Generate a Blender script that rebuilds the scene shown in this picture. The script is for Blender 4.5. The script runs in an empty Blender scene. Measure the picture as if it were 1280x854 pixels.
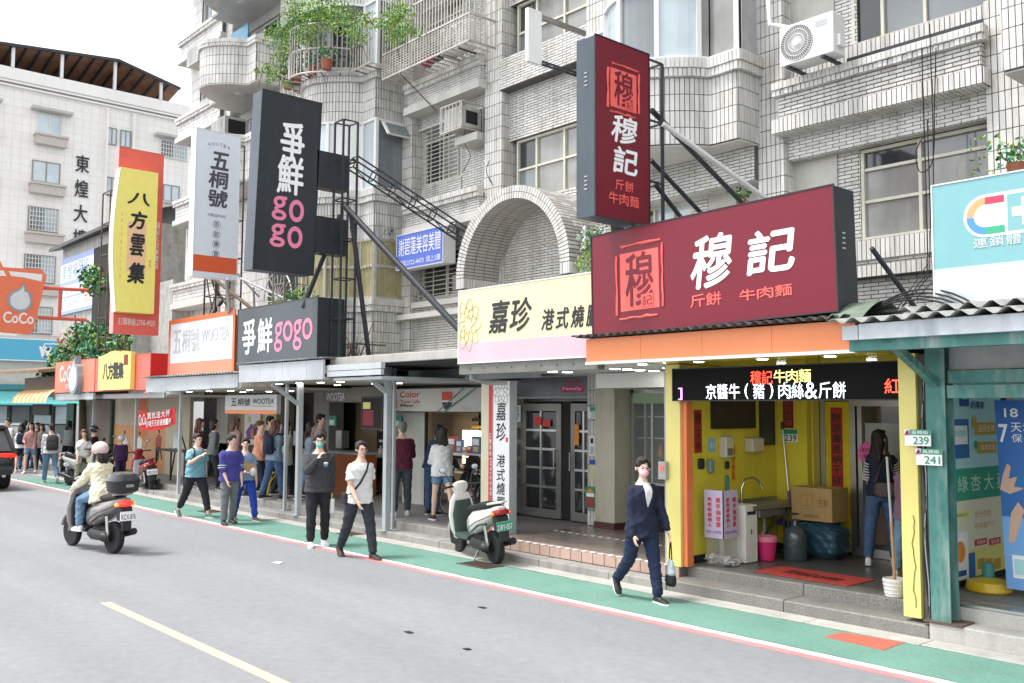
import bpy, math, random
import numpy as np
from mathutils import Vector, Matrix, noise, Quaternion
random.seed(7)
SC = bpy.context.scene
COL = SC.collection
R = math.radians
PI = math.pi

# ------------------------------------------------------------------ camera, sky, sun, exposure
EYE = Vector((0, 0, 2.15))
YAW, PITCH, ROLL, FPX = R(48.64325), R(4.1097), R(0.2836), 1186.945
_f = Vector((-math.sin(YAW)*math.cos(PITCH), math.cos(YAW)*math.cos(PITCH), math.sin(PITCH)))
_r = _f.cross(Vector((0, 0, 1))).normalized()
_u = _r.cross(_f)
_r, _u = _r*math.cos(ROLL)+_u*math.sin(ROLL), _u*math.cos(ROLL)-_r*math.sin(ROLL)
cam_data = bpy.data.cameras.new('camera')
cam = bpy.data.objects.new('camera', cam_data)
COL.objects.link(cam)
cam_data.sensor_width = 36.0
cam_data.lens = FPX/1280*36
cam_data.clip_start = 0.1
cam_data.clip_end = 3000
M4 = Matrix((_r, _u, -_f)).transposed().to_4x4()
M4.translation = EYE
cam.matrix_world = M4
SC.camera = cam

SUN_EL, SUN_AZ = R(66), R(212)     # high, from the street side, over the camera's shoulder
world = bpy.data.worlds.new('World')
SC.world = world
world.use_nodes = True
wn = world.node_tree.nodes
wl = world.node_tree.links
wn.clear()
w_out = wn.new('ShaderNodeOutputWorld')
w_bg = wn.new('ShaderNodeBackground')
w_sky = wn.new('ShaderNodeTexSky')
w_sky.sky_type = 'NISHITA'
w_sky.sun_disc = False
w_sky.sun_elevation = SUN_EL
w_sky.sun_rotation = SUN_AZ
w_sky.air_density = 1.0
w_sky.dust_density = 1.5
w_hs = wn.new('ShaderNodeHueSaturation')   # thin bright overcast: the blue is nearly gone
w_hs.inputs['Saturation'].default_value = 0.12
w_hs.inputs['Value'].default_value = 1.0
w_bg.inputs['Strength'].default_value = 0.15
wl.new(w_sky.outputs[0], w_hs.inputs['Color'])
wl.new(w_hs.outputs[0], w_bg.inputs['Color'])
wl.new(w_bg.outputs[0], w_out.inputs['Surface'])

sun_data = bpy.data.lights.new('sun', 'SUN')
sun_data.energy = 1.5
sun_data.angle = R(14)
sun_data.color = (1.0, 0.97, 0.93)
sun = bpy.data.objects.new('sun', sun_data)
COL.objects.link(sun)
# direction towards the sun, matching the sky texture's rotation convention
sd = Vector((math.sin(SUN_AZ)*math.cos(SUN_EL), math.cos(SUN_AZ)*math.cos(SUN_EL), math.sin(SUN_EL)))
sun.rotation_euler = sd.to_track_quat('Z', 'Y').to_euler()

SC.view_settings.view_transform = 'Standard'
SC.view_settings.look = 'None'
SC.view_settings.exposure = 1.38
SC.view_settings.gamma = 1.0
SC.view_settings.use_curve_mapping = False

# ------------------------------------------------------------------ measuring: photo pixel + a real plane -> metres
def ray(px, py):
    return _f + _r*((px-640)/FPX) - _u*((py-427)/FPX)
def PY(px, py, y):
    d = ray(px, py); return EYE + d*(y/d.y)
def PX(px, py, x):
    d = ray(px, py); return EYE + d*(x/d.x)
def PZ(px, py, z=0.0):
    d = ray(px, py); return EYE + d*((z-EYE.z)/d.z)

# ------------------------------------------------------------------ materials
MATS = {}
def mat(name, rgb, rough=0.6, metal=0.0, var=0.12, scale=6.0, bump=0.0, bscale=None, spec=0.4, dirt=0.0,
        dirt_rgb=(0.06, 0.055, 0.05), emit=0.0, alpha=1.0, rnd=0.0, coat=0.0, fine=0.0, trans=0.0):
    if name in MATS: return MATS[name]
    m = bpy.data.materials.new(name); m.use_nodes = True
    n, l = m.node_tree.nodes, m.node_tree.links
    p = n['Principled BSDF']
    p.inputs['Roughness'].default_value = rough
    p.inputs['Metallic'].default_value = metal
    p.inputs['Specular IOR Level'].default_value = spec
    p.inputs['Coat Weight'].default_value = coat
    p.inputs['Alpha'].default_value = alpha
    p.inputs['Transmission Weight'].default_value = trans
    geo = n.new('ShaderNodeNewGeometry')
    c = tuple(rgb)+(1,)
    if var > 0 or dirt > 0 or rnd > 0 or fine > 0:
        tx = n.new('ShaderNodeTexNoise'); tx.inputs['Scale'].default_value = scale
        tx.inputs['Detail'].default_value = 5; tx.inputs['Roughness'].default_value = 0.6
        l.new(geo.outputs['Position'], tx.inputs['Vector'])
        mr = n.new('ShaderNodeMapRange')
        mr.inputs['From Min'].default_value = 0.25; mr.inputs['From Max'].default_value = 0.75
        mr.inputs['To Min'].default_value = 1-var; mr.inputs['To Max'].default_value = 1+var
        l.new(tx.outputs['Fac'], mr.inputs['Value'])
        val = mr.outputs[0]
        if rnd > 0:
            oi = n.new('ShaderNodeObjectInfo')
            m2 = n.new('ShaderNodeMapRange')
            m2.inputs['To Min'].default_value = 1-rnd; m2.inputs['To Max'].default_value = 1+rnd*0.5
            l.new(oi.outputs['Random'], m2.inputs['Value'])
            mm = n.new('ShaderNodeMath'); mm.operation = 'MULTIPLY'
            l.new(val, mm.inputs[0]); l.new(m2.outputs[0], mm.inputs[1]); val = mm.outputs[0]
        if fine > 0:
            t3 = n.new('ShaderNodeTexNoise'); t3.inputs['Scale'].default_value = scale*22
            t3.inputs['Detail'].default_value = 3
            l.new(geo.outputs['Position'], t3.inputs['Vector'])
            m3 = n.new('ShaderNodeMapRange')
            m3.inputs['From Min'].default_value = 0.3; m3.inputs['From Max'].default_value = 0.7
            m3.inputs['To Min'].default_value = 1-fine; m3.inputs['To Max'].default_value = 1+fine
            l.new(t3.outputs['Fac'], m3.inputs['Value'])
            mm = n.new('ShaderNodeMath'); mm.operation = 'MULTIPLY'
            l.new(val, mm.inputs[0]); l.new(m3.outputs[0], mm.inputs[1]); val = mm.outputs[0]
        if name == 'asphalt':        # long tyre-polished bands and blotches
            mp = n.new('ShaderNodeMapping'); mp.inputs['Scale'].default_value = (.05, .9, 1); l.new(geo.outputs['Position'], mp.inputs['Vector'])
            t4 = n.new('ShaderNodeTexNoise'); t4.inputs['Scale'].default_value = 1.3; t4.inputs['Detail'].default_value = 6; l.new(mp.outputs[0], t4.inputs['Vector'])
            m4 = n.new('ShaderNodeMapRange'); m4.inputs['From Min'].default_value = .35; m4.inputs['From Max'].default_value = .65; m4.inputs['To Min'].default_value = .93; m4.inputs['To Max'].default_value = 1.05
            l.new(t4.outputs['Fac'], m4.inputs['Value']); mm = n.new('ShaderNodeMath'); mm.operation = 'MULTIPLY'; l.new(val, mm.inputs[0]); l.new(m4.outputs[0], mm.inputs[1]); val = mm.outputs[0]
        mx = n.new('ShaderNodeVectorMath'); mx.operation = 'SCALE'
        mx.inputs[0].default_value = tuple(rgb)
        l.new(val, mx.inputs['Scale'])
        out = mx.outputs[0]
        if dirt > 0:
            mp = n.new('ShaderNodeMapping'); mp.inputs['Scale'].default_value = (3.0, 3.0, 0.55)
            l.new(geo.outputs['Position'], mp.inputs['Vector'])
            t2 = n.new('ShaderNodeTexNoise'); t2.inputs['Scale'].default_value = 1.6
            t2.inputs['Detail'].default_value = 7; t2.inputs['Roughness'].default_value = 0.68
            l.new(mp.outputs[0], t2.inputs['Vector'])
            r2 = n.new('ShaderNodeMapRange')
            r2.inputs['From Min'].default_value = 0.48; r2.inputs['From Max'].default_value = 0.78
            r2.inputs['To Min'].default_value = 0; r2.inputs['To Max'].default_value = dirt
            l.new(t2.outputs['Fac'], r2.inputs['Value'])
            mc = n.new('ShaderNodeMix'); mc.data_type = 'RGBA'
            l.new(r2.outputs[0], mc.inputs['Factor'])
            l.new(out, mc.inputs[6]); mc.inputs[7].default_value = tuple(dirt_rgb)+(1,)
            out = mc.outputs[2]
        l.new(out, p.inputs['Base Color'])
        if bump > 0:
            bs = n.new('ShaderNodeTexNoise'); bs.inputs['Scale'].default_value = bscale or scale*4
            bs.inputs['Detail'].default_value = 4
            l.new(geo.outputs['Position'], bs.inputs['Vector'])
            bp = n.new('ShaderNodeBump'); bp.inputs['Strength'].default_value = bump
            bp.inputs['Distance'].default_value = 0.02
            l.new(bs.outputs['Fac'], bp.inputs['Height']); l.new(bp.outputs[0], p.inputs['Normal'])
    else:
        p.inputs['Base Color'].default_value = c
    if emit > 0:
        p.inputs['Emission Color'].default_value = c
        p.inputs['Emission Strength'].default_value = emit
    MATS[name] = m
    return m

def flat(name, rgb, rough=0.5, **k):           # printed ink, vinyl lettering
    k.setdefault('var', 0.04); return mat(name, rgb, rough, **k)

# ------------------------------------------------------------------ mesh builder
class MB:
    def __init__(s): s.v = []; s.f = []; s.m = []; s.cur = 0; s.st = []
    def _add(s, vs, fs):
        b = len(s.v); s.st.append((b, len(s.f))); s.v.extend([tuple(q) for q in vs])
        s.f.extend([tuple(b+i for i in q) for q in fs]); s.m.extend([s.cur]*len(fs)); return s
    def hexa(s, p):     # 8 points: bottom loop 0-3, top loop 4-7
        return s._add(p, [(3, 2, 1, 0), (4, 5, 6, 7), (0, 1, 5, 4), (1, 2, 6, 5), (2, 3, 7, 6), (3, 0, 4, 7)])
    def box(s, x0, x1, y0, y1, z0, z1, b=0.0):
        if x0 > x1: x0, x1 = x1, x0
        if y0 > y1: y0, y1 = y1, y0
        if z0 > z1: z0, z1 = z1, z0
        if b <= 0:
            return s.hexa([(x0, y0, z0), (x1, y0, z0), (x1, y1, z0), (x0, y1, z0), (x0, y0, z1), (x1, y0, z1), (x1, y1, z1), (x0, y1, z1)])
        b = min(b, (x1-x0)*.45, (y1-y0)*.45, (z1-z0)*.45)
        vs = []; 
        for zi, z in ((0, z0), (1, z0+b), (2, z1-b), (3, z1)):
            e = b if zi in (0, 3) else 0
            X0, X1, Y0, Y1 = x0+e, x1-e, y0+e, y1-e
            c = b*0.6
            vs += [(X0+c, Y0, z), (X1-c, Y0, z), (X1, Y0+c, z), (X1, Y1-c, z), (X1-c, Y1, z), (X0+c, Y1, z), (X0, Y1-c, z), (X0, Y0+c, z)]
        fs = [tuple(range(7, -1, -1)), tuple(range(24, 32))]
        for k in range(3):
            for i in range(8):
                j = (i+1) % 8; fs.append((k*8+i, k*8+j, k*8+8+j, k*8+8+i))
        return s._add(vs, fs)
    def obox(s, o, a, b, c):        # origin corner + three edge vectors (right-handed)
        o, a, b, c = map(Vector, (o, a, b, c))
        return s.hexa([o, o+a, o+a+b, o+b, o+c, o+a+c, o+a+b+c, o+b+c])
    def bar(s, p0, p1, w, h=None, up=(0, 0, 1)):     # square bar between two points
        p0, p1 = Vector(p0), Vector(p1); h = h or w
        d = (p1-p0).normalized(); u = Vector(up)
        if abs(d.dot(u)) > .98: u = Vector((0, 1, 0))
        a = d.cross(u).normalized()*w; c = a.cross(d).normalized()*h
        return s.obox(p0-a/2-c/2, p1-p0, a, c) if (p1-p0).cross(a).dot(c) > 0 else s.obox(p0-a/2-c/2, a, p1-p0, c)
    def prism(s, loop, ext):        # loop of 3D points, extruded by a vector
        n = len(loop); lp = [Vector(q) for q in loop]; e = Vector(ext)
        nrm = Vector((0, 0, 0))
        for i in range(n): nrm += lp[i].cross(lp[(i+1) % n])
        if nrm.dot(e) > 0: lp = lp[::-1]
        vs = lp+[q+e for q in lp]
        fs = [tuple(range(n)), tuple(range(2*n-1, n-1, -1))]
        for i in range(n):
            j = (i+1) % n; fs.append((j, i, n+i, n+j))
        return s._add(vs, fs)
    def rings(s, rs, cap0=True, cap1=True, closed=False):
        n = len(rs[0]); vs = [q for r_ in rs for q in r_]; fs = []
        m = len(rs)
        for k in range(m if closed else m-1):
            k2 = (k+1) % m
            for i in range(n):
                j = (i+1) % n; fs.append((k*n+i, k*n+j, k2*n+j, k2*n+i))
        if not closed:
            if cap0: fs.append(tuple(range(n-1, -1, -1)))
            if cap1: fs.append(tuple(range((m-1)*n, m*n)))
        return s._add(vs, fs)
    def tube(s, pts, r, n=8, cap=True, closed=False):
        pts = [Vector(p) for p in pts]; m = len(pts)
        rr = r if isinstance(r, (list, tuple)) else [r]*m
        rs = []; prev = None
        for i, p in enumerate(pts):
            if closed: t = (pts[(i+1) % m]-pts[i-1])
            elif i == 0: t = pts[1]-p
            elif i == m-1: t = p-pts[i-1]
            else: t = (pts[i+1]-p).normalized()+(p-pts[i-1]).normalized()
            t = t.normalized() if t.length > 1e-9 else Vector((0, 0, 1))
            if prev is None:
                a = t.orthogonal().normalized()
                if abs(t.z) < .9: a = t.cross(Vector((0, 0, 1))).normalized()
            else:
                a = (prev-t*prev.dot(t)); a = a.normalized() if a.length > 1e-6 else t.orthogonal().normalized()
            prev = a; b = t.cross(a)
            rs.append([p+a*(math.cos(q)*rr[i])+b*(math.sin(q)*rr[i]) for q in [2*PI*k/n for k in range(n)]])
        return s.rings(rs, cap, cap, closed)
    def cyl(s, p0, p1, r0, r1=None, n=16): return s.tube([p0, p1], [r0, r0 if r1 is None else r1], n)
    def lathe(s, prof, c=(0, 0, 0), axis=(0, 0, 1), n=24):
        c = Vector(c); ax = Vector(axis).normalized(); a = ax.orthogonal().normalized(); b = ax.cross(a)
        rs = [[c+ax*h+(a*math.cos(t)+b*math.sin(t))*max(r_, 1e-4) for t in [2*PI*k/n for k in range(n)]] for r_, h in prof]
        return s.rings(rs)
    def ell(s, c, r, rot=None, n=16, m=10):
        c = Vector(c); rs = []
        for k in range(m+1):
            th = PI*(k/m); th = min(max(th, .04), PI-.04)
            ring = []
            for i in range(n):
                ph = 2*PI*i/n
                q = Vector((r[0]*math.sin(th)*math.cos(ph), r[1]*math.sin(th)*math.sin(ph), -r[2]*math.cos(th)))
                if rot is not None: q = rot @ q
                ring.append(c+q)
            rs.append(ring)
        return s.rings(rs)
    def mesh(s, name, off=(0, 0, 0)):
        me = bpy.data.meshes.new(name)
        v = np.array(s.v, dtype=np.float64).reshape(-1, 3)-np.array(off)
        me.from_pydata(v.tolist(), [], s.f)
        if any(s.m): me.polygons.foreach_set('material_index', s.m)
        me.update()
        return me

def root_loc(o):
    v = Vector(o.location)
    while o.parent is not None:
        o = o.parent; v = v+Vector(o.location)
    return v
def part(name, mb, m, parent=None, smooth=False, kind=None, label=None, local=False):
    off = (0, 0, 0) if (parent is None or local) else root_loc(parent)
    me = mb.mesh(name, off)
    for q in (m if isinstance(m, (list, tuple)) else [m]): me.materials.append(q)
    o = bpy.data.objects.new(name, me); COL.objects.link(o)
    if parent is not None: o.parent = parent
    if smooth:
        me.polygons.foreach_set('use_smooth', [True]*len(me.polygons))
        if smooth != 'all':
            try: me.set_sharp_from_angle(angle=R(38))
            except Exception: pass
    if kind: o['kind'] = kind
    if label: o['label'] = label
    return o
def split_parts(name, mb, m, parent, smooth=False):
    st = mb.st+[(len(mb.v), len(mb.f))]
    for (a, fa), (b, fb) in zip(st, st[1:]):
        q = MB(); q.v = mb.v[a:b]; q.f = [tuple(i-a for i in f) for f in mb.f[fa:fb]]; q.m = [0]*len(q.f); part(name, q, m, parent, smooth)
def thing(name, label, cat, loc=(0, 0, 0), group=None, rz=0.0):
    o = bpy.data.objects.new(name, None); COL.objects.link(o)
    o.location = loc; o.rotation_euler = (0, 0, rz); o.empty_display_size = .2
    o['label'] = label; o['category'] = cat
    if group: o['group'] = group
    return o
def tag(o, label, cat, group=None):
    o['label'] = label; o['category'] = cat
    if group: o['group'] = group
    return o
def solo(name, mb, m, label, cat, group=None, smooth=False, kind=None):
    o = part(name, mb, m, None, smooth); tag(o, label, cat, group)
    if kind: o['kind'] = kind
    return o
def struct(name, mb, m, parent=None, smooth=False):
    return part(name, mb, m, parent, smooth, kind='structure')
def inst(name, me, loc, parent, rz=0.0, rot=None):   # a piece sharing mesh data
    o = bpy.data.objects.new(name, me); COL.objects.link(o); o.parent = parent
    o.location = Vector(loc)-root_loc(parent); o.rotation_euler = rot or (0, 0, rz)
    return o
def copy_thing(o, loc, label=None, rz=None, group=None):
    def cp(q, par):
        c = q.copy(); COL.objects.link(c)
        c.parent = par
        for ch in q.children: cp(ch, c)
        return c
    c = cp(o, None); c.location = loc
    if rz is not None: c.rotation_euler = (0, 0, rz)
    if label: c['label'] = label
    if group: c['group'] = group
    return c

# ------------------------------------------------------------------ lettering (real flat cut-out letters, converted to mesh at the end)
TEXTS = []
FONT = None
def letters(txt, org, right, up, w, h, m, parent, proud=0.004, bold=0.0, shear=0.0, fit='box', name='lettering', thick=0.003, bmp=False):
    """text squeezed into the box org + right*w + up*h (org = bottom-left corner), standing proud of the face"""
    cu = bpy.data.curves.new(name, 'FONT'); cu.body = txt
    cu.size = 1.0; cu.shear = shear; cu.extrude = 0.0; cu.resolution_u = 5 if len(txt) < 8 and w > .12 else 2
    cu.space_character = 1.0
    t = bpy.data.objects.new('text_tmp', cu); COL.objects.link(t)
    TEXTS.append((t, bold, Vector(org), Vector(right).normalized(), Vector(up).normalized(), w, h, m, parent, proud, fit, name, thick))
def column_letters(txt, org, right, up, w, h, m, parent, gap=0.12, **k):
    """one character above the other; org = bottom-left of the column box"""
    n = len(txt); step = h/n
    o = Vector(org); u = Vector(up).normalized()
    for i, ch in enumerate(txt):
        if ch == ' ': continue
        letters(ch, o+u*(step*(n-1-i)+step*gap/2), right, up, w, step*(1-gap), m, parent, **k)
def row_letters(txt, org, right, up, w, h, m, parent, gap=0.12, **k):
    n = len(txt); step = w/n
    o = Vector(org); r_ = Vector(right).normalized()
    for i, ch in enumerate(txt):
        if ch == ' ': continue
        nw = .32 if ch in '()[]' else 1.0
        letters(ch, o+r_*(step*i+step*(gap/2+(1-gap)*(1-nw)/2)), right, up, step*(1-gap)*nw, h, m, parent, **k)
def finish_letters():
    dg = bpy.context.evaluated_depsgraph_get()
    for t, bold, org, rt, up, w, h, m, parent, proud, fit, name, thick in TEXTS:
        me = bpy.data.meshes.new_from_object(t.evaluated_get(dg))
        n = len(me.vertices)
        if n == 0: continue
        v = np.zeros(n*3); me.vertices.foreach_get('co', v); v = v.reshape(-1, 3)
        mn, mx = v.min(0), v.max(0)
        sx = w/max(mx[0]-mn[0], 1e-6); sy = h/max(mx[1]-mn[1], 1e-6)
        if fit == 'width': sy = sx
        if fit == 'height': sx = sy
        nr = rt.cross(up)
        a = (v[:, 0]-mn[0])*sx; b = (v[:, 1]-mn[1])*sy
        if fit == 'width': b += (h-(mx[1]-mn[1])*sy)/2
        if fit == 'height': a += (w-(mx[0]-mn[0])*sx)/2
        off = root_loc(parent) if parent is not None else Vector((0, 0, 0))
        base = org-off+nr*proud
        co = np.array(base)[None, :]+a[:, None]*np.array(rt)[None, :]+b[:, None]*np.array(up)[None, :]
        LOC = lambda q: q
        if parent is not None and parent.rotation_euler.to_quaternion().angle > 1e-4:
            Mi = np.array(parent.rotation_euler.to_matrix().inverted()); co = co @ Mi.T; LOC = lambda q, Mi=Mi: Mi @ np.array(q)
        if bold > 0:      # heavier strokes: shifted copies, each a hair in front of the last
            polys = [tuple(p.vertices) for p in me.polygons]; allv = []; allp = []; bb = bold*1.6*min(w, h)
            for k, (dx, dz) in enumerate(((0, 0), (1, 0), (-1, 0), (0, 1), (0, -1))):
                allv.append(co+(np.array(LOC(rt))*dx+np.array(LOC(up))*dz)*bb+np.array(LOC(nr))*.0005*k); allp += [tuple(i+k*n for i in p) for p in polys]
            bpy.data.meshes.remove(me); me = bpy.data.meshes.new(name); me.from_pydata(np.concatenate(allv).tolist(), [], allp); co = np.concatenate(allv)
        me.vertices.foreach_set('co', co.reshape(-1)); me.materials.clear(); me.materials.append(m); me.update()
        me.name = name
        o = bpy.data.objects.new(name, me); COL.objects.link(o)
        if parent is not None: o.parent = parent
        bpy.data.objects.remove(t)
    TEXTS.clear()

# ------------------------------------------------------------------ soft bodies: closed lumps fused by a voxel remesh at the end
SOFT = []
def soft(name, mb, m, parent, voxel=0.014, smooth=4, fold=0.0, fscale=(14, 14, 5), label=None, slot=None):
    me = mb.mesh(name); me.materials.append(m)
    o = bpy.data.objects.new(name, me); COL.objects.link(o); o.parent = parent
    if label: o['label'] = label
    md = o.modifiers.new('fuse', 'REMESH'); md.mode = 'VOXEL'; md.voxel_size = voxel; md.use_smooth_shade = True
    if smooth:
        ms = o.modifiers.new('relax', 'SMOOTH'); ms.factor = 0.5; ms.iterations = smooth
    SOFT.append((o, fold, fscale, m))
    return o
def finish_soft():
    dg = bpy.context.evaluated_depsgraph_get()
    for o, fold, fs, m in SOFT:
        me = bpy.data.meshes.new_from_object(o.evaluated_get(dg))
        if fold > 0 and len(me.vertices):
            n = len(me.vertices); v = np.zeros(n*3); me.vertices.foreach_get('co', v); v = v.reshape(-1, 3)
            nn = np.zeros(n*3); me.vertices.foreach_get('normal', nn); nn = nn.reshape(-1, 3)
            sd_ = sum(map(ord, o.name)) % 97
            # fold relief: sums of warped sines, cheap stand-in for cloth creases
            x, y, z = v[:, 0], v[:, 1], v[:, 2]
            w1 = np.sin(x*9+sd_)+np.sin(z*7+sd_*2)+np.sin(y*8+1.3*sd_)
            if fs[2] < 2: d = np.sin((x+y)*fs[0]*2.3+w1*1.7+z*9)*.6+np.sin((x-y)*fs[1]*3.1+z*fs[2]*3.7+w1*3)*.4
            else: d = (1-np.abs(np.sin(z*17+w1*1.3+x*9)))**2*.7+(1-np.abs(np.sin(z*27-x*16+y*13+w1*1.6)))**2*.6-.42
            v = v+nn*(d*fold)[:, None]
            me.vertices.foreach_set('co', v.reshape(-1)); me.update()
        me.materials.clear(); me.materials.append(m)
        me.polygons.foreach_set('use_smooth', [True]*len(me.polygons))
        old = o.data; o.modifiers.clear(); o.data = me; bpy.data.meshes.remove(old)
    SOFT.clear()

# ------------------------------------------------------------------ tiled surfaces: every tile a block of its own
def path_pt(path, s):
    for i in range(len(path)-1):
        a, b = Vector(path[i]), Vector(path[i+1]); L = (b-a).length
        if s <= L+1e-9 or i == len(path)-2:
            return a+(b-a)*(s/L), (b-a).normalized()
        s -= L
def path_len(path): return sum((Vector(path[i+1])-Vector(path[i])).length for i in range(len(path)-1))
def tiles(mb, path, z0, z1, kind='stack', tw=None, th=None, j=0.012, proud=0.010, holes=(), take=None, lim=0):
    """path: plan points (x,y) left to right seen from the street; tiles stand proud on its outer side.
       holes: (s0,s1,z0,z1) rectangles left free.  take: list that receives whole tiles (centre, direction) instead of the mesh"""
    tw = tw or (0.205 if kind == 'brick' else 0.066); th = th or (0.052 if kind == 'brick' else 0.235)
    L = path_len(path); row = 0; z = z0
    rows = max(1, round((z1-z0)/th)); th = (z1-z0)/rows
    for row in range(rows):
        za, zb = z0+row*th+j/2, z0+(row+1)*th-j/2
        s = -(tw/2 if (kind == 'brick' and row % 2) else 0)
        while s < L-0.012:
            sa, sb = max(s+j/2, 0.001), min(s+tw-j/2, L-0.001)
            full = (sb-sa) > tw-j-1e-4
            s += tw
            if sb-sa < 0.012: continue
            bad = False
            for h0, h1, g0, g1 in holes:
                if sb > h0+.002 and sa < h1-.002 and zb > g0+.004 and za < g1-.004: bad = True; break
            if bad: continue
            (p, d), (q, _) = path_pt(path, sa), path_pt(path, sb)
            dd = (q-p); 
            if dd.length < 1e-6: continue
            dd.normalize(); nx, ny = dd.y, -dd.x
            pr_ = proud*(0.75+0.5*random.random())
            if take is not None and full and len(take) < lim:
                take.append((((p.x+q.x)/2, (p.y+q.y)/2, (za+zb)/2), math.atan2(dd.y, dd.x))); continue
            b = len(mb.v)
            P0 = (p.x, p.y); Q0 = (q.x, q.y); P1 = (p.x+nx*pr_, p.y+ny*pr_); Q1 = (q.x+nx*pr_, q.y+ny*pr_)
            mb.v += [(P0[0], P0[1], za), (Q0[0], Q0[1], za), (Q0[0], Q0[1], zb), (P0[0], P0[1], zb),
                     (P1[0], P1[1], za), (Q1[0], Q1[1], za), (Q1[0], Q1[1], zb), (P1[0], P1[1], zb)]
            mb.f += [(b+4, b+5, b+6, b+7), (b, b+1, b+5, b+4), (b+1, b+2, b+6, b+5), (b+2, b+3, b+7, b+6), (b+3, b, b+4, b+7)]
            mb.m += [random.choice((0, 0, 0, 1, 1, 2))]*5
def wallpath(mb, path, z0, z1, t=0.12):
    """solid slab under a path, thickness behind its outer side"""
    n = len(path); P = [Vector(p) for p in path]; inner = []
    for i in range(n):
        d = (P[min(i+1, n-1)]-P[max(i-1, 0)]).normalized(); inner.append(P[i]+Vector((-d.y, d.x))*t)
    loop = [Vector((p.x, p.y, z0)) for p in P]+[Vector((p.x, p.y, z0)) for p in inner[::-1]]
    # strips, so that concave plans stay clean
    for i in range(n-1):
        a, b, c, d = P[i], P[i+1], inner[i+1], inner[i]
        mb.hexa([(a.x, a.y, z0), (b.x, b.y, z0), (c.x, c.y, z0), (d.x, d.y, z0), (a.x, a.y, z1), (b.x, b.y, z1), (c.x, c.y, z1), (d.x, d.y, z1)])
# ------------------------------------------------------------------ palette
m_asph = mat('asphalt', (0.240, 0.248, 0.260), 0.8, var=0.06, scale=0.5, bump=0.35, bscale=200, fine=0.07, dirt=.25, dirt_rgb=(.15, .155, .16))
m_green = mat('green_paint', (0.125, 0.27, 0.215), 0.75, var=0.15, scale=1.3, bump=0.2, bscale=120, fine=0.12, dirt=0.7, dirt_rgb=(0.19, 0.25, 0.22))
m_wline = mat('white_line', (0.72, 0.70, 0.68), 0.7, var=0.08, scale=3, fine=0.08, dirt=0.2, dirt_rgb=(0.35, 0.34, 0.33))
m_pline = mat('red_line', (0.62, 0.22, 0.22), 0.7, var=0.15, scale=2, fine=0.15, dirt=0.35, dirt_rgb=(0.42, 0.36, 0.35))
m_yline = mat('yellow_line', (0.62, 0.55, 0.33), 0.7, var=0.08, scale=3, fine=0.1, dirt=0.2, dirt_rgb=(0.4, 0.36, 0.26))
m_conc = mat('concrete', (0.30, 0.29, 0.27), 0.85, var=0.18, scale=2.5, bump=0.3, bscale=60, fine=0.12, dirt=0.55, dirt_rgb=(0.09, 0.088, 0.08))
m_conc_l = mat('concrete_light', (0.42, 0.41, 0.38), 0.85, var=0.14, scale=2.5, bump=0.25, bscale=60, fine=0.08, dirt=0.35, dirt_rgb=(0.15, 0.145, 0.13))
m_gran = mat('terrazzo_step', (0.20, 0.195, 0.18), 0.55, var=0.14, scale=3, fine=0.35, dirt=0.4, dirt_rgb=(0.09, 0.088, 0.08))
m_floor = mat('dark_floor', (0.115, 0.115, 0.108), 0.32, var=0.2, scale=1.5, fine=0.12)
m_ftile = mat('floor_tile', (0.27, 0.22, 0.19), 0.22, var=0.08, scale=2, rnd=0.1, dirt=0.2)
m_pink = mat('pink_riser_tile', (0.52, 0.36, 0.30), 0.35, var=0.08, scale=3, rnd=0.12, dirt=0.2)
m_grout = mat('grout', (0.12, 0.115, 0.105), 0.9, var=0.2, scale=6)
m_fgrout = mat('floor_grout', (0.14, 0.13, 0.12), 0.8, var=0.2, scale=6)
TILE = [mat('glazed_tile', (0.62, 0.61, 0.58), 0.28, var=0.10, scale=1.7, dirt=0.85, dirt_rgb=(0.31, 0.29, 0.25)),
        mat('glazed_tile_b', (0.57, 0.56, 0.53), 0.3, var=0.10, scale=1.7, dirt=0.9, dirt_rgb=(0.28, 0.265, 0.23)),
        mat('glazed_tile_c', (0.665, 0.655, 0.63), 0.26, var=0.07, scale=1.7, dirt=0.7, dirt_rgb=(0.34, 0.32, 0.28)),
        mat('stained_tile', (0.40, 0.38, 0.35), 0.35, var=0.15, scale=2, dirt=0.5, dirt_rgb=(0.2, 0.18, 0.16))]  # vault tiles: grime, with the vault's inner shade mixed into the colour
m_soff = mat('soffit_paint', (0.55, 0.54, 0.51), 0.8, var=0.1, scale=2, dirt=0.35, dirt_rgb=(0.3, 0.29, 0.27))
m_stucco = mat('stucco', (0.50, 0.49, 0.45), 0.9, var=0.12, scale=2, bump=0.2, dirt=0.4, dirt_rgb=(0.25, 0.24, 0.21))
m_glass = mat('window_glass', (0.17, 0.19, 0.20), 0.06, var=0.25, scale=0.9, spec=0.9)
m_glassd = mat('dark_glass', (0.035, 0.04, 0.042), 0.05, var=0.3, scale=1.2, spec=0.8)
m_glassb = mat('bluish_glass', (0.48, 0.56, 0.60), 0.08, var=0.25, scale=0.7, spec=0.9)
m_glassf = mat('frosted_glass', (0.25, 0.25, 0.235), 0.10, var=0.3, scale=1.1, spec=0.7, dirt=.4, dirt_rgb=(.38, .37, .34))
m_glassy = mat('yellowed_plastic', (0.40, 0.37, 0.21), 0.35, var=0.25, scale=2.5, dirt=0.5, dirt_rgb=(0.22, 0.19, 0.1))
m_curt = mat('curtain', (0.42, 0.42, 0.43), 0.8, var=0.15, scale=5)
m_alu = mat('cream_aluminium', (0.62, 0.60, 0.50), 0.4, metal=0.0, var=0.06, scale=4, dirt=0.25)
m_aluw = mat('white_frame', (0.72, 0.72, 0.71), 0.4, var=0.05, scale=4, dirt=0.2, dirt_rgb=(0.4, 0.39, 0.36))
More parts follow.
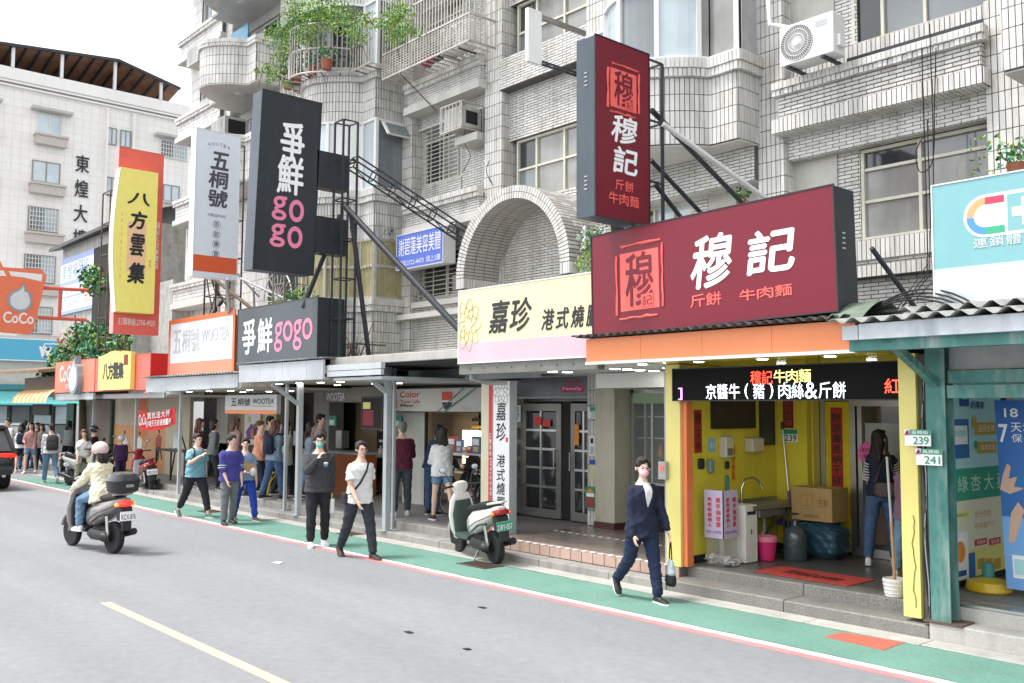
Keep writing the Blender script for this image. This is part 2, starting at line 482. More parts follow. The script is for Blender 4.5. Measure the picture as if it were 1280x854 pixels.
m_steel = mat('stainless', (0.48, 0.48, 0.47), 0.32, metal=0.85, var=0.1, scale=3)
m_frame = mat('grey_door_frame', (0.24, 0.235, 0.22), 0.4, metal=0.5, var=0.1, scale=3)
m_blk = mat('black_steel', (0.028, 0.032, 0.038), 0.45, var=0.25, scale=7)
m_rust = mat('rusty_steel', (0.11, 0.075, 0.06), 0.75, var=0.4, scale=9)
m_grille = mat('grille_bar', (0.52, 0.50, 0.46), 0.5, metal=0.3, var=0.2, scale=8, dirt=0.4, dirt_rgb=(0.28, 0.2, 0.14))
m_gpost = mat('light_grey_paint', (0.40, 0.43, 0.45), 0.5, var=0.1, scale=3, dirt=0.3)
m_gfas = mat('grey_metal_fascia', (0.46, 0.49, 0.51), 0.5, var=0.08, scale=1.5, dirt=0.3, dirt_rgb=(0.25, 0.26, 0.26))
m_white = mat('white_plastic', (0.74, 0.74, 0.73), 0.45, var=0.05, scale=4, dirt=0.12, dirt_rgb=(0.4, 0.38, 0.35))
m_yell = mat('yellow_paint', (0.76, 0.66, 0.22), 0.4, var=0.06, scale=1.5, dirt=0.14, dirt_rgb=(0.45, 0.38, 0.12))
m_yellw = mat('yellow_panel', (0.68, 0.59, 0.055), 0.32, var=0.08, scale=1.5, dirt=0.2, dirt_rgb=(0.3, 0.25, 0.04))
m_org = mat('orange_fascia', (0.78, 0.25, 0.10), 0.45, var=0.06, scale=1.5, dirt=0.15, dirt_rgb=(0.5, 0.2, 0.1))
m_teal = mat('teal_steel', (0.055, 0.19, 0.17), 0.5, var=0.3, scale=4, dirt=0.95, dirt_rgb=(0.36, 0.42, 0.39))
m_rubber = mat('black_rubber', (0.018, 0.018, 0.019), 0.8, var=0.2, scale=20)
m_chrome = mat('chrome', (0.6, 0.6, 0.6), 0.18, metal=1.0, var=0.0)
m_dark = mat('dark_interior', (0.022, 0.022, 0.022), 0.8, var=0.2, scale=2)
m_bplast = mat('black_plastic', (0.025, 0.026, 0.028), 0.4, var=0.15, scale=10)
m_wood = mat('wood', (0.34, 0.19, 0.09), 0.5, var=0.25, scale=9)
m_lamp = mat('lamp_white', (1.0, 0.97, 0.9), 0.4, var=0.0, emit=9.0)
m_ink = flat('ink_black', (0.02, 0.022, 0.025), 0.5)
m_winkl = flat('ink_white', (0.78, 0.78, 0.78), 0.5)
m_wbright = flat('sign_white', (0.86, 0.86, 0.87), 0.5)
m_red = flat('ink_red', (0.62, 0.045, 0.04), 0.5)

# ------------------------------------------------------------------ ground
g = MB(); g.box(-900, 900, -900, 900, -0.6, 0.0); struct('road', g, m_asph)
def worn_strip(x0, x1, y0, y1, z, step=.16, j=.007, name='', m=None):
    g = MB(); n = int((x1-x0)/step); rd = random.Random(5); a = rd.uniform(-j, j); b = rd.uniform(-j, j)
    for i in range(n):
        xa = x0+(x1-x0)*i/n; xb = x0+(x1-x0)*(i+1)/n; a2, b2 = rd.uniform(-j, j), rd.uniform(-j, j)
        if rd.random() < .03: a, b, a2, b2 = a+.02, b-.02, a2+.015, b2-.02
        g.hexa([(xa, y0+a, .0005), (xb, y0+a2, .0005), (xb, y1+b2, .0005), (xa, y1+b, .0005), (xa, y0+a, z), (xb, y0+a2, z), (xb, y1+b2, z), (xa, y1+b, z)]); a, b = a2, b2
    return struct(name, g, m)
worn_strip(-60, 14, 7.665, 7.76, .005, name='white_edge_line', m=m_wline); worn_strip(-60, 14, 7.545, 7.64, .0045, name='red_edge_line', m=m_pline)
worn_strip(-31.5, 14, 7.785, 8.71, .006, .13, .012, name='green_walkway', m=m_green)
g = MB(); g.box(-10.97, -5.9, 3.64, 3.74, 0.0005, 0.005); g.box(-1.5, 3.5, 3.62, 3.76, 0.0005, 0.005); g.box(-23, -19, 3.62, 3.76, 0.0005, 0.005); struct('yellow_centre_line', g, m_yline)
g = MB()
x = -33.0
while x < 14:
    g.box(x, x+1.19, 8.725, 9.0, 0.0005, 0.012, 0.004); x += 1.2
struct('gutter', g, m_conc_l)
# red painted cover on the walkway, drain gratings
c = [PZ(1030, 797), PZ(1052, 792), PZ(1132, 804), PZ(1104, 814)]
g = MB(); g.prism([(q.x, q.y, 0.007) for q in c], (0, 0, 0.004)); solo('access_cover', g, mat('red_cover', (0.62, 0.13, 0.09), 0.6, var=0.1, scale=4, dirt=0.3), 'flat red painted access cover set in the green walkway before the yellow shop', 'manhole cover')
def grating(px, py, label, n=13, w=.5, d=.36):
    c = PZ(px, py); t = thing('drain_grating', label, 'drain', (c.x, c.y, 0), 'drain gratings in the walkway')
    g = MB(); g.box(c.x-w/2, c.x+w/2, c.y-d/2, c.y+d/2, 0.0065, 0.009); part('pit', g, m_dark, t)
    g = MB(); g.box(c.x-w/2, c.x+w/2, c.y-d/2, c.y-d/2+.03, 0.009, 0.016); g.box(c.x-w/2, c.x+w/2, c.y+d/2-.03, c.y+d/2, 0.009, 0.016)
    part('rim', g, m_rust, t)
    s = MB(); s.box(-.008, .008, -d/2+.03, d/2-.03, 0, .007); sm = s.mesh('bar'); sm.materials.append(m_rust)
    for i in range(n): inst('bar', sm, (c.x-w/2+.03+i*(w-.06)/(n-1), c.y, .009), t)
grating(600, 707, 'iron drain grating in the green walkway under the white scooter', w=.62)
grating(440, 668, 'iron drain grating beside the man in black hoodie')
grating(262, 640, 'iron drain grating behind the man in light blue shirt')
# scraps and marks lying on the asphalt
for px, py, s_, lab in ((603, 760, .055, 'small dark scrap on the asphalt nearest the parked white scooter'), (511, 791, .055, 'small dark scrap on the asphalt left of the pair of scraps'), (584, 812, .04, 'tiny dark scrap low on the asphalt')):
    c = PZ(px, py); g = MB(); g.prism([c+Vector((-s_, -.02, .002)), c+Vector((s_*.7, -.03, .002)), c+Vector((s_, .02, .002)), c+Vector((-s_*.5, .03, .002))], (0, 0, .006))
    solo('asphalt_scrap', g, m_rubber, lab, 'scrap', 'scraps on the road')
c = PZ(347, 704); g = MB(); g.prism([c+Vector((-.09, -.05, .002)), c+Vector((.10, -.02, .004)), c+Vector((.03, .07, .012)), c+Vector((-.02, .02, .02))], (0, 0, .004)); solo('paper_scrap', g, m_white, 'crumpled white paper scrap lying on the grey road', 'paper')

def blotch(px, py, rx, ry, lab, m, sd):
    c = PZ(px, py); rd = random.Random(sd); g = MB(); n = 22; P = []
    for k in range(n): a = 2*PI*k/n; q = rd.uniform(.55, 1.1); P.append((c.x+rx*q*math.cos(a), c.y+ry*q*math.sin(a), .0064))
    g.prism(P, (0, 0, .0012)); solo('stain', g, m, lab, 'stain', 'stains on the ground')
m_stn = mat('oil_stain', (.065, .07, .065), .6, var=.4, scale=6)
blotch(668, 714, .30, .05, 'dark wet stain on the green walkway right of the parked white scooter', m_stn, 1); blotch(703, 721, .16, .035, 'smaller dark stain further right on the green walkway', m_stn, 2)
# ------------------------------------------------------------------ raised arcade floors with their kerbs
X_T0, X_T1 = -10.95, -7.42      # tiled stretch; left: concrete, right: terrazzo
def kerb_run(x0, x1, y0, y1, z1, m, n=1.3, name='kerb'):
    g = MB(); x = x0
    while x < x1-.05:
        e = min(x+n, x1); dz = random.uniform(-.004, .004); dy = random.uniform(-.006, .006)
        g.box(x+.003, e-.003, y0+dy, y1, -.05, z1+dz, .012); x = e
    return struct(name, g, m)
kerb_run(-34, X_T0, 9.0, 9.34, .12, m_conc)
kerb_run(X_T0, X_T1, 9.0, 9.26, .11, m_conc)
kerb_run(X_T1, -4.25, 9.0, 9.42, .135, m_gran, 1.6)
kerb_run(-4.25, 14, 9.0, 9.3, .17, m_conc_l, 1.5)
kerb_run(-34, X_T0, 9.33, 9.62, .25, m_conc, 1.7, 'step')
kerb_run(X_T1, -4.25, 9.40, 9.75, .262, m_gran, 1.6, 'step')
kerb_run(-4.25, 14, 9.28, 9.5, .30, m_conc_l, 1.7, 'step')
g = MB(); g.box(-34, X_T0, 9.6, 12.6, -.05, .245); struct('arcade_floor', g, mat('arcade_concrete', (0.27, 0.26, 0.25), .6, var=.15, scale=1.2, fine=.12, dirt=.35, dirt_rgb=(.12, .115, .11)))
g = MB(); g.box(X_T1, -4.5, 9.74, 12.6, -.05, .262); struct('arcade_floor', g, m_floor)
g = MB(); g.box(-4.5, 14, 9.5, 13.2, -.05, .34); struct('arcade_floor', g, m_gran)
g = MB(); g.box(X_T0, X_T1, 9.27, 12.6, -.05, .255); tf = struct('tiled_floor', g, m_fgrout)
s = MB(); s.box(-.146, .146, -.146, .146, 0, .008, .003); sm = s.mesh('floor_tile'); sm.materials.append(m_ftile)
ny = 8; nx = 11
for j in range(ny):
    for i in range(nx):
        inst('floor_tile', sm, (X_T0+.17+i*.32, 9.49+j*.3, .255), tf).scale = (1.06, 1, 1)
s = MB(); s.box(-.098, .098, 0, .008, 0, .135, .003); sm = s.mesh('riser_tile'); sm.materials.append(m_pink)
for i in range(17): inst('riser_tile', sm, (X_T0+.105+i*.207, 9.262, .115), tf)
ed = MB(); ed2 = MB()
for i in range(44):
    (ed if i % 2 else ed2).box(X_T0+i*.08+.004, X_T0+(i+1)*.08-.004, 9.262, 9.335, .2555, .2625)
part('mosaic_strip', ed, m_wbright, tf, kind='stuff'); part('mosaic_strip', ed2, m_pink, tf, kind='stuff')
ed = MB(); ed2 = MB()
for i in range(44):
    (ed if i % 2 else ed2).box(X_T0+i*.08+.004, X_T0+(i+1)*.08-.004, 10.44, 10.50, .262, .2665)
part('mosaic_strip', ed, m_wbright, tf, kind='stuff'); part('mosaic_strip', ed2, m_ftile, tf, kind='stuff')

# ------------------------------------------------------------------ the tiled apartment building
YW = 12.0
bld = thing('apartment_building', 'pale tiled apartment building with bay windows and vaulted arch above the shops', 'building', (-13, 12, 0))
T = MB(); BK = MB()         # T: tiles, BK: grout-coloured bodies behind them
SOF = MB(); STU = MB()
whole = []                  # whole brick tiles kept as objects
def body(x0, x1, y0, y1, z0, z1): BK.box(x0, x1, y0, y1, z0, z1)
def band(x0, x1, y, z0, z1, kind, back=YW+.1, proud=.01, sides=True, **k):
    """solid block whose street face is at y, dressed with tiles; its right side is dressed too"""
    body(x0, x1, y, back, z0, z1)
    tiles(T, [(x0, y), (x1, y)], z0, z1, kind, proud=proud, **k)
    if sides and back-y > .08: tiles(T, [(x1, y), (x1, min(back, YW+.05))], z0, z1, kind if kind == 'stack' else 'brick', proud=proud, tw=k.get('tw'), th=k.get('th'))
def soldier_soffit(x0, x1, y0, y1, z):      # tiles on the underside, one deep
    x = x0; w = .066
    while x < x1-.01:
        T.v += []; b = len(T.v)
        a, c = x+.005, min(x+w-.005, x1)
        T.v += [(a, y0+.006, z), (c, y0+.006, z), (c, y1-.01, z), (a, y1-.01, z), (a, y0+.006, z-.008), (c, y0+.006, z-.008), (c, y1-.01, z-.008), (a, y1-.01, z-.008)]
        T.f += [(b+7, b+6, b+5, b+4), (b, b+4, b+5, b+1), (b+1, b+5, b+6, b+2), (b+2, b+6, b+7, b+3), (b+3, b+7, b+4, b)]; T.m += [random.choice((0, 1))]*5
        x += w
CO = MB()
def cornice(path, z0, z1, proj=.1):
    """projecting course of soldier tiles with a rounded course under it"""
    n = len(path); P = [Vector(p) for p in path]
    def offs(d):
        out = []
        for i in range(n):
            a = (P[i]-P[i-1]).normalized() if i > 0 else (P[1]-P[0]).normalized()
            b = (P[i+1]-P[i]).normalized() if i < n-1 else a
            t = (a+b).normalized(); nn = Vector((t.y, -t.x)); k = max(.5, nn.dot(Vector((b.y, -b.x))))
            out.append(P[i]+nn*(d/k))
        return out
    zt = z0+(z1-z0)*.45
    o1 = offs(proj); o0 = offs(-.05); o2 = offs(proj*.55)
    for a, b, c, d in zip(o1, o1[1:], o0[1:], o0):
        CO.hexa([(a.x, a.y, zt), (b.x, b.y, zt), (c.x, c.y, zt), (d.x, d.y, zt), (a.x, a.y, z1), (b.x, b.y, z1), (c.x, c.y, z1), (d.x, d.y, z1)])
    for a, b, c, d in zip(o2, o2[1:], o0[1:], o0):
        CO.hexa([(a.x, a.y, z0), (b.x, b.y, z0), (c.x, c.y, z0), (d.x, d.y, z0), (a.x, a.y, zt), (b.x, b.y, zt), (c.x, c.y, zt), (d.x, d.y, zt)])
    tiles(T, [tuple(q) for q in o1], zt, z1, 'stack', th=z1-zt)
    tiles(T, [tuple(q) for q in o2], z0, zt, 'stack', th=zt-z0, proud=.03)

win_n = [0]
def window(x0, x1, z0, z1, y, mullions=(), transoms=(), m_f=None, m_g=None, fw=.045, deep=.1, opens=None, panes=None):
    """aluminium window in a street-parallel wall: frame > panes as sub-parts"""
    m_f = m_f or m_alu; m_g = m_g or m_glass
    f = MB()
    f.box(x0, x1, y-.02, y+deep, z1-fw, z1); f.box(x0, x1, y-.02, y+deep, z0, z0+fw)
    f.box(x0, x0+fw, y-.02, y+deep, z0+fw, z1-fw); f.box(x1-fw, x1, y-.02, y+deep, z0+fw, z1-fw)
    transoms = sorted(transoms); xs = [x0+fw]+list(mullions)+[x1-fw]
    for q in mullions: f.box(q-.022, q+.022, y-.012, y+deep-.02, z0+fw, z1-fw)
    zs = [z0+fw]+list(transoms)+[z1-fw]
    for q in transoms:
        for i in range(len(xs)-1):
            a = xs[i]+(.022 if i else 0); b = xs[i+1]-(.022 if i < len(xs)-2 else 0)
            f.box(a, b, y-.005, y+deep-.03, q-.02, q+.02)
    o = part('window', f, m_f, bld)
    k = 0
    for i in range(len(xs)-1):
        a = xs[i]+(.024 if i else .001); b = xs[i+1]-(.024 if i < len(xs)-2 else .001)
        for j in range(len(zs)-1):
            c_ = zs[j]+(.022 if j else .001); d_ = zs[j+1]-(.022 if j < len(zs)-2 else .001)
            g = MB(); g.box(a, b, y+.03+.008*(k % 2), y+.036+.008*(k % 2), c_, d_)
            gm = m_g if panes is None else panes[k % len(panes)]
            part('pane', g, gm, o); k += 1
    return o
def pathwindow(path, z0, z1, nm, m_f=None, m_g=None, fw=.05, tr=None, skip=()):
    """glazing that follows a bay's plan"""
    m_f = m_f or m_aluw
    f = MB(); P = [Vector(p) for p in path]; L = path_len(path)
    for i, s_ in enumerate(nm):
        (p, d) = path_pt(path, s_); n = Vector((d.y, -d.x))
        f.obox((p.x-d.x*.035-n.x*.05, p.y-d.y*.035-n.y*.05, z0), (d.x*.07, d.y*.07, 0), (n.x*.08, n.y*.08, 0), (0, 0, z1-z0)) if Vector((d.x, d.y, 0)).cross(Vector((n.x, n.y, 0))).z > 0 else \
            f.obox((p.x-d.x*.035-n.x*.05, p.y-d.y*.035-n.y*.05, z0), (n.x*.08, n.y*.08, 0), (d.x*.07, d.y*.07, 0), (0, 0, z1-z0))
    for za, zb in ((z0, z0+fw), (z1-fw, z1))+(((tr-.03, tr+.03),) if tr else ()):
        for a, b in zip(P, P[1:]):
            d = (b-a).normalized(); n = Vector((d.y, -d.x))
            f.hexa([(a.x+n.x*.02, a.y+n.y*.02, za), (b.x+n.x*.02, b.y+n.y*.02, za), (b.x-n.x*.05, b.y-n.y*.05, za), (a.x-n.x*.05, a.y-n.y*.05, za),
                    (a.x+n.x*.02, a.y+n.y*.02, zb), (b.x+n.x*.02, b.y+n.y*.02, zb), (b.x-n.x*.05, b.y-n.y*.05, zb), (a.x-n.x*.05, a.y-n.y*.05, zb)])
    o = part('bay_window', f, m_f, bld)
    for i in range(len(nm)-1):
        g = MB(); k = 4
        mg = m_g[i % len(m_g)] if isinstance(m_g, (list, tuple)) else m_g
        for q in range(k):
            p, _ = path_pt(path, nm[i]+(nm[i+1]-nm[i])*q/k); r_, _ = path_pt(path, nm[i]+(nm[i+1]-nm[i])*(q+1)/k)
            d = (r_-p).normalized(); n = Vector((d.y, -d.x))
            A, B = p-n*.02, r_-n*.02; C_, D_ = r_-n*.028, p-n*.028
            g.hexa([(A.x, A.y, z0+fw), (B.x, B.y, z0+fw), (C_.x, C_.y, z0+fw), (D_.x, D_.y, z0+fw), (A.x, A.y, z1-fw), (B.x, B.y, z1-fw), (C_.x, C_.y, z1-fw), (D_.x, D_.y, z1-fw)])
        part('pane', g, mg, o)
    return o
def grille(x0, x1, z0, z1, y, nx, nz, m=None, name='window_grille', r=.009):
    g = MB()
    for i in range(nx+1):
        q = x0+(x1-x0)*i/nx; g.box(q-r, q+r, y-r, y+r, z0, z1)
    for j in range(nz+1):
        q = z0+(z1-z0)*j/nz; g.box(x0-.01, x1+.01, y-r-.012, y-r, q-r*.8, q+r*.8)
    return part(name, g, m or m_grille, bld)

# core of the building, set back behind the dressed fronts
TOP = 17.2
B2 = MB(); B2.box(-29.3, 9, YW+.16, 22, 2.7, TOP); B2.box(-29.3, 9, 12.7, 22, 0, 2.7); part('core', B2, m_grout, bld)
B2 = MB(); B2.box(-29.42, -29.3, YW, 22, 2.7, TOP); part('end_wall', B2, m_stucco, bld)

# ---- right module -------------------------------------------------
def right_bay_between_columns(x0, x1, zs, individual=False, xw=-6.45):
    """spandrel, ledges, brick field, window for one storey; zs = z of the storey's window sill"""
    b = zs-4.5
    band(x0, x1, 11.9, b+4.17, b+4.45, 'stack', th=.28)
    band(x0-.04, x1+.06, 11.58, b+3.93, b+4.08, 'stack', th=.15); soldier_soffit(x0-.04, x1+.06, 11.58, 11.9, b+3.93)
    band(x0, x1, 11.8, b+4.08, b+4.17, 'brick')
    # brick field under the ledge
    body(x0, x1, 11.86, YW+.1, b+3.3, b+3.93)
    if individual: tiles(T, [(x0, 11.86), (x1, 11.86)], b+3.3, b+3.93, 'brick', take=whole, lim=290)
    else: tiles(T, [(x0, 11.86), (x1, 11.86)], b+3.3, b+3.93, 'brick')
def storey_right(x0, x1, d, xw0, xw1, indiv=0):
    # z values of the storey over the red sign (d = 0), each next storey 2.7 m higher
    body(x0+.7, x1, 11.86, 12.1, d+4.5, d+5.72) if False else None
    body(x0, xw0, 11.99, 12.16, d+4.4, d+5.72)                  # recess left of the window
    STU.box(x0, xw0-.33, 11.955, 11.99, d+4.4, d+5.72)
    tiles(T, [(xw0-.33, 11.99), (xw0, 11.99)], d+4.4, d+5.72, 'brick')
    body(x0, x1, 11.8, 12.16, d+5.72, d+6.06)
    tiles(T, [(x0, 11.8), (x1, 11.8)], d+5.72, d+6.06, 'brick', take=whole if indiv else None, lim=290)
    soldier_soffit(x0, x1, 11.8, 11.99, d+5.72)
    body(x0-.06, x1+.06, 11.5, 12.16, d+6.06, d+6.27)
    tiles(T, [(x0-.06, 11.5), (x1+.06, 11.5)], d+6.06, d+6.27, 'stack', th=.21)
    tiles(T, [(x1+.06, 11.5), (x1+.06, 11.8)], d+6.06, d+6.27, 'stack', th=.21)
    soldier_soffit(x0-.06, x1+.06, 11.5, 11.8, d+6.06)
    body(x0, x1, 11.6, 12.16, d+6.27, d+6.6)
    tiles(T, [(x0, 11.6), (x1, 11.6)], d+6.27, d+6.6, 'brick', take=whole if indiv else None, lim=290)
    tiles(T, [(x1, 11.6), (x1, 11.8)], d+6.27, d+6.6, 'brick')
    cornice([(x0-.05, 11.6), (x1+.08, 11.6)], d+6.6, d+6.79, .11)
    body(x0, x1, 11.9, 12.16, d+6.79, d+7.17)
    B3.box(xw0-.02, x1, 11.72, 11.9, d+6.88, d+6.93)
    tiles(T, [(x0, 11.9), (x1, 11.9)], d+6.93, d+7.17, 'stack', th=.24)
B3 = MB()
for d, iv in ((0, 1), (2.7, 0), (5.4, 0), (8.1, 0)):
    storey_right(-7.45, -4.66, d, -6.44, -4.83, iv)
    storey_right(-2.6, .9, d, -1.6, .7)
split_parts('sill_flashing', B3, m_blk, bld)
for d in (0, 2.7, 5.4, 8.1):
    if d == 0:
        window(-6.43, -4.68, d+4.45, d+5.70, 12.0, mullions=(-5.62,), transoms=(5.42, 4.98), panes=[m_glassf, m_glassf, m_glassd, m_glassf, m_glassf, m_glass])
    else:
        window(-6.52, -4.68, d+4.47, d+5.70, 12.0, mullions=(-6.08, -5.5), m_f=m_alu, panes=[m_glassd, m_glass, m_glass])
    window(-1.6, .6, d+4.45, d+5.70, 12.0, mullions=(-.6,), transoms=(5.4+d,))
band(-7.45, -4.66, 11.9, 4.17, 4.45, 'stack', th=.28)
soldier_soffit(-7.45, -4.66, 11.9, 12.0, 4.17)
band(-7.45, -4.66, 11.94, 4.08, 4.17, 'brick')
band(-7.5, -4.6, 11.62, 3.9, 4.06, 'stack', th=.16)
body(-7.45, -4.66, 11.8, 12.16, 3.0, 3.9); tiles(T, [(-7.45, 11.8), (-4.66, 11.8)], 3.0, 3.9, 'brick', take=whole, lim=295)
# piers
for x0, x1 in ((-7.88, -7.45), (-4.66, -4.2), (-2.95, -2.6), (-14.15, -13.64), (-17.05, -16.6), (-22.8, -22.3), (-26.2, -25.75)):
    body(x0, x1, 11.72, 12.16, 2.7, TOP)
    tiles(T, [(x0, 11.72), (x1, 11.72)], 2.7, TOP, 'stack', tw=.074)
    tiles(T, [(x1, 11.72), (x1, 12.1)], 2.7, TOP, 'stack', tw=.074)

def bay_plan(xl, xr, yf, yb, bulge):
    """flange - bulge - flange, left to right"""
    w = xr-xl; fl = w*.165; pts = [(xl, yb), (xl, yf), (xl+fl, yf)]
    n = 14; x0, x1 = xl+fl, xr-fl
    for i in range(1, n):
        t = i/n
        pts.append((x0+(x1-x0)*t, yf-bulge*(math.sin(PI*t)**.75)))
    pts += [(xr-fl, yf), (xr, yf), (xr, yb)]
    return pts
def plan_slab(mb, path, z0, z1):
    mb.prism([(p[0], p[1], z0) for p in path], (0, 0, z1-z0))
def bay(xl, xr, yf, bulge, levels, wins, soffit_z=None):
    pl = bay_plan(xl, xr, yf, 12.05, bulge)
    for z0, z1 in levels:
        plan_slab(BK, pl, z0, z1)
        tiles(T, pl, z0, z1-.28, 'stack', tw=.072)
        cornice(pl[0:], z1-.28, z1, .09)
    return pl
# bay over the vertical red sign
plB = bay(-10.87, -7.85, 11.2, .75, [(6.03, 7.30), (8.42, 9.95), (11.1, 12.6), (13.8, 15.3)], [])
plan_slab(SOF, [(p[0]*1.0, p[1]+.03) for p in plB], 6.005, 6.028)
Lb = path_len(plB); s0 = .85
for z0, z1 in ((7.30, 8.42), (9.95, 11.1), (12.6, 13.8)):
    ss = [.02, .42, .84, .84+.5]; e = Lb-.84
    mids = [1.34+.62*i for i in range(int((e-1.34)/.62)+1)]
    ss = [.02, .82, 1.32]+[m_ for m_ in mids if m_ < e-.3][1:]+[e, Lb-.82, Lb-.02]
    pathwindow(plB, z0, z1, ss, m_g=[m_curt, m_glassb, m_glassb, m_glassb, m_glass, m_glassb, m_glassf, m_curt], tr=None)
# under the bay: beam, dark opening, posts
body(-10.8, -7.88, 11.62, 12.16, 5.5, 6.0); tiles(T, [(-10.8, 11.62), (-7.88, 11.62)], 5.5, 6.0, 'brick')
soldier_soffit(-10.8, -7.88, 11.62, 12.0, 5.5)
window(-10.75, -9.3, 4.5, 5.5, 12.02, mullions=(-10.1, -9.7), panes=[m_glassd, m_glassb, m_glassb])
band(-9.28, -8.98, 11.98, 4.0, 5.5, 'brick'); STU.box(-8.98, -7.88, 11.98, 12.16, 4.0, 5.5)
band(-10.8, -7.88, 11.75, 3.0, 4.5, 'brick') if False else band(-10.8, -7.88, 11.9, 3.0, 4.4, 'brick')
# lamp disc under the bay
g = MB(); g.lathe([(.0, -.05), (.16, -.05), (.2, 0), (.2, .03)], (-9.55, 11.0, 5.98), n=20); part('soffit_lamp', g, m_soff, bld, True)
# section between the arch pier and the bay
def storey_mid(d):
    x0, x1 = -13.64, -10.87
    body(x0, x1, 11.92, 12.16, d+7.33, d+8.3); tiles(T, [(x0, 11.92), (x1, 11.92)], d+7.33, d+8.3, 'brick')
    body(x0, x1, 11.66, 12.16, d+8.3, d+8.9); tiles(T, [(x0, 11.66), (x1, 11.66)], d+8.3, d+8.9, 'brick')
    z = d+8.3
    yy = 11.66
    for k in range(4):
        BK.box(x0, x1, yy+.005, yy+.05, z-.012, z); yy += .06
    window(-13.5, -10.95, d+6.1, d+7.33, 12.0, mullions=(-12.95, -12.2, -11.5), transoms=(d+6.75,), panes=[m_glass, m_glassd, m_glassf, m_glassf, m_glassf, m_glassf, m_glassf, m_glassf])
for d in (0, 2.7, 5.4, 8.1): storey_mid(d)
body(-13.64, -10.87, 11.8, 12.16, 3.0, 6.1); tiles(T, [(-13.64, 11.8), (-10.87, 11.8)], 3.0, 6.1, 'brick')
tiles(T, [(-13.62, 11.72), (-13.62, 11.8)], 3.0, 6.1, 'stack')
# the barrel vault
AX, AZ, RO, RI, Y0a, Y1a = -12.42, 4.58, 1.50, 1.27, 10.85, 11.8
n = 40
for i in range(n):
    a0, a1 = PI*i/n, PI*(i+1)/n
    c0, s0_, c1, s1_ = math.cos(a0), math.sin(a0), math.cos(a1), math.sin(a1)
    def q(r_, c_, s_, y): return (AX+r_*c_, y, AZ+r_*s_)
    ro, ri = RO-.012, RI+.012
    BK.hexa([q(ri, c0, s0_, Y0a+.012), q(ro, c0, s0_, Y0a+.012), q(ro, c0, s0_, Y1a), q(ri, c0, s0_, Y1a), q(ri, c1, s1_, Y0a+.012), q(ro, c1, s1_, Y0a+.012), q(ro, c1, s1_, Y1a), q(ri, c1, s1_, Y1a)])
    BK.m[-1] = BK.m[-1]
def arch_tile(a0, a1, r0, r1, y0, y1, mi):
    c0, s0_, c1, s1_ = math.cos(a0), math.sin(a0), math.cos(a1), math.sin(a1)
    P = lambda r_, c_, s_, y: (AX+r_*c_, y, AZ+r_*s_)
    b = len(T.v)
    T.hexa([P(r0, c0, s0_, y0), P(r1, c0, s0_, y0), P(r1, c0, s0_, y1), P(r0, c0, s0_, y1), P(r0, c1, s1_, y0), P(r1, c1, s1_, y0), P(r1, c1, s1_, y1), P(r0, c1, s1_, y1)])
    for k in range(6): T.m[-1-k] = mi
nt = 66
for i in range(nt):
    g0 = PI*i/nt+.0055; g1 = PI*(i+1)/nt-.0055
    arch_tile(g0, g1, RI+.004, (RI+RO)/2-.005, Y0a, Y0a+.014, random.choice((0, 1, 2)))
    arch_tile(g0, g1, (RI+RO)/2+.005, RO-.004, Y0a, Y0a+.014, random.choice((0, 1, 2)))
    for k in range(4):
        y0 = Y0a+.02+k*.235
        arch_tile(g0, g1, RI-.002, RI+.013, y0, y0+.218, 3)  # underside of the vault: its shade painted in with the darker tile
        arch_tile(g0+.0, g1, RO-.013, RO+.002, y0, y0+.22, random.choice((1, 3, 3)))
for xa, xb in ((AX-RO, AX-RI), (AX+RI, AX+RO)):     # springers
    body(xa, xb, Y0a+.012, Y1a, AZ-.2, AZ)
    tiles(T, [(xa, Y0a+.012), (xb, Y0a+.012)], AZ-.2, AZ, 'stack', th=.2); tiles(T, [(xb, Y0a+.012), (xb, Y1a)], AZ-.2, AZ, 'stack', th=.2)

# ---- left module ---------------------------------------------------
def storey_left(x0, x1, z, wl, wr, grl, dz=2.63):
    """z = top of the ledge below the storey's window"""
    cornice([(x0-.05, 11.6), (x1+.05, 11.6)], z-.2, z, .11)
    body(x0, x1, 11.6, 12.16, z-.5, z-.2); tiles(T, [(x0, 11.6), (x1, 11.6)], z-.5, z-.2, 'brick'); tiles(T, [(x1, 11.6), (x1, 11.72)], z-.5, z-.2, 'brick')
    SOF.box(x0-.06, x1+.06, 11.5, 12.16, z-.66, z-.5)
    body(x0, x1, 11.9, 12.16, z-.92, z-.66); tiles(T, [(x0, 11.9), (x1, 11.9)], z-.92, z-.66, 'brick')
    SOF.box(x0, x1, 11.86, 12.16, z-.95, z-.92)
    body(x0, wl, 11.99, 12.16, z, z+1.7); tiles(T, [(x0, 11.99), (wl, 11.99)], z, z+1.7, 'stack')
    body(wr, x1, 11.99, 12.16, z, z+1.7); tiles(T, [(wr, 11.99), (x1, 11.99)], z, z+1.7, 'brick')
    body(wl, wr, 11.97, 12.16, z, z+.45); tiles(T, [(wl, 11.97), (wr, 11.97)], z, z+.45, 'brick')
    window(wl, wr, z+.45, z+1.7, 12.0, mullions=((wl+wr)/2,), transoms=(z+1.4,), panes=[m_glassd, m_glass, m_glassf, m_glassd])
    if grl: grille(wl+.02, wr-.02, z+.46, z+1.68, 11.9, 4, 14)
for z in (6.5, 9.12, 11.75, 14.4): storey_left(-16.6, -14.15, z, -16.5, -15.2, z == 6.5)
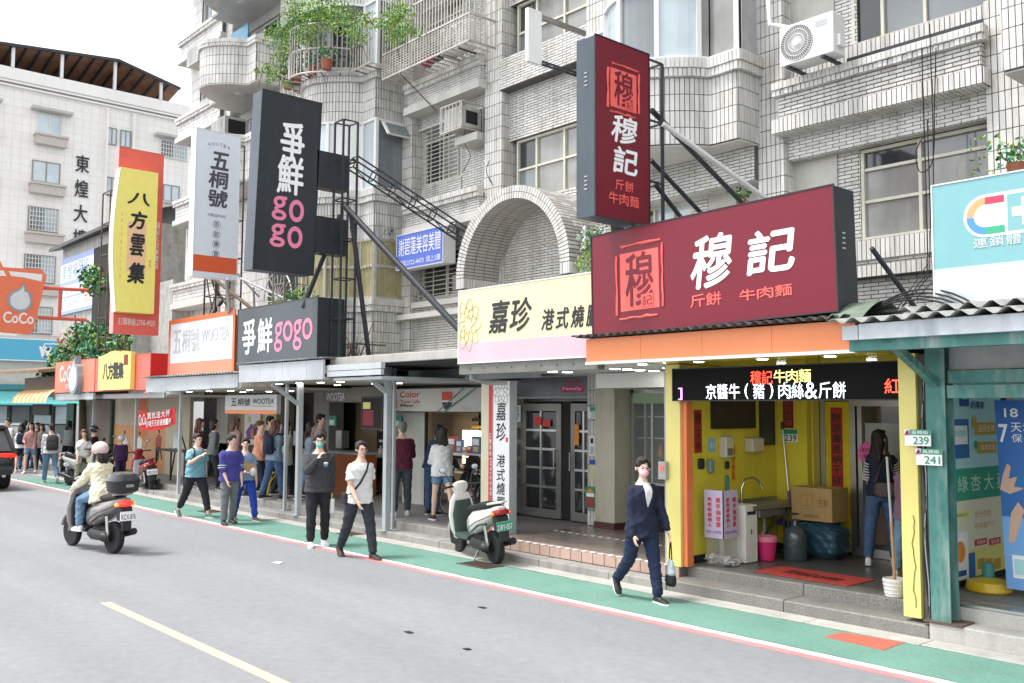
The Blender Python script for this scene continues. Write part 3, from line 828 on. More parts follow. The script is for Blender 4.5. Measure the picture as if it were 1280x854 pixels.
# second floor of that section, behind the blue sign
SOF.box(-17.05, -14.1, 11.55, 12.16, 4.05, 4.16); SOF.box(-16.7, -14.15, 11.72, 12.16, 4.3, 4.42)
body(-17.05, -14.15, 11.8, 12.16, 2.9, 4.05); tiles(T, [(-17.05, 11.8), (-14.15, 11.8)], 2.9, 4.05, 'brick')
body(-16.6, -14.15, 11.85, 12.16, 4.16, 4.3); tiles(T, [(-16.6, 11.85), (-14.15, 11.85)], 4.16, 4.3, 'brick')
window(-16.55, -14.9, 4.5, 5.5, 12.0, mullions=(-15.7,), panes=[m_glassd, m_glassd]); grille(-16.5, -14.95, 4.46, 5.5, 11.86, 3, 11)
body(-14.9, -14.15, 11.99, 12.16, 4.3, 5.6); tiles(T, [(-14.9, 11.99), (-14.15, 11.99)], 4.3, 5.6, 'brick')
# bay over the dark signs, three storeys
plL = bay(-20.0, -16.95, 11.0, .8, [(2.9, 4.5), (5.8, 6.86), (8.4, 9.55), (11.05, 12.15), (13.7, 14.8)], [])
LL = path_len(plL)
ssL = [.02, 1.02, 1.55, 2.2, 2.85, 3.5, LL-1.55, LL-1.03, LL-.02]
pathwindow(plL, 6.86, 8.4, ssL, m_g=[m_glassb, m_glassb, m_glassb, m_glassb, m_glassb, m_aluw, m_glassb, m_glass], tr=None)
pathwindow(plL, 4.5, 5.8, ssL, m_f=m_grille, m_g=m_glassy, tr=5.2)
for z0, z1 in ((9.55, 11.05), (12.15, 13.7)): pathwindow(plL, z0, z1, ssL, m_g=[m_glassb, m_glass, m_glassd], tr=z1-.4)
g = MB()
for k in range(38):                               # upright bars in front of the yellowed glazing
    p, d = path_pt(plL, 1.0+k*(LL-1.05)/38); n_ = Vector((d.y, -d.x))
    g.box(p.x+n_.x*.03-.006, p.x+n_.x*.03+.006, p.y+n_.y*.03-.006, p.y+n_.y*.03+.006, 4.5, 5.8)
part('bay_grille', g, mat('yellowed_bar', (.45, .40, .22), .5, var=.2), bld)
# opened hopper light on the bay's right flank
g = MB(); g.obox((-16.93, 11.12, 8.32), (0, .72, 0), (.24, 0, -.32), (.03, 0, .02)); hw = part('opened_hopper', g, m_aluw, bld)
g = MB(); g.obox((-16.885, 11.18, 8.285), (0, .6, 0), (.19, 0, -.25), (.03, 0, .022)); part('pane', g, m_glass, hw)
# wall left of that bay and balconied section
body(-22.3, -20.0, 11.9, 12.16, 2.9, TOP); tiles(T, [(-22.3, 11.9), (-20.0, 11.9)], 2.9, TOP, 'stack', tw=.1, th=.3)
pl5 = bay_plan(-25.6, -22.7, 11.0, 12.05, .85)
for z in (8.15, 10.74, 13.32, 15.9):
    plan_slab(SOF, [(p[0], p[1]) for p in pl5], z-.03, z)
    # hollow parapet
    wallpath(BK, pl5, z, z+1.1, .12); tiles(T, pl5, z, z+1.02, 'stack', tw=.1, th=.245); cornice(pl5, z+1.0, z+1.2, .07)
    plan_slab(BK, [(p[0], p[1]+.1) for p in pl5], z, z+.14)
    g = MB(); g.lathe([(.0, -.04), (.13, -.04), (.16, 0)], (-24.0, 11.2, z-.03), n=16); part('soffit_lamp', g, m_soff, bld, True)
    window(-25.3, -23.0, z+.2, z+2.3, 12.1, mullions=(-24.5, -23.7), m_g=m_glass, m_f=m_aluw, panes=[m_glassb, m_glassd, m_glass])
    STU.box(-25.75, -22.8, 12.0, 12.16, z+2.3, z+2.55)
# far end strip with ledges
for z in (6.0, 8.65, 11.3, 13.85, 16.4):
    cornice([(-29.35, 11.6), (-26.2, 11.6)], z-.2, z, .1)
    body(-29.3, -26.2, 11.6, 12.16, z-.62, z-.2); tiles(T, [(-29.3, 11.6), (-26.2, 11.6)], z-.62, z-.2, 'brick', tw=.3, th=.1)
    SOF.box(-29.36, -26.14, 11.52, 12.16, z-.78, z-.62)
    body(-29.3, -28.6, 11.99, 12.16, z, z+1.9); tiles(T, [(-29.3, 11.99), (-28.6, 11.99)], z, z+1.9, 'stack', tw=.1, th=.3)
    window(-28.6, -26.6, z+.5, z+1.85, 12.05, mullions=(-27.6,), m_f=m_aluw, panes=[m_glass, m_glassb])
    STU.box(-26.6, -26.2, 11.98, 12.16, z, z+1.9); STU.box(-28.6, -26.6, 11.98, 12.16, z, z+.5)
    STU.box(-29.3, -26.2, 11.9, 12.16, z+1.85, z+1.87)
# bay at the picture's right edge
plR = bay(-4.2, -1.6, 11.05, .7, [(5.98, 7.45), (8.55, 10.1), (11.2, 12.7)], [])
plan_slab(SOF, [(p[0], p[1]+.03) for p in plR], 5.955, 5.978)
LR = path_len(plR)
for z0, z1 in ((7.45, 8.55), (10.1, 11.2)): pathwindow(plR, z0, z1, [.02, .85, 1.3, 1.9, 2.5, LR-1.3, LR-.85, LR-.02], m_g=[m_glass, m_glassb])
body(-4.2, 9, 11.9, 12.16, 2.9, 6.0); tiles(T, [(-4.2, 11.9), (2.0, 11.9)], 2.9, 6.0, 'brick')
body(.9, 9, 11.8, 12.16, 6.0, TOP)
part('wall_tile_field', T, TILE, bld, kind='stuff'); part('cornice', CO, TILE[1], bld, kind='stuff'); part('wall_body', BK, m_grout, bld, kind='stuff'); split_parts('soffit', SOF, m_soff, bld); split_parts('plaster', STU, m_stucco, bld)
s = MB(); s.box(-.0975, .0975, -.010, 0, -.021, .021, .003)
wm = []
for k in range(3):
    me = s.mesh('wall_tile'); me.materials.append(TILE[k]); wm.append(me)
for (c_, a) in whole: inst('wall_tile', random.choice(wm), c_, bld, rz=a)
# brackets of the empty sign frame on the left of the bay
g = MB(); g.box(-11.3, -11.22, 10.2, 10.5, 7.85, 8.75); 
a_, b_ = Vector((-11.26, 10.35, 7.9)), Vector((-10.9, 11.9, 7.9))
e = thing('sign_bracket', 'empty white sign bracket sticking out beside the vertical red sign', 'bracket', (-11.26, 11.6, 7.8))
part('plate', g, m_aluw, e)
g = MB(); g.bar((-11.26, 10.5, 8.68), (-11.26, 11.95, 8.68), .07); part('arm', g, m_frame, e)
g = MB(); g.bar((-11.3, 10.5, 7.9), (-11.3, 11.95, 7.9), .03); g.bar((-11.2, 10.5, 7.9), (-11.2, 11.95, 7.9), .03)
for i in range(6): g.bar((-11.3, 10.6+i*.22, 7.9), (-11.2, 10.7+i*.22, 7.9), .018)
part('arm', g, m_blk, e)
# ------------------------------------------------------------------ flat faces of signs, boards, panels
class Face:
    def __init__(s, org, right, W, H, parent, up=(0, 0, 1)):
        s.o = Vector(org); s.r = Vector(right).normalized(); s.u = Vector(up).normalized(); s.W = W; s.H = H; s.p = parent
        s.n = s.r.cross(s.u)
    def at(s, u, v, out=0.0): return s.o+s.r*(u*s.W)+s.u*(v*s.H)+s.n*out
    def uv(s, px, py):
        d = ray(px, py); P = EYE+d*((s.o-EYE).dot(s.n)/d.dot(s.n))-s.o; c = s.r.dot(s.u); a, b = P.dot(s.r), P.dot(s.u); k = 1-c*c
        return ((a-c*b)/k/s.W, (b-c*a)/k/s.H)
    def text(s, t, u0, v0, u1, v1, m, mode='box', proud=.004, name='lettering', **k):
        f = {'box': letters, 'col': column_letters, 'row': row_letters}[mode]
        f(t, s.at(u0, v0), s.r, s.u, (u1-u0)*s.W, (v1-v0)*s.H, m, s.p, proud=proud, name=name, **k)
    def ptext(s, t, x0, y0, x1, y1, m, mode='box', **k):      # photo pixels: left-bottom (x0,y0), right-top (x1,y1)
        a = s.uv(x0, y0); b = s.uv(x1, y1); s.text(t, a[0], a[1], b[0], b[1], m, mode, **k)
    def poly(s, pts, m, proud=.003, t=.003, name='print', parent=None):
        g = MB(); g.prism([s.at(u, v, proud-t*.9) for u, v in pts], s.n*t); return part(name, g, m, parent or s.p)
    def rect(s, u0, v0, u1, v1, m, proud=.003, t=.003, name='print', parent=None): return s.poly([(u0, v0), (u1, v0), (u1, v1), (u0, v1)], m, proud, t, name, parent)
    def disc(s, u, v, r, m, proud=.003, n=28, name='print', ring=0, a0=0, a1=2*PI):
        g = MB(); c = s.at(u, v, proud)
        if ring:
            for i in range(n):
                q0, q1 = a0+(a1-a0)*i/n, a0+(a1-a0)*(i+1)/n
                P = [c+s.r*(math.cos(q)*k)+s.u*(math.sin(q)*k) for q, k in ((q0, r-ring), (q0, r), (q1, r), (q1, r-ring))]
                g.prism(P, s.n*-.003)
        else: g.prism([c+s.r*(math.cos(2*PI*i/n)*r)+s.u*(math.sin(2*PI*i/n)*r) for i in range(n)], s.n*-.003)
        return part(name, g, m, s.p)
def board(face_mat, f, depth, name='panel', edge=None, ew=.02, label=None):
    """the slab behind a Face, with an optional rim"""
    g = MB(); o = f.o-f.n*depth
    g.obox(o, f.r*f.W, f.n*depth, f.u*f.H) if (f.r.cross(f.n)).dot(f.u) > 0 else g.obox(o, f.n*depth, f.r*f.W, f.u*f.H)
    p_ = part(name, g, face_mat, f.p, label=label)
    if edge:
        e = MB(); k = depth+.008
        for a, b, c, d in ((-ew, -ew, f.W+ew, 0), (-ew, f.H, f.W+ew, f.H+ew), (-ew, 0, 0, f.H), (f.W, 0, f.W+ew, f.H)):
            q = f.o+f.r*a+f.u*b-f.n*depth
            e.obox(q, f.n*k, f.r*(c-a), f.u*(d-b)) if f.n.cross(f.r).dot(f.u) > 0 else e.obox(q, f.r*(c-a), f.n*k, f.u*(d-b))
        part('frame', e, edge, f.p)
    return p_
SR = (1, 0, 0)      # a face looking at the street reads left to right along +x
ER = (0, 1, 0)      # a face looking up the street (towards +x) reads along +y

def post(name, label, x, y, z0, z1, w, m, d=None, group=None, foot=True, cat='post'):
    d = d or w
    t = thing(name, label, cat, (x, y, z0), group)
    g = MB(); g.box(x-w/2, x+w/2, y-d/2, y+d/2, z0, z1, .006); part('shaft', g, m, t)
    if foot:
        g = MB(); g.box(x-w/2-.03, x+w/2+.03, y-d/2-.03, y+d/2+.03, z0, z0+.012); part('base_plate', g, m, t)
    return t
def corrugated(parent, x0, x1, y0, y1, z0, z1, m, pitch=.12, amp=.018, name='corrugated_sheet', t=.004):
    """sheet rising from (y0,z0) at the street edge to (y1,z1)"""
    g = MB(); n = int((x1-x0)/pitch*6); P = []
    for i in range(n+1):
        x = x0+(x1-x0)*i/n; dz = amp*math.sin(2*PI*(x-x0)/pitch); P.append((x, dz))
    for (xa, da), (xb, db) in zip(P, P[1:]):
        g.hexa([(xa, y0, z0+da), (xb, y0, z0+db), (xb, y1, z1+db), (xa, y1, z1+da), (xa, y0, z0+da+t), (xb, y0, z0+db+t), (xb, y1, z1+db+t), (xa, y1, z1+da+t)])
    return part(name, g, m, parent)
def downlights(t, spots, z, r=.07):
    for x, y in spots:
        g = MB(); g.lathe([(.001, 0), (r, 0), (r+.012, -.012), (r+.012, -.016), (.001, -.016)], (x, y, z+.002), n=20); o = part('downlight', g, m_aluw, t, True)
        g = MB(); g.lathe([(.001, -.0165), (r-.004, -.0165), (r-.004, -.021), (.001, -.021)], (x, y, z+.002), n=20); part('bulb', g, m_lamp, o)
m_corr = mat('weathered_sheet', (.33, .34, .32), .7, var=.3, scale=3, dirt=.7, dirt_rgb=(.10, .10, .09))
m_corrb = mat('black_sheet_edge', (.05, .05, .05), .7, var=.4, scale=5, dirt=.5, dirt_rgb=(.3, .3, .28))
m_ceilw = mat('white_ceiling', (.62, .62, .60), .6, var=.05, scale=1, dirt=.12, dirt_rgb=(.4, .4, .36))

# ---- canopy of the yellow noodle shop (239)
cn = thing('shop_canopy', 'orange fronted canopy with yellow underside over the yellow noodle shop', 'canopy', (-6.4, 9, 2.7))
g = MB(); x = -8.16
while x < -4.6:
    g.box(x+.002, min(x+.88, -4.6)-.002, 8.40, 8.43, 2.74, 3.02); x += .88
part('fascia_board', g, m_org, cn)
g = MB(); g.box(-8.16, -4.6, 8.385, 8.45, 2.705, 2.738); part('trim', g, m_aluw, cn)
g = MB(); g.box(-8.15, -4.6, 8.45, 12.1, 2.725, 2.755); part('ceiling', g, mat('yellow_ceiling', (.50, .43, .05), .12, var=.05, scale=1, spec=.7), cn)
downlights(cn, [(-7.6, 8.8), (-6.75, 8.8), (-5.9, 8.8), (-5.1, 8.8), (-6.7, 10.4), (-5.5, 10.4)], 2.722, .06)
corrugated(cn, -8.3, -4.62, 8.28, 12.0, 3.05, 3.12, m_corrb, .125, .02)
# ---- LED board
led = thing('led_board', 'black scrolling display board with red, yellow and white characters', 'led display', (-5.97, 9.2, 2.3))
f = Face((-7.42, 9.16, 2.275), SR, 2.90, .375, led)
board(mat('led_black', (.004, .004, .005), .7, var=0, spec=.15), f, .14, 'housing', m_bplast, .012)
m_lr = mat('led_red', (1, .06, .03), .5, var=0, emit=1.6); m_ly = mat('led_yellow', (.95, .85, .25), .5, var=0, emit=1.0); m_lw = mat('led_white', (.85, .95, 1), .5, var=0, emit=1.2); m_lv = mat('led_violet', (.75, .3, 1), .5, var=0, emit=1.2)
f.ptext('穆記', 938, 481, 966, 463, m_lr, 'row', gap=.06, bold=0.0); f.ptext('牛肉麵', 967, 479, 1014, 461, m_ly, 'row', gap=.06, bold=0.0)
f.ptext('京醬牛(豬)肉絲&斤餅', 882, 499, 1058, 477, m_lw, 'row', gap=.10, bold=0.0)
f.ptext('紅', 1106, 492, 1126, 473, m_lr, bold=0.0); f.ptext(']', 848, 500, 853, 485, m_lv, bold=0.0)
# ---- posts of that shop
t = thing('shop_pillar', 'yellow painted pillar with orange shutter rail left of the noodle shop', 'pillar', (-7.4, 9.3, .26))
g = MB(); g.box(-7.62, -7.40, 9.26, 9.46, .255, 2.72, .004); part('cladding', g, m_yell, t)
g = MB(); g.box(-7.398, -7.33, 9.30, 9.42, .262, 2.27); part('shutter_rail', g, mat('orange_paint', (.72, .20, .07), .4, var=.08), t)
g = MB(); g.box(-7.66, -7.622, 9.28, 9.34, .26, 2.7); part('edge_strip', g, m_gpost, t)
g = MB(); g.box(-7.70, -7.58, 9.2, 9.258, 1.30, 1.52, .006); sw = part('call_button', g, mat('panel_grey', (.36, .37, .37), .4), t)
g = MB(); g.lathe([(.001, 0), (.034, 0), (.034, .012), (.001, .016)], (-7.64, 9.2, 1.44), (0, -1, 0), 18); part('button', g, flat('signal_red', (.75, .12, .08), emit=.3), sw)
t = thing('shop_pillar', 'yellow painted pillar with a cable crack right of the noodle shop', 'pillar', (-4.42, 9.1, .17))
g = MB(); g.box(-4.52, -4.345, 9.06, 9.22, .172, 2.72, .004); part('cladding', g, m_yell, t)
g = MB(); g.tube([(-4.40+.012*math.sin(k*.9)+.006*math.sin(k*2.3), 9.052, 1.15-k*.055) for k in range(17)], .0035, 5); part('cable', g, m_rubber, t)
t = thing('steel_post', 'weathered teal steel post between the noodle shop and the pharmacy', 'post', (-4.15, 9.12, .17))
g = MB(); g.box(-4.235, -4.05, 9.03, 9.045, .18, 2.8); g.box(-4.235, -4.05, 9.205, 9.22, .18, 2.8); g.box(-4.15, -4.135, 9.045, 9.205, .18, 2.8); part('i_beam', g, m_teal, t)
g = MB(); g.box(-4.30, -3.93, 8.99, 9.26, .17, .185); part('base_plate', g, m_rust, t)
g = MB(); g.box(-4.17, -4.10, 8.08, 9.04, 2.66, 2.72) if False else g.bar((-4.14, 9.03, 2.42), (-4.14, 8.1, 2.80), .07, .07); part('knee_brace', g, m_teal, t)
g = MB(); g.box(-4.33, -4.25, 9.1, 9.3, .172, 2.7); part('cable_chase', g, mat('grimy_wall', (.10, .095, .085), .9, var=.3, dirt=.4), t)
for k in range(3):
    g = MB(); g.tube([(-4.30+.012*k+.015*math.sin(j*.9+k), 9.085, 2.6-j*.15) for j in range(17)], .006, 5); part('cable', g, (m_rubber, m_gpost, m_rubber)[k], t)
for (px0, py0, px1, py1, num, lab) in ((1131, 557, 1163, 535, '239', 'green and white house number plate 239, upper one'), (1145, 581, 1177, 559, '241', 'lower green and white house number plate 241')):
    y = 8.98; a, b = PY(px0, py0, y), PY(px1, py1, y)
    t = thing('house_number_plate', lab+' between yellow and teal posts', 'number plate', (a.x, y, a.z), 'house number plates'); f = Face((a.x, y, a.z), SR, b.x-a.x, .155, t)
    board(m_wbright, f, .01, 'plate'); f.rect(.2, .66, 1, 1, flat('sign_green', (.03, .30, .16)), .002); f.text('吳興街', .28, .72, .92, .95, m_wbright, bold=0.0039, proud=.006); f.text(num, .34, .1, .93, .56, flat('sign_green', (.03, .3, .16)), bold=0.0077)
    for q in ((.1, .8), (.16, .72), (.06, .7), (.12, .88)): f.disc(q[0], q[1], .014, flat('blossom', (.55, .12, .30)), .005, 10)
# ---- canopy of the pharmacy
cp = thing('shop_canopy', 'rusty corrugated canopy on teal beams over the pharmacy at the right edge', 'canopy', (-1, 9, 2.8))
g = MB(); g.box(-4.52, -4.37, 8.02, 8.10, 2.80, 2.93); g.box(-4.36, 3, 8.02, 8.10, 2.80, 2.94)
part('fascia_board', g, mat('peeling_fascia', (.50, .54, .57), .7, var=.15, scale=3, dirt=.75, dirt_rgb=(.19, .235, .29)), cp)
corrugated(cp, -4.62, 3, 7.95, 11.9, 2.97, 3.35, m_corr, .19, .026)
corrugated(cp, -4.10, 3, 8.25, 11.9, 3.06, 3.42, m_corr, .19, .03)
g = MB(); g.box(-4.5, 3, 8.10, 8.22, 2.70, 2.80); part('front_beam', g, m_teal, cp)
g = MB(); g.box(-4.04, 3, 9.08, 9.2, 2.42, 2.54); g.box(-4.04, 3, 9.05, 9.2, 2.28, 2.40); part('roller_shutter_box', g, m_teal, cp)
g = MB(); g.box(-4.04, 3, 9.12, 9.18, 2.55, 2.82); part('upper_panel', g, mat('frosty_panel', (.30, .31, .31), .5, var=.15, dirt=.3), cp)
g = MB(); g.box(-4.0, 3, 8.2, 12.0, 2.82, 2.84); part('ceiling', g, m_ceilw, cp)
g = MB(); n = 12
pr0 = [(-4.9+.0*k, 8.3+.85*k/n, 3.02+.20*math.sin(PI*k/n*.9)) for k in range(n+1)]
for a, b in zip(pr0, pr0[1:]): g.hexa([(a[0]+.05, a[1], a[2]), (a[0]+.42, a[1], a[2]), (b[0]+.42, b[1], b[2]), (b[0]+.05, b[1], b[2]), (a[0]+.05, a[1], a[2]+.006), (a[0]+.42, a[1], a[2]+.006), (b[0]+.42, b[1], b[2]+.006), (b[0]+.05, b[1], b[2]+.006)])
solo('curled_sheet', g, mat('mossy_sheet', (.13, .17, .13), .8, var=.3, dirt=.5), 'curled mossy green roofing sheet lying between the two canopies', 'roofing sheet', smooth=True)
cb = thing('cable_bundle', 'loose black cables hanging over the corrugated roof by the turquoise sign', 'cables', (-4.2, 9, 3.1))
for k in range(7):
    a = Vector((-4.75+.03*k, 8.7, 3.06+.01*k)); b = Vector((-3.7+.06*k, 8.5, 3.08)); mid = (a+b)/2+Vector((0, .1, .25+.05*k if k < 4 else .02))
    pts = [a*(1-t)**2+mid*2*t*(1-t)+b*t*t for t in [j/10 for j in range(11)]]
    g = MB(); g.tube(pts, .009, 6); part('cable', g, m_rubber, cb, True)
wires = [((1102, 440), (1160, 330), (1158, 250)), ((1110, 430), (1162, 345), (1163, 270)), ((1115, 425), (1160, 340), (1156, 180)), ((1120, 425), (1168, 350), (1166, 150))]
for w in wires:
    P = [PY(w[0][0], w[0][1]-25, 9.5), PY(w[1][0], w[1][1], 11.3), PY(w[2][0], w[2][1], 11.42), PY(w[2][0]-4, w[2][1]-120, 11.42)]
    g = MB(); g.tube(P, .007, 5); part('cable', g, m_rubber, cb, True)

# ---- inside of 239
rm = thing('noodle_shop_room', 'yellow panelled open shop front of the noodle shop', 'shop front', (-6, 10.5, .26))
XL, YB = -7.45, 11.42
g = MB()
for k in range(5):
    y0 = 9.46+k*.4; g.box(XL-.03, XL-(.0 if k % 2 else .002), y0+.002, min(y0+.398, YB), .30, 2.72)
part('wall_panel', g, m_yellw, rm)
g = MB(); g.box(XL-.16, XL-.035, 9.46, YB, .25, 2.72); part('side_wall', g, m_stucco, rm)
g = MB(); g.box(XL-.03, -6.98, YB, YB+.12, .26, 2.72); g.box(-7.0, -6.96, YB+.12, 11.7, .26, 2.72); part('wall_panel', g, m_yellw, rm)
g = MB(); g.box(XL, XL+.015, 9.5, YB, .26, .36); g.box(XL, -6.97, YB-.015, YB, .26, .36); part('skirting', g, m_rubber, rm)
g = MB(); g.box(-4.62, -4.54, 9.3, 11.9, .26, 2.72); part('side_wall', g, m_yellw, rm)
g = MB(); g.box(-6.96, -4.62, 11.74, 11.82, 2.30, 2.72); part('lintel', g, m_yellw, rm)
DY = 11.7
g = MB(); g.box(-6.95, -6.88, DY, DY+.07, .27, 2.3); g.box(-6.52, -6.44, DY, DY+.07, .27, 2.3); g.box(-6.44, -5.62, DY-.01, DY+.05, 2.22, 2.30); g.box(-6.44, -5.62, DY-.01, DY+.05, .27, .38)
g.box(-5.62, -5.54, DY, DY+.07, .27, 2.3); g.box(-5.54, -4.62, DY, DY+.06, 2.22, 2.3); g.box(-5.54, -4.62, DY, DY+.06, .27, .36); g.box(-6.40, -6.34, DY-.015, DY+.04, .38, 2.22); part('door_frame', g, m_steel, rm)
g = MB(); g.box(-6.88, -6.52, DY+.02, DY+.04, .30, 2.28); part('fixed_panel', g, mat('yellow_film', (.62, .50, .02), .25, var=.1), rm)
g = MB(); g.box(-6.34, -5.62, DY+.01, DY+.02, .38, 2.22); dr = part('glass_door', g, mat('door_glass', (.05, .05, .045), .05, var=.3, scale=1, spec=.8, alpha=1), rm)
g = MB(); g.box(-5.54, -4.62, DY+.01, DY+.02, .36, 2.22); part('glass_door', g, MATS['door_glass'], rm)
g = MB(); g.box(-6.3, -5.66, DY-.001, DY+.008, 1.2, 2.0); part('reflection_film', g, mat('pale_film', (.33, .37, .34), .15, var=.35, scale=1.3), dr)  # pale reflection painted on the door glass as a thin sheet
g = MB(); g.box(-6.25, -5.7, DY+.002, DY+.009, .45, 1.05); part('lower_panel', g, mat('dim_wood', (.12, .075, .045), .4, var=.3, scale=6), dr)
g = MB(); g.box(-6.12, -5.9, DY-.03, DY, 1.02, 1.2); part('handle_box', g, m_yellw, dr)
a, b = PY(1072, 581, DY-.02), PY(1099, 552, DY-.02); t = thing('notice', 'pink star shaped poster stuck on the glass door', 'poster', (a.x, DY-.02, a.z)); f = Face((a.x, DY-.02, a.z), SR, b.x-a.x, b.z-a.z, t); f.poly([(.5+.5*math.cos(2*PI*k/24)*(1 if k % 2 else .86), .5+.5*math.sin(2*PI*k/24)*(1 if k % 2 else .86)) for k in range(24)], flat('hot_pink', (.75, .12, .38)), .002); f.text('歡迎光臨', .2, .55, .8, .72, m_ink, 'row', proud=.006); f.text('請推門', .25, .3, .75, .46, m_ink, 'row', proud=.006)
# couplets, boards and notices (each its own thing, all hung on the walls)
m_cred = flat('couplet_red', (.45, .03, .025), .6, var=.12)
def notice(name, label, cat, face, W, H, org, mt, txt=None, tm=None, mode='col', box=(.1, .06, .9, .94), th=.006, grp=None, edge=None, **k):
    t = thing(name, label, cat, org, grp); f = Face(org, face, W, H, t); board(mt, f, th, 'sheet', edge, .012)
    if txt: f.text(txt, *box, tm, mode, **k)
    return t, f
notice('red_couplet', 'red paper couplet with four black characters beside the sink', 'couplet', ER, .15, .54, (XL+.008, 9.60, 1.62), m_cred, '龍工大吉', m_ink, bold=0.0116)
notice('red_couplet', 'long red couplet of seven characters on the yellow door panel', 'couplet', SR, .17, 1.10, (-6.80, DY+.012, 1.10), m_cred, '財源廣進納千祥', m_ink, bold=0.0116)
notice('red_couplet', 'small deep red paper above the inner 239 plate', 'couplet', SR, .16, .42, (-7.34, YB-.007, 1.92), flat('deep_red', (.22, .015, .02), .6), '恭賀新禧', flat('dim_gold', (.35, .1, .06)), bold=0.0039)
notice('red_banner_strip', 'red paper strip over the glass door of the noodle shop', 'banner', SR, 1.0, .09, (-6.35, DY-.012, 2.31), m_cred, '招財進寶四季興隆', m_ink, 'row', (.03, .1, .97, .9), bold=0.0077)
t, f = notice('house_number_plate', 'green and white plate 239 on the inner yellow wall by the mop', 'number plate', SR, .24, .17, (-7.36, YB-.008, 1.73), m_wbright, '239', flat('plate_green_dark', (.02, .12, .08)), 'box', (.2, .08, .95, .58), grp=None, bold=0.0116)
f.rect(0, .64, 1, 1, flat('sign_green', (.03, .3, .16)), .003)
t, f = notice('blackboard', 'dark wall board above the soap dispensers', 'board', ER, .92, .38, (XL+.03, 9.95, 1.93), mat('dark_board', (.035, .025, .02), .5, var=.2), None, th=.03, edge=m_bplast)
t, f = notice('framed_board', 'tall dark framed board in the corner of the noodle shop', 'board', ER, .30, .62, (XL+.03, 11.02, 1.70), mat('dark_slate', (.05, .055, .05), .4, var=.2), None, th=.03, edge=m_bplast)
notice('vertical_notice', 'narrow yellow notice with red characters above the sink', 'notice', ER, .09, .50, (XL+.008, 10.36, 1.22), flat('notice_yellow', (.68, .50, .03)), '請勿坐臥', m_red, bold=0.0077)
notice('sticker', 'small light blue sticker left of the soap dispenser', 'sticker', ER, .15, .17, (XL+.008, 9.88, 1.63), flat('sky_sticker', (.22, .45, .60)), '洗手', m_wbright, 'row', (.1, .2, .9, .7))
def wallbox(name, label, cat, y0, y1, z0, z1, d, m, cut=True, group=None):
    t = thing(name, label, cat, (XL, (y0+y1)/2, z0), group)
    g = MB(); g.box(XL+.002, XL+d, y0, y1, z0, z1, .02); part('body', g, m, t, True)
    if cut:
        g = MB(); g.box(XL+d-.004, XL+d+.006, y0+.03, y1-.03, z0+.04, z0+(z1-z0)*.45, .004); part('window', g, m_frame, t)
    return t
m_iv = mat('ivory_plastic', (.58, .54, .40), .4, var=.06)
wallbox('soap_dispenser', 'ivory wall dispenser beside the red couplet', 'dispenser', 10.10, 10.27, 1.54, 1.83, .12, m_iv)
wallbox('paper_towel_box', 'ivory paper towel box over the sink', 'dispenser', 10.66, 10.92, 1.60, 1.80, .14, m_iv, False)
wallbox('wall_socket', 'grey double socket on the yellow wall', 'socket', 9.66, 9.78, 1.42, 1.55, .03, m_bplast, False); wallbox('sensor_dispenser', 'small blue grey dispenser under the sticker', 'dispenser', 9.84, 9.93, 1.36, 1.54, .07, mat('bluegrey', (.2, .27, .28), .4))
wallbox('wall_socket', 'small dark socket below the ivory dispenser', 'socket', 10.22, 10.3, 1.40, 1.50, .03, m_bplast, False); wallbox('brush', 'teal brush hanging on the yellow wall', 'brush', 10.22, 10.28, 1.08, 1.32, .04, mat('tealp', (.05, .25, .24), .5), False)
# sink with tap, hose and bucket below
sk = thing('sink', 'steel hand sink with a curved tap on the yellow wall', 'sink', (XL+.2, 10.8, .9))
g = MB(); g.box(XL+.01, XL+.46, 10.18, 11.32, .90, .96, .008); part('basin_top', g, m_frame, sk)
g = MB(); g.box(XL+.02, XL+.06, 10.18, 11.32, .96, 1.0); part('upstand', g, m_steel, sk)
g = MB(); g.box(XL+.08, XL+.40, 10.4, 11.0, .78, .905, .02); part('basin_bowl', g, m_frame, sk)
g = MB(); g.tube([(XL+.12, 10.42, .96), (XL+.12, 10.42, 1.15), (XL+.15, 10.46, 1.27), (XL+.2, 10.56, 1.29), (XL+.24, 10.64, 1.24), (XL+.26, 10.68, 1.14)], [.014, .013, .012, .012, .013, .02], 10); part('tap', g, m_chrome, sk, True)
g = MB(); g.tube([(XL+.25, 10.72, .78), (XL+.25, 10.72, .6), (XL+.22, 10.6, .42), (XL+.1, 10.5, .36)], .022, 10); part('drain_hose', g, m_gpost, sk, True)
g = MB(); g.bar((XL+.42, 11.2, .28), (XL+.3, 11.0, .9), .03); g.bar((XL+.03, 10.9, .28), (XL+.25, 11.1, .88), .03); part('leg', g, m_bplast, sk)
# white water cabinet, invoice box
ct = thing('cabinet', 'slim white floor cabinet under the sink', 'cabinet', (XL+.3, 10.05, .26))
g = MB(); g.box(XL+.05, XL+.45, 10.02, 10.28, .27, .98, .01); part('carcass', g, m_white, ct)
g = MB(); g.box(XL+.452, XL+.456, 10.06, 10.24, .86, .90); part('slot', g, m_rubber, ct); g = MB(); g.box(XL+.452, XL+.455, 10.13, 10.16, .62, .68); part('badge', g, flat('badge_green', (.05, .3, .2)), ct)
ib = thing('donation_box', 'clear invoice donation box with lilac panels full of paper slips', 'donation box', (-7.1, 9.72, .26))
XA, YA = -7.30, 9.62
f1 = Face((XA, YA-.02, .60), SR, .28, .58, ib); board(flat('lilac', (.50, .44, .60)), f1, .01, 'front_panel')
f2 = Face((XA+.28, YA-.02, .60), ER, .30, .58, ib); board(flat('lilac', (.50, .44, .60)), f2, .01, 'side_panel')
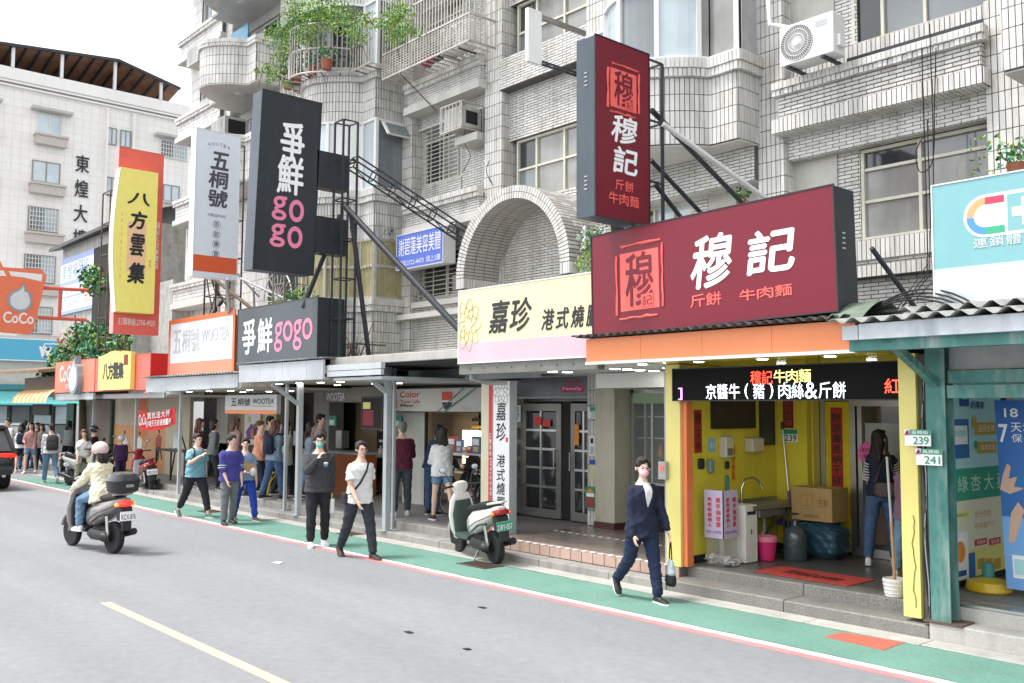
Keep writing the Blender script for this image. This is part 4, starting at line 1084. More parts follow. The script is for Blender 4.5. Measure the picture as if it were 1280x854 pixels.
for ff in (f1, f2):
    ff.text('順手捐發票', .62, .22, .86, .86, m_red, 'col', gap=.2, bold=0.0116); ff.text('救救痲瘋病人', .18, .22, .40, .86, m_red, 'col', gap=.2, bold=0.0116); ff.text('請投入發票箱', .1, .10, .9, .16, flat('violet_ink', (.2, .05, .25)), 'row')
g = MB(); g.box(XA+.01, XA+.27, YA, YA+.27, .27, .60); part('clear_box', g, mat('clear_acrylic', (.5, .5, .45), .05, var=0, alpha=.25, spec=.8), ib)
g = MB(); random.seed(3)
for k in range(70):
    c_ = Vector((XA-.06+random.random()*.40, YA+.03+random.random()*.2, .285+random.random()*.10)); a = Vector((random.uniform(-1, 1), random.uniform(-1, 1), random.uniform(-.4, .4))).normalized()*.045; b = a.cross(Vector((random.uniform(-.4, .4), random.uniform(-.4, .4), 1))).normalized()*.02
    g.prism([c_-a-b, c_+a-b, c_+a+b, c_-a+b], (0, 0, .003))
part('paper_slips', g, m_white, ib, kind='stuff')
# trolley, pink bucket, jug, sack, carton, mop
tr = thing('folding_trolley', 'black folding trolley frame behind the pink bucket', 'trolley', (-6.95, 10.9, .26))
g = MB(); g.tube([(-7.3, 10.6, .3), (-7.3, 10.6, .75), (-7.27, 10.63, .8), (-6.92, 10.75, .8), (-6.88, 10.78, .75), (-6.88, 10.78, .3)], .013, 8); part('handle', g, m_bplast, tr, True)
g = MB(); g.tube([(-7.05, 10.95, .3), (-7.05, 10.95, .78), (-7.0, 10.98, .82), (-6.7, 11.1, .82), (-6.66, 11.1, .75), (-6.66, 11.1, .3)], .013, 8); part('handle', g, m_bplast, tr, True)
g = MB(); g.box(-7.2, -6.7, 10.95, 11.3, .30, .33); part('platform', g, m_bplast, tr)
bu = thing('bucket', 'bright pink plastic bucket lined with a plastic bag', 'bucket', (-7.0, 10.5, .26))
g = MB(); g.lathe([(.001, .27), (.10, .27), (.135, .55), (.13, .555), (.095, .30), (.001, .30)], (-7.02, 10.5, 0), n=24); part('tub', g, mat('pink_plastic', (.62, .03, .16), .35, var=.05), bu, True)
g = MB(); g.lathe([(.137, .50), (.145, .52), (.140, .565), (.128, .57), (.12, .50)], (-7.02, 10.5, 0), n=24); part('liner_bag', g, mat('pink_film', (.75, .22, .32), .3, var=.1), bu, True)
jg = thing('water_jug', 'dark clear water jug next to the pink bucket', 'water jug', (-6.82, 10.85, .26))
g = MB(); g.lathe([(.001, .265), (.13, .265), (.145, .29), (.145, .56), (.14, .60), (.1, .66), (.04, .70), (.035, .76), (.001, .765)], (-6.78, 10.78, 0), n=26); part('bottle', g, mat('jug_blue', (.05, .075, .085), .12, var=.2, spec=.8), jg, True)
g = MB()
for z in (.36, .44, .52): g.tube([(-6.78+.147*math.cos(a), 10.78+.147*math.sin(a), z) for a in [2*PI*k/24 for k in range(24)]], .006, 6, closed=True)
part('rib', g, MATS['jug_blue'], jg, True)
sg = thing('rubbish_sack', 'dark blue plastic sack under the cardboard carton', 'sack', (-6.6, 11.2, .26))
g = MB(); g.box(-7.0, -6.2, 11.02, 11.5, .27, .74, .07)
soft('sack', MB().box(-.33, .33, -.22, .22, 0, .46, .09), mat('blue_sack', (.025, .07, .10), .35, var=.2), sg, .02, 2, fold=.022, fscale=(9, 8, 3)); sg.location = (-6.70, 11.24, .265)
cx = thing('carton', 'brown cardboard carton with printed sides on the blue sack', 'cardboard box', (-6.6, 11.2, .75))
g = MB(); g.box(-6.98, -6.40, 11.02, 11.42, .745, 1.17, .006); part('box', g, mat('cardboard', (.40, .27, .11), .8, var=.1, scale=4, dirt=.2), cx)
g = MB(); g.box(-6.98, -6.40, 11.20, 11.26, 1.171, 1.174); part('tape', g, flat('tape', (.45, .34, .18)), cx)
f = Face((-6.98, 11.018, .745), SR, .58, .42, cx); f.text('精選食品', .3, .1, .7, .2, flat('carton_ink', (.22, .12, .04)), 'row'); f.rect(.25, .35, .55, .8, flat('carton_print', (.33, .21, .08)), .002); f.rect(.28, .39, .52, .76, MATS['cardboard'], .004, .002); f.text('上', .34, .45, .46, .7, MATS['carton_ink'], proud=.006); f.text('生鮮', .66, .45, .92, .7, MATS['carton_ink'], 'row')
mp = thing('mop', 'purple butterfly mop leaning on the inner yellow wall', 'mop', (-7.2, 11.3, .3))
g = MB(); g.tube([(-7.33, 11.38, 1.95), (-7.2, 11.32, .95)], .012, 8); part('pole', g, m_steel, mp, True)
g = MB(); g.tube([(-7.34, 11.385, 2.0), (-7.33, 11.38, 1.9)], .02, 8); part('grip', g, m_bplast, mp, True)
m_pur = mat('purple_plastic', (.16, .08, .33), .4, var=.1)
g = MB(); g.tube([(-7.215, 11.33, 1.08), (-7.19, 11.3, .86)], .022, 8); g.tube([(-7.19, 11.3, .9), (-7.3, 11.25, .68)], .015, 6); g.tube([(-7.19, 11.3, .9), (-7.08, 11.28, .68)], .015, 6); g.box(-7.34, -7.02, 11.2, 11.32, .62, .68, .015); part('mop_head', g, m_pur, mp)
# welcome mat, broom bucket, stool
c = [PZ(935, 716, .27), PZ(975, 709, .27), PZ(1091, 722, .27), PZ(1045, 734, .27)]
wm_ = thing('welcome_mat', 'red welcome mat on the dark floor at the noodle shop entrance', 'mat', (c[0].x, c[0].y, .265))
g = MB(); g.box(-6.62, -5.42, 9.62, 10.22, .2635, .272, .004); part('mat_body', g, mat('mat_red', (.52, .065, .05), .9, var=.12, scale=12, fine=.2), wm_)
letters('Welcome', (-6.35, 9.78, .2735), (1, 0, 0), (0, 1, 0), .72, .26, flat('mat_ink', (.10, .02, .03)), wm_, proud=0, bold=0.0077, shear=.3)
bb = thing('broom_bucket', 'white plastic pail holding a long wooden broom handle', 'bucket', (-4.85, 9.5, .26))
g = MB(); g.lathe([(.001, .265), (.095, .265), (.115, .44), (.108, .445), (.085, .29), (.001, .285)], (-4.83, 9.5, 0), n=22); part('pail', g, m_white, bb, True)
g = MB()
for z in (.30, .34, .38, .42): g.tube([(-4.83+(.095+.13*(z-.265))*math.cos(a)*1.02, 9.5+(.095+.13*(z-.265))*math.sin(a)*1.02, z) for a in [2*PI*k/22 for k in range(22)]], .004, 5, closed=True)
part('rib', g, m_white, bb, True)
br = thing('broom', 'long wooden pole standing in the white pail', 'broom', (-4.85, 9.5, .3))
g = MB(); g.tube([(-4.82, 9.5, .3), (-4.86, 9.52, 1.02)], .016, 8); part('lower_pole', g, mat('pale_wood', (.40, .25, .14), .6, var=.2), br, True)
g = MB(); g.tube([(-4.86, 9.52, 1.02), (-4.90, 9.54, 1.68)], .013, 8); part('upper_pole', g, m_gpost, br, True)
st = thing('stool', 'light wooden stool half behind the yellow pillar', 'stool', (-4.72, 10.1, .26))
g = MB(); g.box(-4.92, -4.58, 9.98, 10.3, .68, .72, .006); part('seat', g, mat('stool_wood', (.50, .25, .10), .45, var=.2, scale=10), st)
for x, y in ((-4.90, 10.0), (-4.60, 10.0), (-4.90, 10.28), (-4.60, 10.28)):
    g = MB(); g.bar((x, y, .265), (x, y, .68), .035); part('leg', g, MATS['stool_wood'], st)
for y in (10.0, 10.28):
    g = MB(); g.bar((-4.88, y, .46), (-4.62, y, .46), .022); part('rung', g, MATS['stool_wood'], st)

# ---- the pharmacy wall
pw = thing('pharmacy_wall', 'printed pharmacy poster wall in turquoise, green and yellow at the right edge', 'poster wall', (-4.3, 10.4, .34))
XP = -4.42
f = Face((XP, 9.35, .40), ER, 3.1, 2.12, pw)
m_lt = flat('poster_aqua', (.42, .72, .76)); m_lg = flat('poster_green', (.03, .34, .23)); m_lyl = flat('poster_yellow', (.80, .74, .25)); m_cr = flat('poster_cream', (.74, .75, .58)); m_navy = flat('poster_navy', (.02, .09, .30)); m_or = flat('poster_orange', (.75, .28, .05)); m_gold = flat('poster_gold', (.55, .36, .05))
m_skin_p = flat('print_skin', (.62, .40, .30)); m_blu = flat('print_blue', (.03, .16, .42))
board(m_lt, f, .05, 'panel')
def pb(x0, y0, x1, y1, m, pr=.005, name='print'):
    a, b = f.uv(x0, y0), f.uv(x1, y1); return f.rect(a[0], a[1], b[0], b[1], m, pr, .003, name)
v1 = f.uv(1189, 628)[1]; v2 = f.uv(1189, 587)[1]; v0 = f.uv(1189, 692)[1]
f.rect(0, 0, 1, v0, m_lyl, .003); f.rect(0, v0, 1, v1, m_cr, .003); f.rect(0, v1, 1, v2, m_lg, .003)
for ch, a, b in (('綠', 1197, 1209), ('杏', 1213, 1225), ('大', 1230, 1241), ('藥', 1246, 1258), ('局', 1262, 1274)): f.ptext(ch, a, 616-(a-1197)*.1, b, 595-(a-1197)*.12, flat('soft_green', (.50, .78, .62)), bold=.006)
f.ptext('調整過敏體質', 1213, 497, 1245, 485, m_navy, 'row', bold=.01); f.ptext('的專家', 1213, 511, 1230, 502, m_navy, 'row', bold=.01)
pb(1199, 508, 1210, 482, m_navy); f.ptext('益敏', 1201, 500, 1208, 488, m_wbright, 'col', proud=.009)
pb(1188, 574, 1210, 524, m_blu, .005, 'product_print'); pb(1190, 556, 1208, 532, m_wbright, .009, 'product_print'); pb(1191, 546, 1206, 538, m_lt, .012, 'product_print')
pb(1218, 544, 1244, 528, m_gold); pb(1221, 567, 1245, 552, m_gold); f.ptext('品質金牌', 1222, 540, 1242, 531, m_wbright, 'row', proud=.009); f.ptext('健康認證', 1225, 563, 1243, 555, m_wbright, 'row', proud=.009)
u, v = f.uv(1217, 528); f.disc(u, v, .06, m_gold, .010, 18); u, v = f.uv(1219, 556); f.disc(u, v, .045, m_lg, .010, 18)
pb(1192, 650, 1211, 638, m_lyl); f.ptext('獨家配方', 1194, 647, 1209, 641, m_lg, 'row', proud=.009)
f.ptext('提升你的', 1218, 648, 1238, 636, m_or, 'row'); f.ptext('明亮戰鬥力', 1218, 662, 1244, 650, m_or, 'row'); pb(1218, 683, 1233, 672, m_red); pb(1236, 682, 1250, 671, m_red); f.ptext('葉黃素', 1220, 681, 1231, 674, m_wbright, 'row', proud=.009); f.ptext('蝦紅素', 1238, 680, 1248, 673, m_wbright, 'row', proud=.009)
pb(1193, 729, 1209, 664, m_wbright, .005, 'product_print'); u, v = f.uv(1200, 690); f.disc(u, v, .11, m_or, .009, 20, 'product_print'); pb(1195, 722, 1207, 712, m_navy, .009, 'product_print'); pb(1211, 726, 1218, 690, m_blu, .006, 'product_print')
for a in (1222, 1232, 1242): pb(a, 712, a+8, 697, m_gold, .006, 'product_print')
def pbp(pts, m, pr): f.poly([f.uv(*p) for p in pts], m, pr)
pbp([(1252, 560), (1274, 560), (1272, 530), (1264, 522), (1256, 522), (1251, 532)], m_blu, .005); pbp([(1255, 522), (1264, 522), (1266, 500), (1262, 490), (1256, 490), (1254, 502)], m_skin_p, .008); pbp([(1250, 532), (1250, 498), (1255, 486), (1262, 485), (1265, 492), (1257, 494), (1255, 505), (1254, 524)], m_ink, .011); pb(1266, 524, 1271, 508, m_wbright, .008)
g = MB(); g.box(XP, XP+.02, 9.35, 12.4, .35, .41); part('skirting', g, m_rubber, pw)
g = MB(); g.box(XP+.002, XP+.04, 9.3, 9.36, 1.3, 1.46, .008); part('switch', g, m_white, pw)
ps = thing('pharmacy_shop', 'dim pharmacy interior behind the poster wall', 'shop front', (-2, 12.5, .34))
g = MB(); g.box(-4.42, 3, 12.45, 12.55, .34, 2.8); part('back_wall', g, m_stucco, ps)
g = MB(); g.box(-4.47, -4.36, 9.46, 9.5, .30, .345); g.box(-4.1, 3, 9.30, 9.42, .305, .33); part('threshold', g, m_steel, ps)
sb = thing('poster_stand', 'blue standing poster with large 7 beside the yellow floor sign base', 'poster stand', (-3.7, 9.9, .34))
o = PY(1259, 746, 9.95); f = Face((o.x, 9.95, .42), SR, .9, 1.85, sb, up=(-.035, 0, 1)); f.u = Vector((-.035, 0, 1)).normalized(); board(flat('stand_blue', (.04, .14, .42)), f, .02, 'panel', None)
f.rect(0, .0, 1, .38, flat('stand_blue_l', (.18, .40, .75)), .003); f.text('7', .03, .775, .12, .87, m_wbright, bold=.03); f.text('天填', .15, .83, .40, .88, m_wbright, 'row'); f.text('保養', .15, .775, .40, .82, m_wbright, 'row'); f.text('18', .10, .91, .24, .955, m_wbright, bold=.02)
f.poly([(.0, .52), (.04, .60), (.09, .66), (.13, .65), (.10, .58), (.22, .60), (.24, .53), (.10, .50)], m_skin_p, .005); f.poly([(.15, .54), (.4, .53), (.4, .61), (.2, .61)], m_blu, .009); f.poly([(.05, .24), (.12, .25), (.24, .42), (.18, .46), (.1, .40)], m_skin_p, .006); f.rect(.08, .06, .4, .18, m_wbright, .006); f.rect(.10, .08, .38, .16, m_lt, .010)
yb = thing('floor_sign_base', 'round yellow plastic base with a teal grip on the pharmacy step', 'stand', (-4.1, 9.85, .34))
g = MB(); g.lathe([(.001, .345), (.21, .345), (.22, .36), (.20, .44), (.10, .47), (.06, .48), (.001, .48)], (-4.14, 10.1, 0), n=26); part('base', g, mat('yellow_plastic', (.60, .42, .02), .35), yb, True)
g = MB(); g.lathe([(.001, .48), (.055, .48), (.06, .58), (.05, .62), (.001, .62)], (-4.14, 10.1, 0), n=18); part('grip', g, mat('tealp', (.05, .25, .24), .5), yb, True)

# ---- 237: roast meat shop front and the steel door
rs = thing('roast_shop_front', 'roast meat counter window and grey steel doors of number 237', 'shop front', (-10.5, 11.6, .26))
g = MB(); g.box(-13.3, -7.66, 11.75, 12.05, 2.3, 2.8); g.box(-13.3, -12.88, 11.62, 11.75, .26, 2.8) ; part('wall', g, m_frame, rs)
g = MB(); g.box(-8.4, -7.66, 9.5, 12.0, .26, 2.7) if False else g.box(-7.66, -7.62, 9.5, 12.0, .26, 2.7); part('side_wall', g, m_stucco, rs)
def gate(x0, x1, label):
    f = MB(); y = 11.58
    f.box(x0, x1, y, y+.06, 2.13, 2.26); f.box(x0, x1, y, y+.06, .27, .42); f.box(x0, x0+.10, y, y+.06, .42, 2.13); f.box(x1-.12, x1, y, y+.06, .42, 2.13)
    o = part('door', f, m_frame, rs)
    zs = [.42, .80, 1.13, 1.46, 1.79, 2.13]
    for i in range(2):
        xa = x0+.10+(x1-x0-.22)*i/2; xb = x0+.10+(x1-x0-.22)*(i+1)/2
        for a, b in zip(zs, zs[1:]):
            g = MB(); g.box(xa+.015, xb-.015, y+.02, y+.03, a+.02, b-.02); part('pane', g, m_glassd, o)
    g = MB(); g.box((x0+x1)/2-.02-.01, (x0+x1)/2+.01, y-.006, y+.045, .42, 2.13)
    for a in zs[1:-1]: g.box(x0+.10, (x0+x1)/2-.03, y-.003, y+.045, a-.02, a+.02); g.box((x0+x1)/2+.01, x1-.12, y-.003, y+.045, a-.02, a+.02)
    part('glazing_bar', g, m_steel, o)
    return o
d1 = gate(-12.86, -11.86, ''); d2 = gate(-11.62, -10.98, '')
g = MB(); g.box(-11.86, -11.62, 11.62, 11.7, .27, 2.3); part('door_gap', g, m_dark, rs)
g = MB(); g.tube([(-11.98, 11.58, 1.45), (-11.98, 11.52, 1.45), (-11.98, 11.52, 1.12), (-11.98, 11.58, 1.12)], .014, 8); part('handle', g, m_chrome, d1, True)
g = MB(); g.tube([(-11.6, 11.57, 1.42), (-11.6, 11.53, 1.42), (-11.6, 11.53, 1.12), (-11.6, 11.57, 1.12)], .012, 8); part('handle', g, m_chrome, d2, True)
f = Face((-11.52, 11.572, 1.55), SR, .11, .36, rs); f.rect(0, 0, 1, 1, flat('sticker_orange', (.75, .18, .02)), .003, name='sticker'); f.text('請由此進', .15, .05, .85, .95, flat('yellow_ink', (.8, .6, .05)), 'col', proud=.006)
f = Face((-12.68, 11.572, 1.83), SR, .6, .25, rs); f.rect(.25, .2, .55, .8, m_red, .004, name='sticker'); f.rect(.62, .1, .95, .6, m_red, .004, name='sticker')
# tiled pier and cream column between doors and roast window
g = MB(); g.box(-11.0, -10.72, 11.36, 11.62, .26, 2.75); part('pier', g, m_grout, rs)
T2 = MB(); tiles(T2, [(-11.0, 11.36), (-10.72, 11.36)], .27, 2.72, 'stack', tw=.07, th=.245); part('pier_tile', T2, TILE, rs)
g = MB(); g.box(-10.72, -10.30, 11.24, 11.7, .36, 2.75, .01); cc = part('column', g, mat('cream_paint', (.50, .48, .38), .6, var=.06, dirt=.3), rs)
g = MB(); g.box(-10.73, -10.29, 11.22, 11.7, .26, .36); part('plinth', g, mat('brown_tile', (.09, .035, .03), .4), cc)
def small_plate(name, label, cat, x, z, w, h, m, th=.02, y=11.345, txt=None, tm=None, mode='box', bx=(.1, .1, .9, .9), grp=None):
    t = thing(name, label, cat, (x, y, z), grp); f = Face((x, y-th, z), SR, w, h, t); board(m, f, th, 'plate')
    if txt: f.text(txt, *bx, tm, mode)
    return t, f
t, f = small_plate('house_number_plate', 'green and white plate 237 on the tiled pier', 'number plate', -10.97, 2.02, .26, .18, m_wbright, .012, 11.34, '237', m_lg, bx=(.3, .08, .95, .55)); f.rect(.2, .62, 1, 1, m_lg, .003)
t, f = small_plate('intercom', 'grey door intercom panel on the tiled pier', 'intercom', -10.92, 1.40, .14, .34, m_white, .04); f.rect(.3, .62, .7, .85, m_rubber, .004, name='lens'); f.rect(.25, .1, .75, .45, m_gpost, .004, name='speaker')
t, f = small_plate('notice', 'blue and pale yellow notice under the intercom', 'notice', -10.94, .98, .18, .36, flat('pale_yellow', (.55, .55, .35)), .006); f.rect(0, .78, 1, 1, flat('blue_ink', (.03, .08, .4)), .003)
t, f = small_plate('leaflet_box', 'green and red leaflet box on the tiled pier', 'leaflet box', -10.97, .56, .22, .34, flat('leaf_green', (.05, .24, .12)), .07); f.rect(.1, .05, .9, .5, flat('brick_red', (.30, .05, .05)), .004); f.rect(.1, .54, .9, .72, m_wbright, .004); f.poly([(.15, .76), (.5, .95), (.85, .8), (.6, .76)], m_or, .006)
t, f = small_plate('house_number_plate', 'white wall plate with blue 237 left of the steel doors', 'number plate', -13.22, 1.93, .30, .30, m_wbright, .015, 11.6, '237', m_navy, bx=(.1, .08, .9, .5)); f.text('吳興街', .08, .58, .92, .92, m_navy, 'row')
for k in range(4):
    t, f = small_plate('letterbox', ('topmost', 'second', 'third', 'lowest')[k]+' green topped letterbox left of the steel doors', 'letterbox', -13.14, 1.62-k*.30, .17, .20, mat('letterbox_steel', (.2, .21, .2), .4), .07, 11.6, grp='letterboxes beside door 237'); f.rect(.08, .5, .92, .95, flat('mint', (.25, .45, .38)), .004); f.rect(.1, .1, .9, .3, m_rubber, .004)
# roast duck window
DX0, DX1, DYW = -10.26, -7.7, 11.6
g = MB(); g.box(DX0, DX1, DYW, 12.0, .26, .98); part('counter_base', g, mat('black_panel', (.015, .015, .016), .25), rs)
g = MB(); g.box(DX0, DX1, DYW-.04, 12.0, .98, 1.02); g.box(DX0, DX0+.05, DYW, DYW+.05, 1.02, 2.5); g.box(DX0, DX1, DYW, DYW+.05, 2.42, 2.5); g.box(-9.99, -9.95, DYW+.004, DYW+.04, 1.02, 2.42); g.box(-9.85, -9.81, DYW+.004, DYW+.04, 1.02, 2.42); g.box(-9.3, -9.26, DYW+.004, DYW+.04, 1.02, 2.42)
g.box(DX0+.05, DX1, DYW+.08, DYW+.1, 1.70, 1.72); g.box(DX0+.05, DX1, DYW+.08, DYW+.1, 2.04, 2.06); part('window_frame', g, m_steel, rs)
g = MB(); g.box(DX0+.05, DX1, 11.95, 12.0, 1.02, 2.5); part('back_panel', g, mat('green_dark_wall', (.045, .065, .05), .5, var=.3), rs)
g = MB(); g.box(DX0+.05, DX1, DYW+.012, DYW+.016, 1.02, 2.42); part('glass', g, mat('thin_glass', (.6, .65, .62), .03, var=0, alpha=.12, spec=.9), rs)
g = MB(); g.box(DX0+.05, DX1, DYW-.02, DYW, 2.26, 2.42); part('valance', g, flat('pale_green', (.30, .40, .25)), rs)
g = MB(); g.box(-9.95, -7.6, 10.45, 10.6, 2.48, 2.70); g.box(-9.95, -9.9, 10.6, 11.6, 2.48, 2.7); part('shutter_box', g, m_ceilw, rs)
m_duck = mat('roast_skin', (.28, .085, .02), .25, var=.4, scale=14, coat=.5)
random.seed(11)
i = 0
for x, z, s_ in (DK := [(-9.0, 1.98, 1), (-8.86, 1.97, 1), (-8.72, 1.96, 1), (-9.16, 1.99, .9), (-8.58, 1.96, .9), (-9.72, 1.62, .9), (-9.55, 1.60, 1), (-9.4, 1.63, .9), (-8.95, 1.6, 1.), (-8.75, 1.6, 1), (-8.5, 1.6, 1)]):
    t = thing('roast_duck', ('first', 'second', 'third', 'fourth', 'fifth', 'sixth')[[q_[0] for q_ in sorted(DK) if (q_[1] > 1.8) == (z > 1.8)].index(x)]+' roast duck from the left on the '+('upper' if z > 1.8 else 'lower')+' rail of the counter window', 'roast duck', (x, 11.7, z), 'roast ducks on the '+('upper' if z > 1.8 else 'lower')+' rail')
    g = MB(); g.lathe([(.004, .02), (.012, .0), (.016, -.06), (.03, -.10), (.055, -.16), (.062, -.22), (.045, -.29), (.02, -.32), (.004, -.325)], (x, 11.7, z+.06), n=12); part('body', g, m_duck, t, True)
    g = MB(); g.tube([(x, 11.68, z+.12), (x, 11.7, z+.07)], .004, 5); part('hook', g, m_chrome, t)
g = MB()
for k in range(16): g.ell((-10.15+k*.12+random.uniform(-.02, .02), 11.72, 1.07), (.05, .04, .035), n=8, m=5)
solo('roast_pieces', g, m_duck, 'row of cut roast meat on the counter tray', 'food', smooth=True, kind='stuff')
# ceiling over the tiled floor
cz = thing('shop_canopy', 'white soffit with round lights under the cream and pink sign', 'canopy', (-9.5, 9, 2.7))
g = MB(); g.box(-10.96, -8.17, 8.75, 11.9, 2.715, 2.76); g.box(-8.17, -7.62, 8.46, 11.9, 2.718, 2.7245); part('ceiling', g, m_ceilw, cz)
g = MB(); g.box(-10.96, -8.17, 8.62, 8.75, 2.66, 2.81); part('edge_beam', g, mat('oxidised_beam', (.16, .16, .145), .6, var=.2, scale=5), cz)
g = MB()
for k in range(9): g.lathe([(.001, 0), (.012, 0), (.012, .008), (.001, .01)], (-10.7+k*.3, 8.62, 2.74), (0, -1, 0), 8)
part('rivet', g, m_rust, cz, kind='stuff')
downlights(cz, [(-9.8, 9.4), (-9.8, 9.7), (-8.5, 9.0), (-8.55, 9.35), (-8.55, 9.6), (-8.6, 9.9), (-8.6, 10.2), (-7.85, 9.6), (-7.85, 9.9)], 2.712, .075)
g = MB(); g.tube([(-10.9, 8.8, 2.72), (-10.95, 8.85, 2.6), (-10.9, 9.1, 2.55), (-10.8, 9.4, 2.55)], .035, 10); solo('downpipe', g, m_gpost, 'grey bent drain pipe under the end of the cream sign', 'pipe', smooth=True)
bs = thing('shop_sign', 'grey glazed transom sign with red print over the steel doors', 'sign', (-11.8, 11.5, 2.35)); f = Face((-13.2, 11.5, 2.38), SR, 2.3, .34, bs); board(mat('grey_sign', (.17, .18, .20), .25, var=.3, scale=1), f, .05, 'panel', m_gpost, .03); f.rect(.62, .22, .86, .55, flat('magenta_red', (.50, .04, .12)), .004); f.text('Family', .64, .28, .84, .48, m_wbright, proud=.008); f.text('房屋仲介', .66, .62, .84, .9, flat('magenta_red', (.5, .04, .12)), 'row')
# pillar sign of the roast shop
pl = thing('pillar_sign', 'white upright pillar sign with black brush characters and a red stripe', 'sign', (-11.1, 9.6, .25))
g = MB(); g.box(-11.66, -11.46, 9.62, 9.78, .25, 2.60, .004); part('post', g, mat('cream_post', (.66, .62, .46), .5, var=.05, dirt=.2), pl)
f = Face((-11.45, 9.60, .27), SR, .10, 2.31, pl); board(m_red, f, .14, 'red_strip'); f.text('訂購專線', .25, .50, .75, .66, m_winkl, 'col'); letters('(02)2345-5', f.at(.3, .49), (0, 0, -1), (1, 0, 0), .72, .055, m_winkl, pl)
f = Face((-11.34, 9.60, .27), SR, .39, 2.31, pl); board(m_wbright, f, .14, 'panel', m_gpost, .008)
f.text('嘉珍', .2, .60, .80, .87, m_ink, 'col', bold=0.0077, gap=.1, shear=.1); f.text('港式燒臘店', .24, .06, .74, .52, m_ink, 'col', bold=0.0057, gap=.12, shear=.1); f.rect(.78, .60, .9, .63, m_red, .004, name='seal')
m_pet = flat('petal_grey', (.42, .40, .30)); g = MB()
def petals(f, u, v, R0, m, rings=3, n=9, w=.006, asp=1.0, clip=None):
    g = MB(); c = f.at(u, v, .005)
    for r_ in range(rings):
        rr = R0*(.38+.31*r_)
        for k in range(n):
            a = 2*PI*(k+.5*(r_ % 2))/n; pts = []
            for j in range(9):
                b = -1+2*j/8; rad = rr*(.62+.38*(1-b*b)**.6+.05*math.sin(j*5)); th = a+b*PI/n*1.05
                pts.append(c+f.r*(math.cos(th)*rad)+f.u*(math.sin(th)*rad*asp))
            pts = [p for p in pts if 0 < (p-f.o).dot(f.r) < f.W and 0 < (p-f.o).dot(f.u) < f.H]
            if len(pts) > 3: g.tube(pts, w, 4)
    return part('flower_print', g, m, f.p, kind='stuff')
petals(f, .5, .93, .20, m_pet, 3, 8, .004)

# ---- canopies of the left shops
ca = thing('shop_canopy', 'flat concrete canopy slab with dark underside beside the cream sign', 'canopy', (-12.7, 9, 2.95))
g = MB(); g.box(-14.6, -10.97, 8.6, 12.0, 2.90, 3.04, .01); part('slab', g, m_conc_l, ca)
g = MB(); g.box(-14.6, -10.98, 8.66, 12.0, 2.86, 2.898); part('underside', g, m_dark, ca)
g = MB(); g.box(-14.5, -11.0, 10.2, 10.3, 2.66, 2.86); part('inner_beam', g, m_gpost, ca)
cg = thing('shop_canopy', 'white panelled canopy with corrugated top under the dark gogo sign', 'canopy', (-16, 9, 2.8))
g = MB(); x = -17.72
while x < -14.5: g.box(x+.004, min(x+.9, -14.45)-.004, 8.38, 8.42, 2.66, 3.0); x += .9
part('fascia_board', g, m_gfas, cg)
corrugated(cg, -17.75, -14.4, 8.33, 12.0, 3.03, 3.1, m_corr, .09, .012)
g = MB(); g.box(-17.7, -14.45, 8.42, 12.0, 2.655, 2.70); part('ceiling', g, mat('beige_ceiling', (.44, .42, .36), .6, var=.06, dirt=.2), cg)
g = MB(); g.box(-14.42, -12.75, 8.44, 8.52, 2.80, 2.90); g.box(-14.42, -12.75, 8.44, 8.50, 2.70, 2.79); g.box(-14.3, -12.8, 8.5, 12.0, 2.63, 2.68); part('side_beam', g, m_gfas, cg)
downlights(cg, [(-17.2, 9.0), (-16.4, 9.0), (-15.6, 9.0), (-14.9, 9.0), (-17.0, 10.2), (-15.6, 10.2), (-14.8, 10.2)], 2.65, .07)
cw = thing('shop_canopy', 'grey weathered canopy with cream underside below the orange framed sign', 'canopy', (-20, 9, 2.6))
g = MB(); x = -22.7
while x < -17.8: g.box(x+.004, min(x+1.2, -17.8)-.004, 8.40, 8.44, 2.52+.012*(x+22.7), 2.84); x += 1.2
part('fascia_board', g, m_gfas, cw)
corrugated(cw, -22.8, -17.78, 8.3, 12.0, 2.87, 2.95, m_corr, .14, .02)
g = MB(); g.box(-22.6, -17.75, 8.44, 12.0, 2.55, 2.59); part('ceiling', g, MATS['beige_ceiling'], cw)
downlights(cw, [(-21.6, 9.0), (-20.5, 9.0), (-19.4, 9.0), (-18.5, 9.0), (-20.9, 10.0), (-19.6, 10.0), (-18.6, 10.0)], 2.545, .07)
cc_ = thing('shop_canopy', 'low grey canopy edge under the red and yellow dumpling sign', 'canopy', (-27, 9, 2.5))
g = MB(); g.box(-31.0, -27.3, 8.66, 8.72, 2.38, 2.56); g.box(-27.25, -22.85, 8.9, 8.95, 2.40, 2.52); part('fascia_board', g, m_gfas, cc_)
g = MB(); g.box(-31.0, -22.8, 8.95, 12.0, 2.44, 2.48); part('ceiling', g, m_ceilw, cc_)
def steelpost(x, y, z0, z1, w, label, brace=None):
    t = post('canopy_post', label, x, y, z0, z1, w, m_gpost, group='steel posts along the kerb')
    if brace:
        g = MB(); g.bar((x, y-w/2, z1-.42), (x, 8.45, z1-.05), .07, .06); part('knee_brace', g, m_gpost, t)
    return t
steelpost(-13.45, 9.05, .12, 2.86, .10, 'thick light grey steel post with knee brace right of the man in white T-shirt', 1)
steelpost(-13.62, 9.3, .12, 2.86, .05, 'thin grey pipe beside the thick braced post')
steelpost(-16.45, 9.05, .12, 2.66, .10, 'light grey steel post with knee brace left of the masked man', 1)
steelpost(-17.35, 9.25, .12, 2.66, .06, 'thin steel pipe left of the braced post behind the denim jacket')
steelpost(-22.3, 9.1, .12, 2.55, .07, 'grey pipe post between the man in light blue and the red banner')
steelpost(-25.75, 9.3, .25, 2.45, .07, 'grey pipe post at the left end of the red banner')
steelpost(-29.2, 9.3, .25, 2.45, .07, 'grey pipe post by the green door strip')

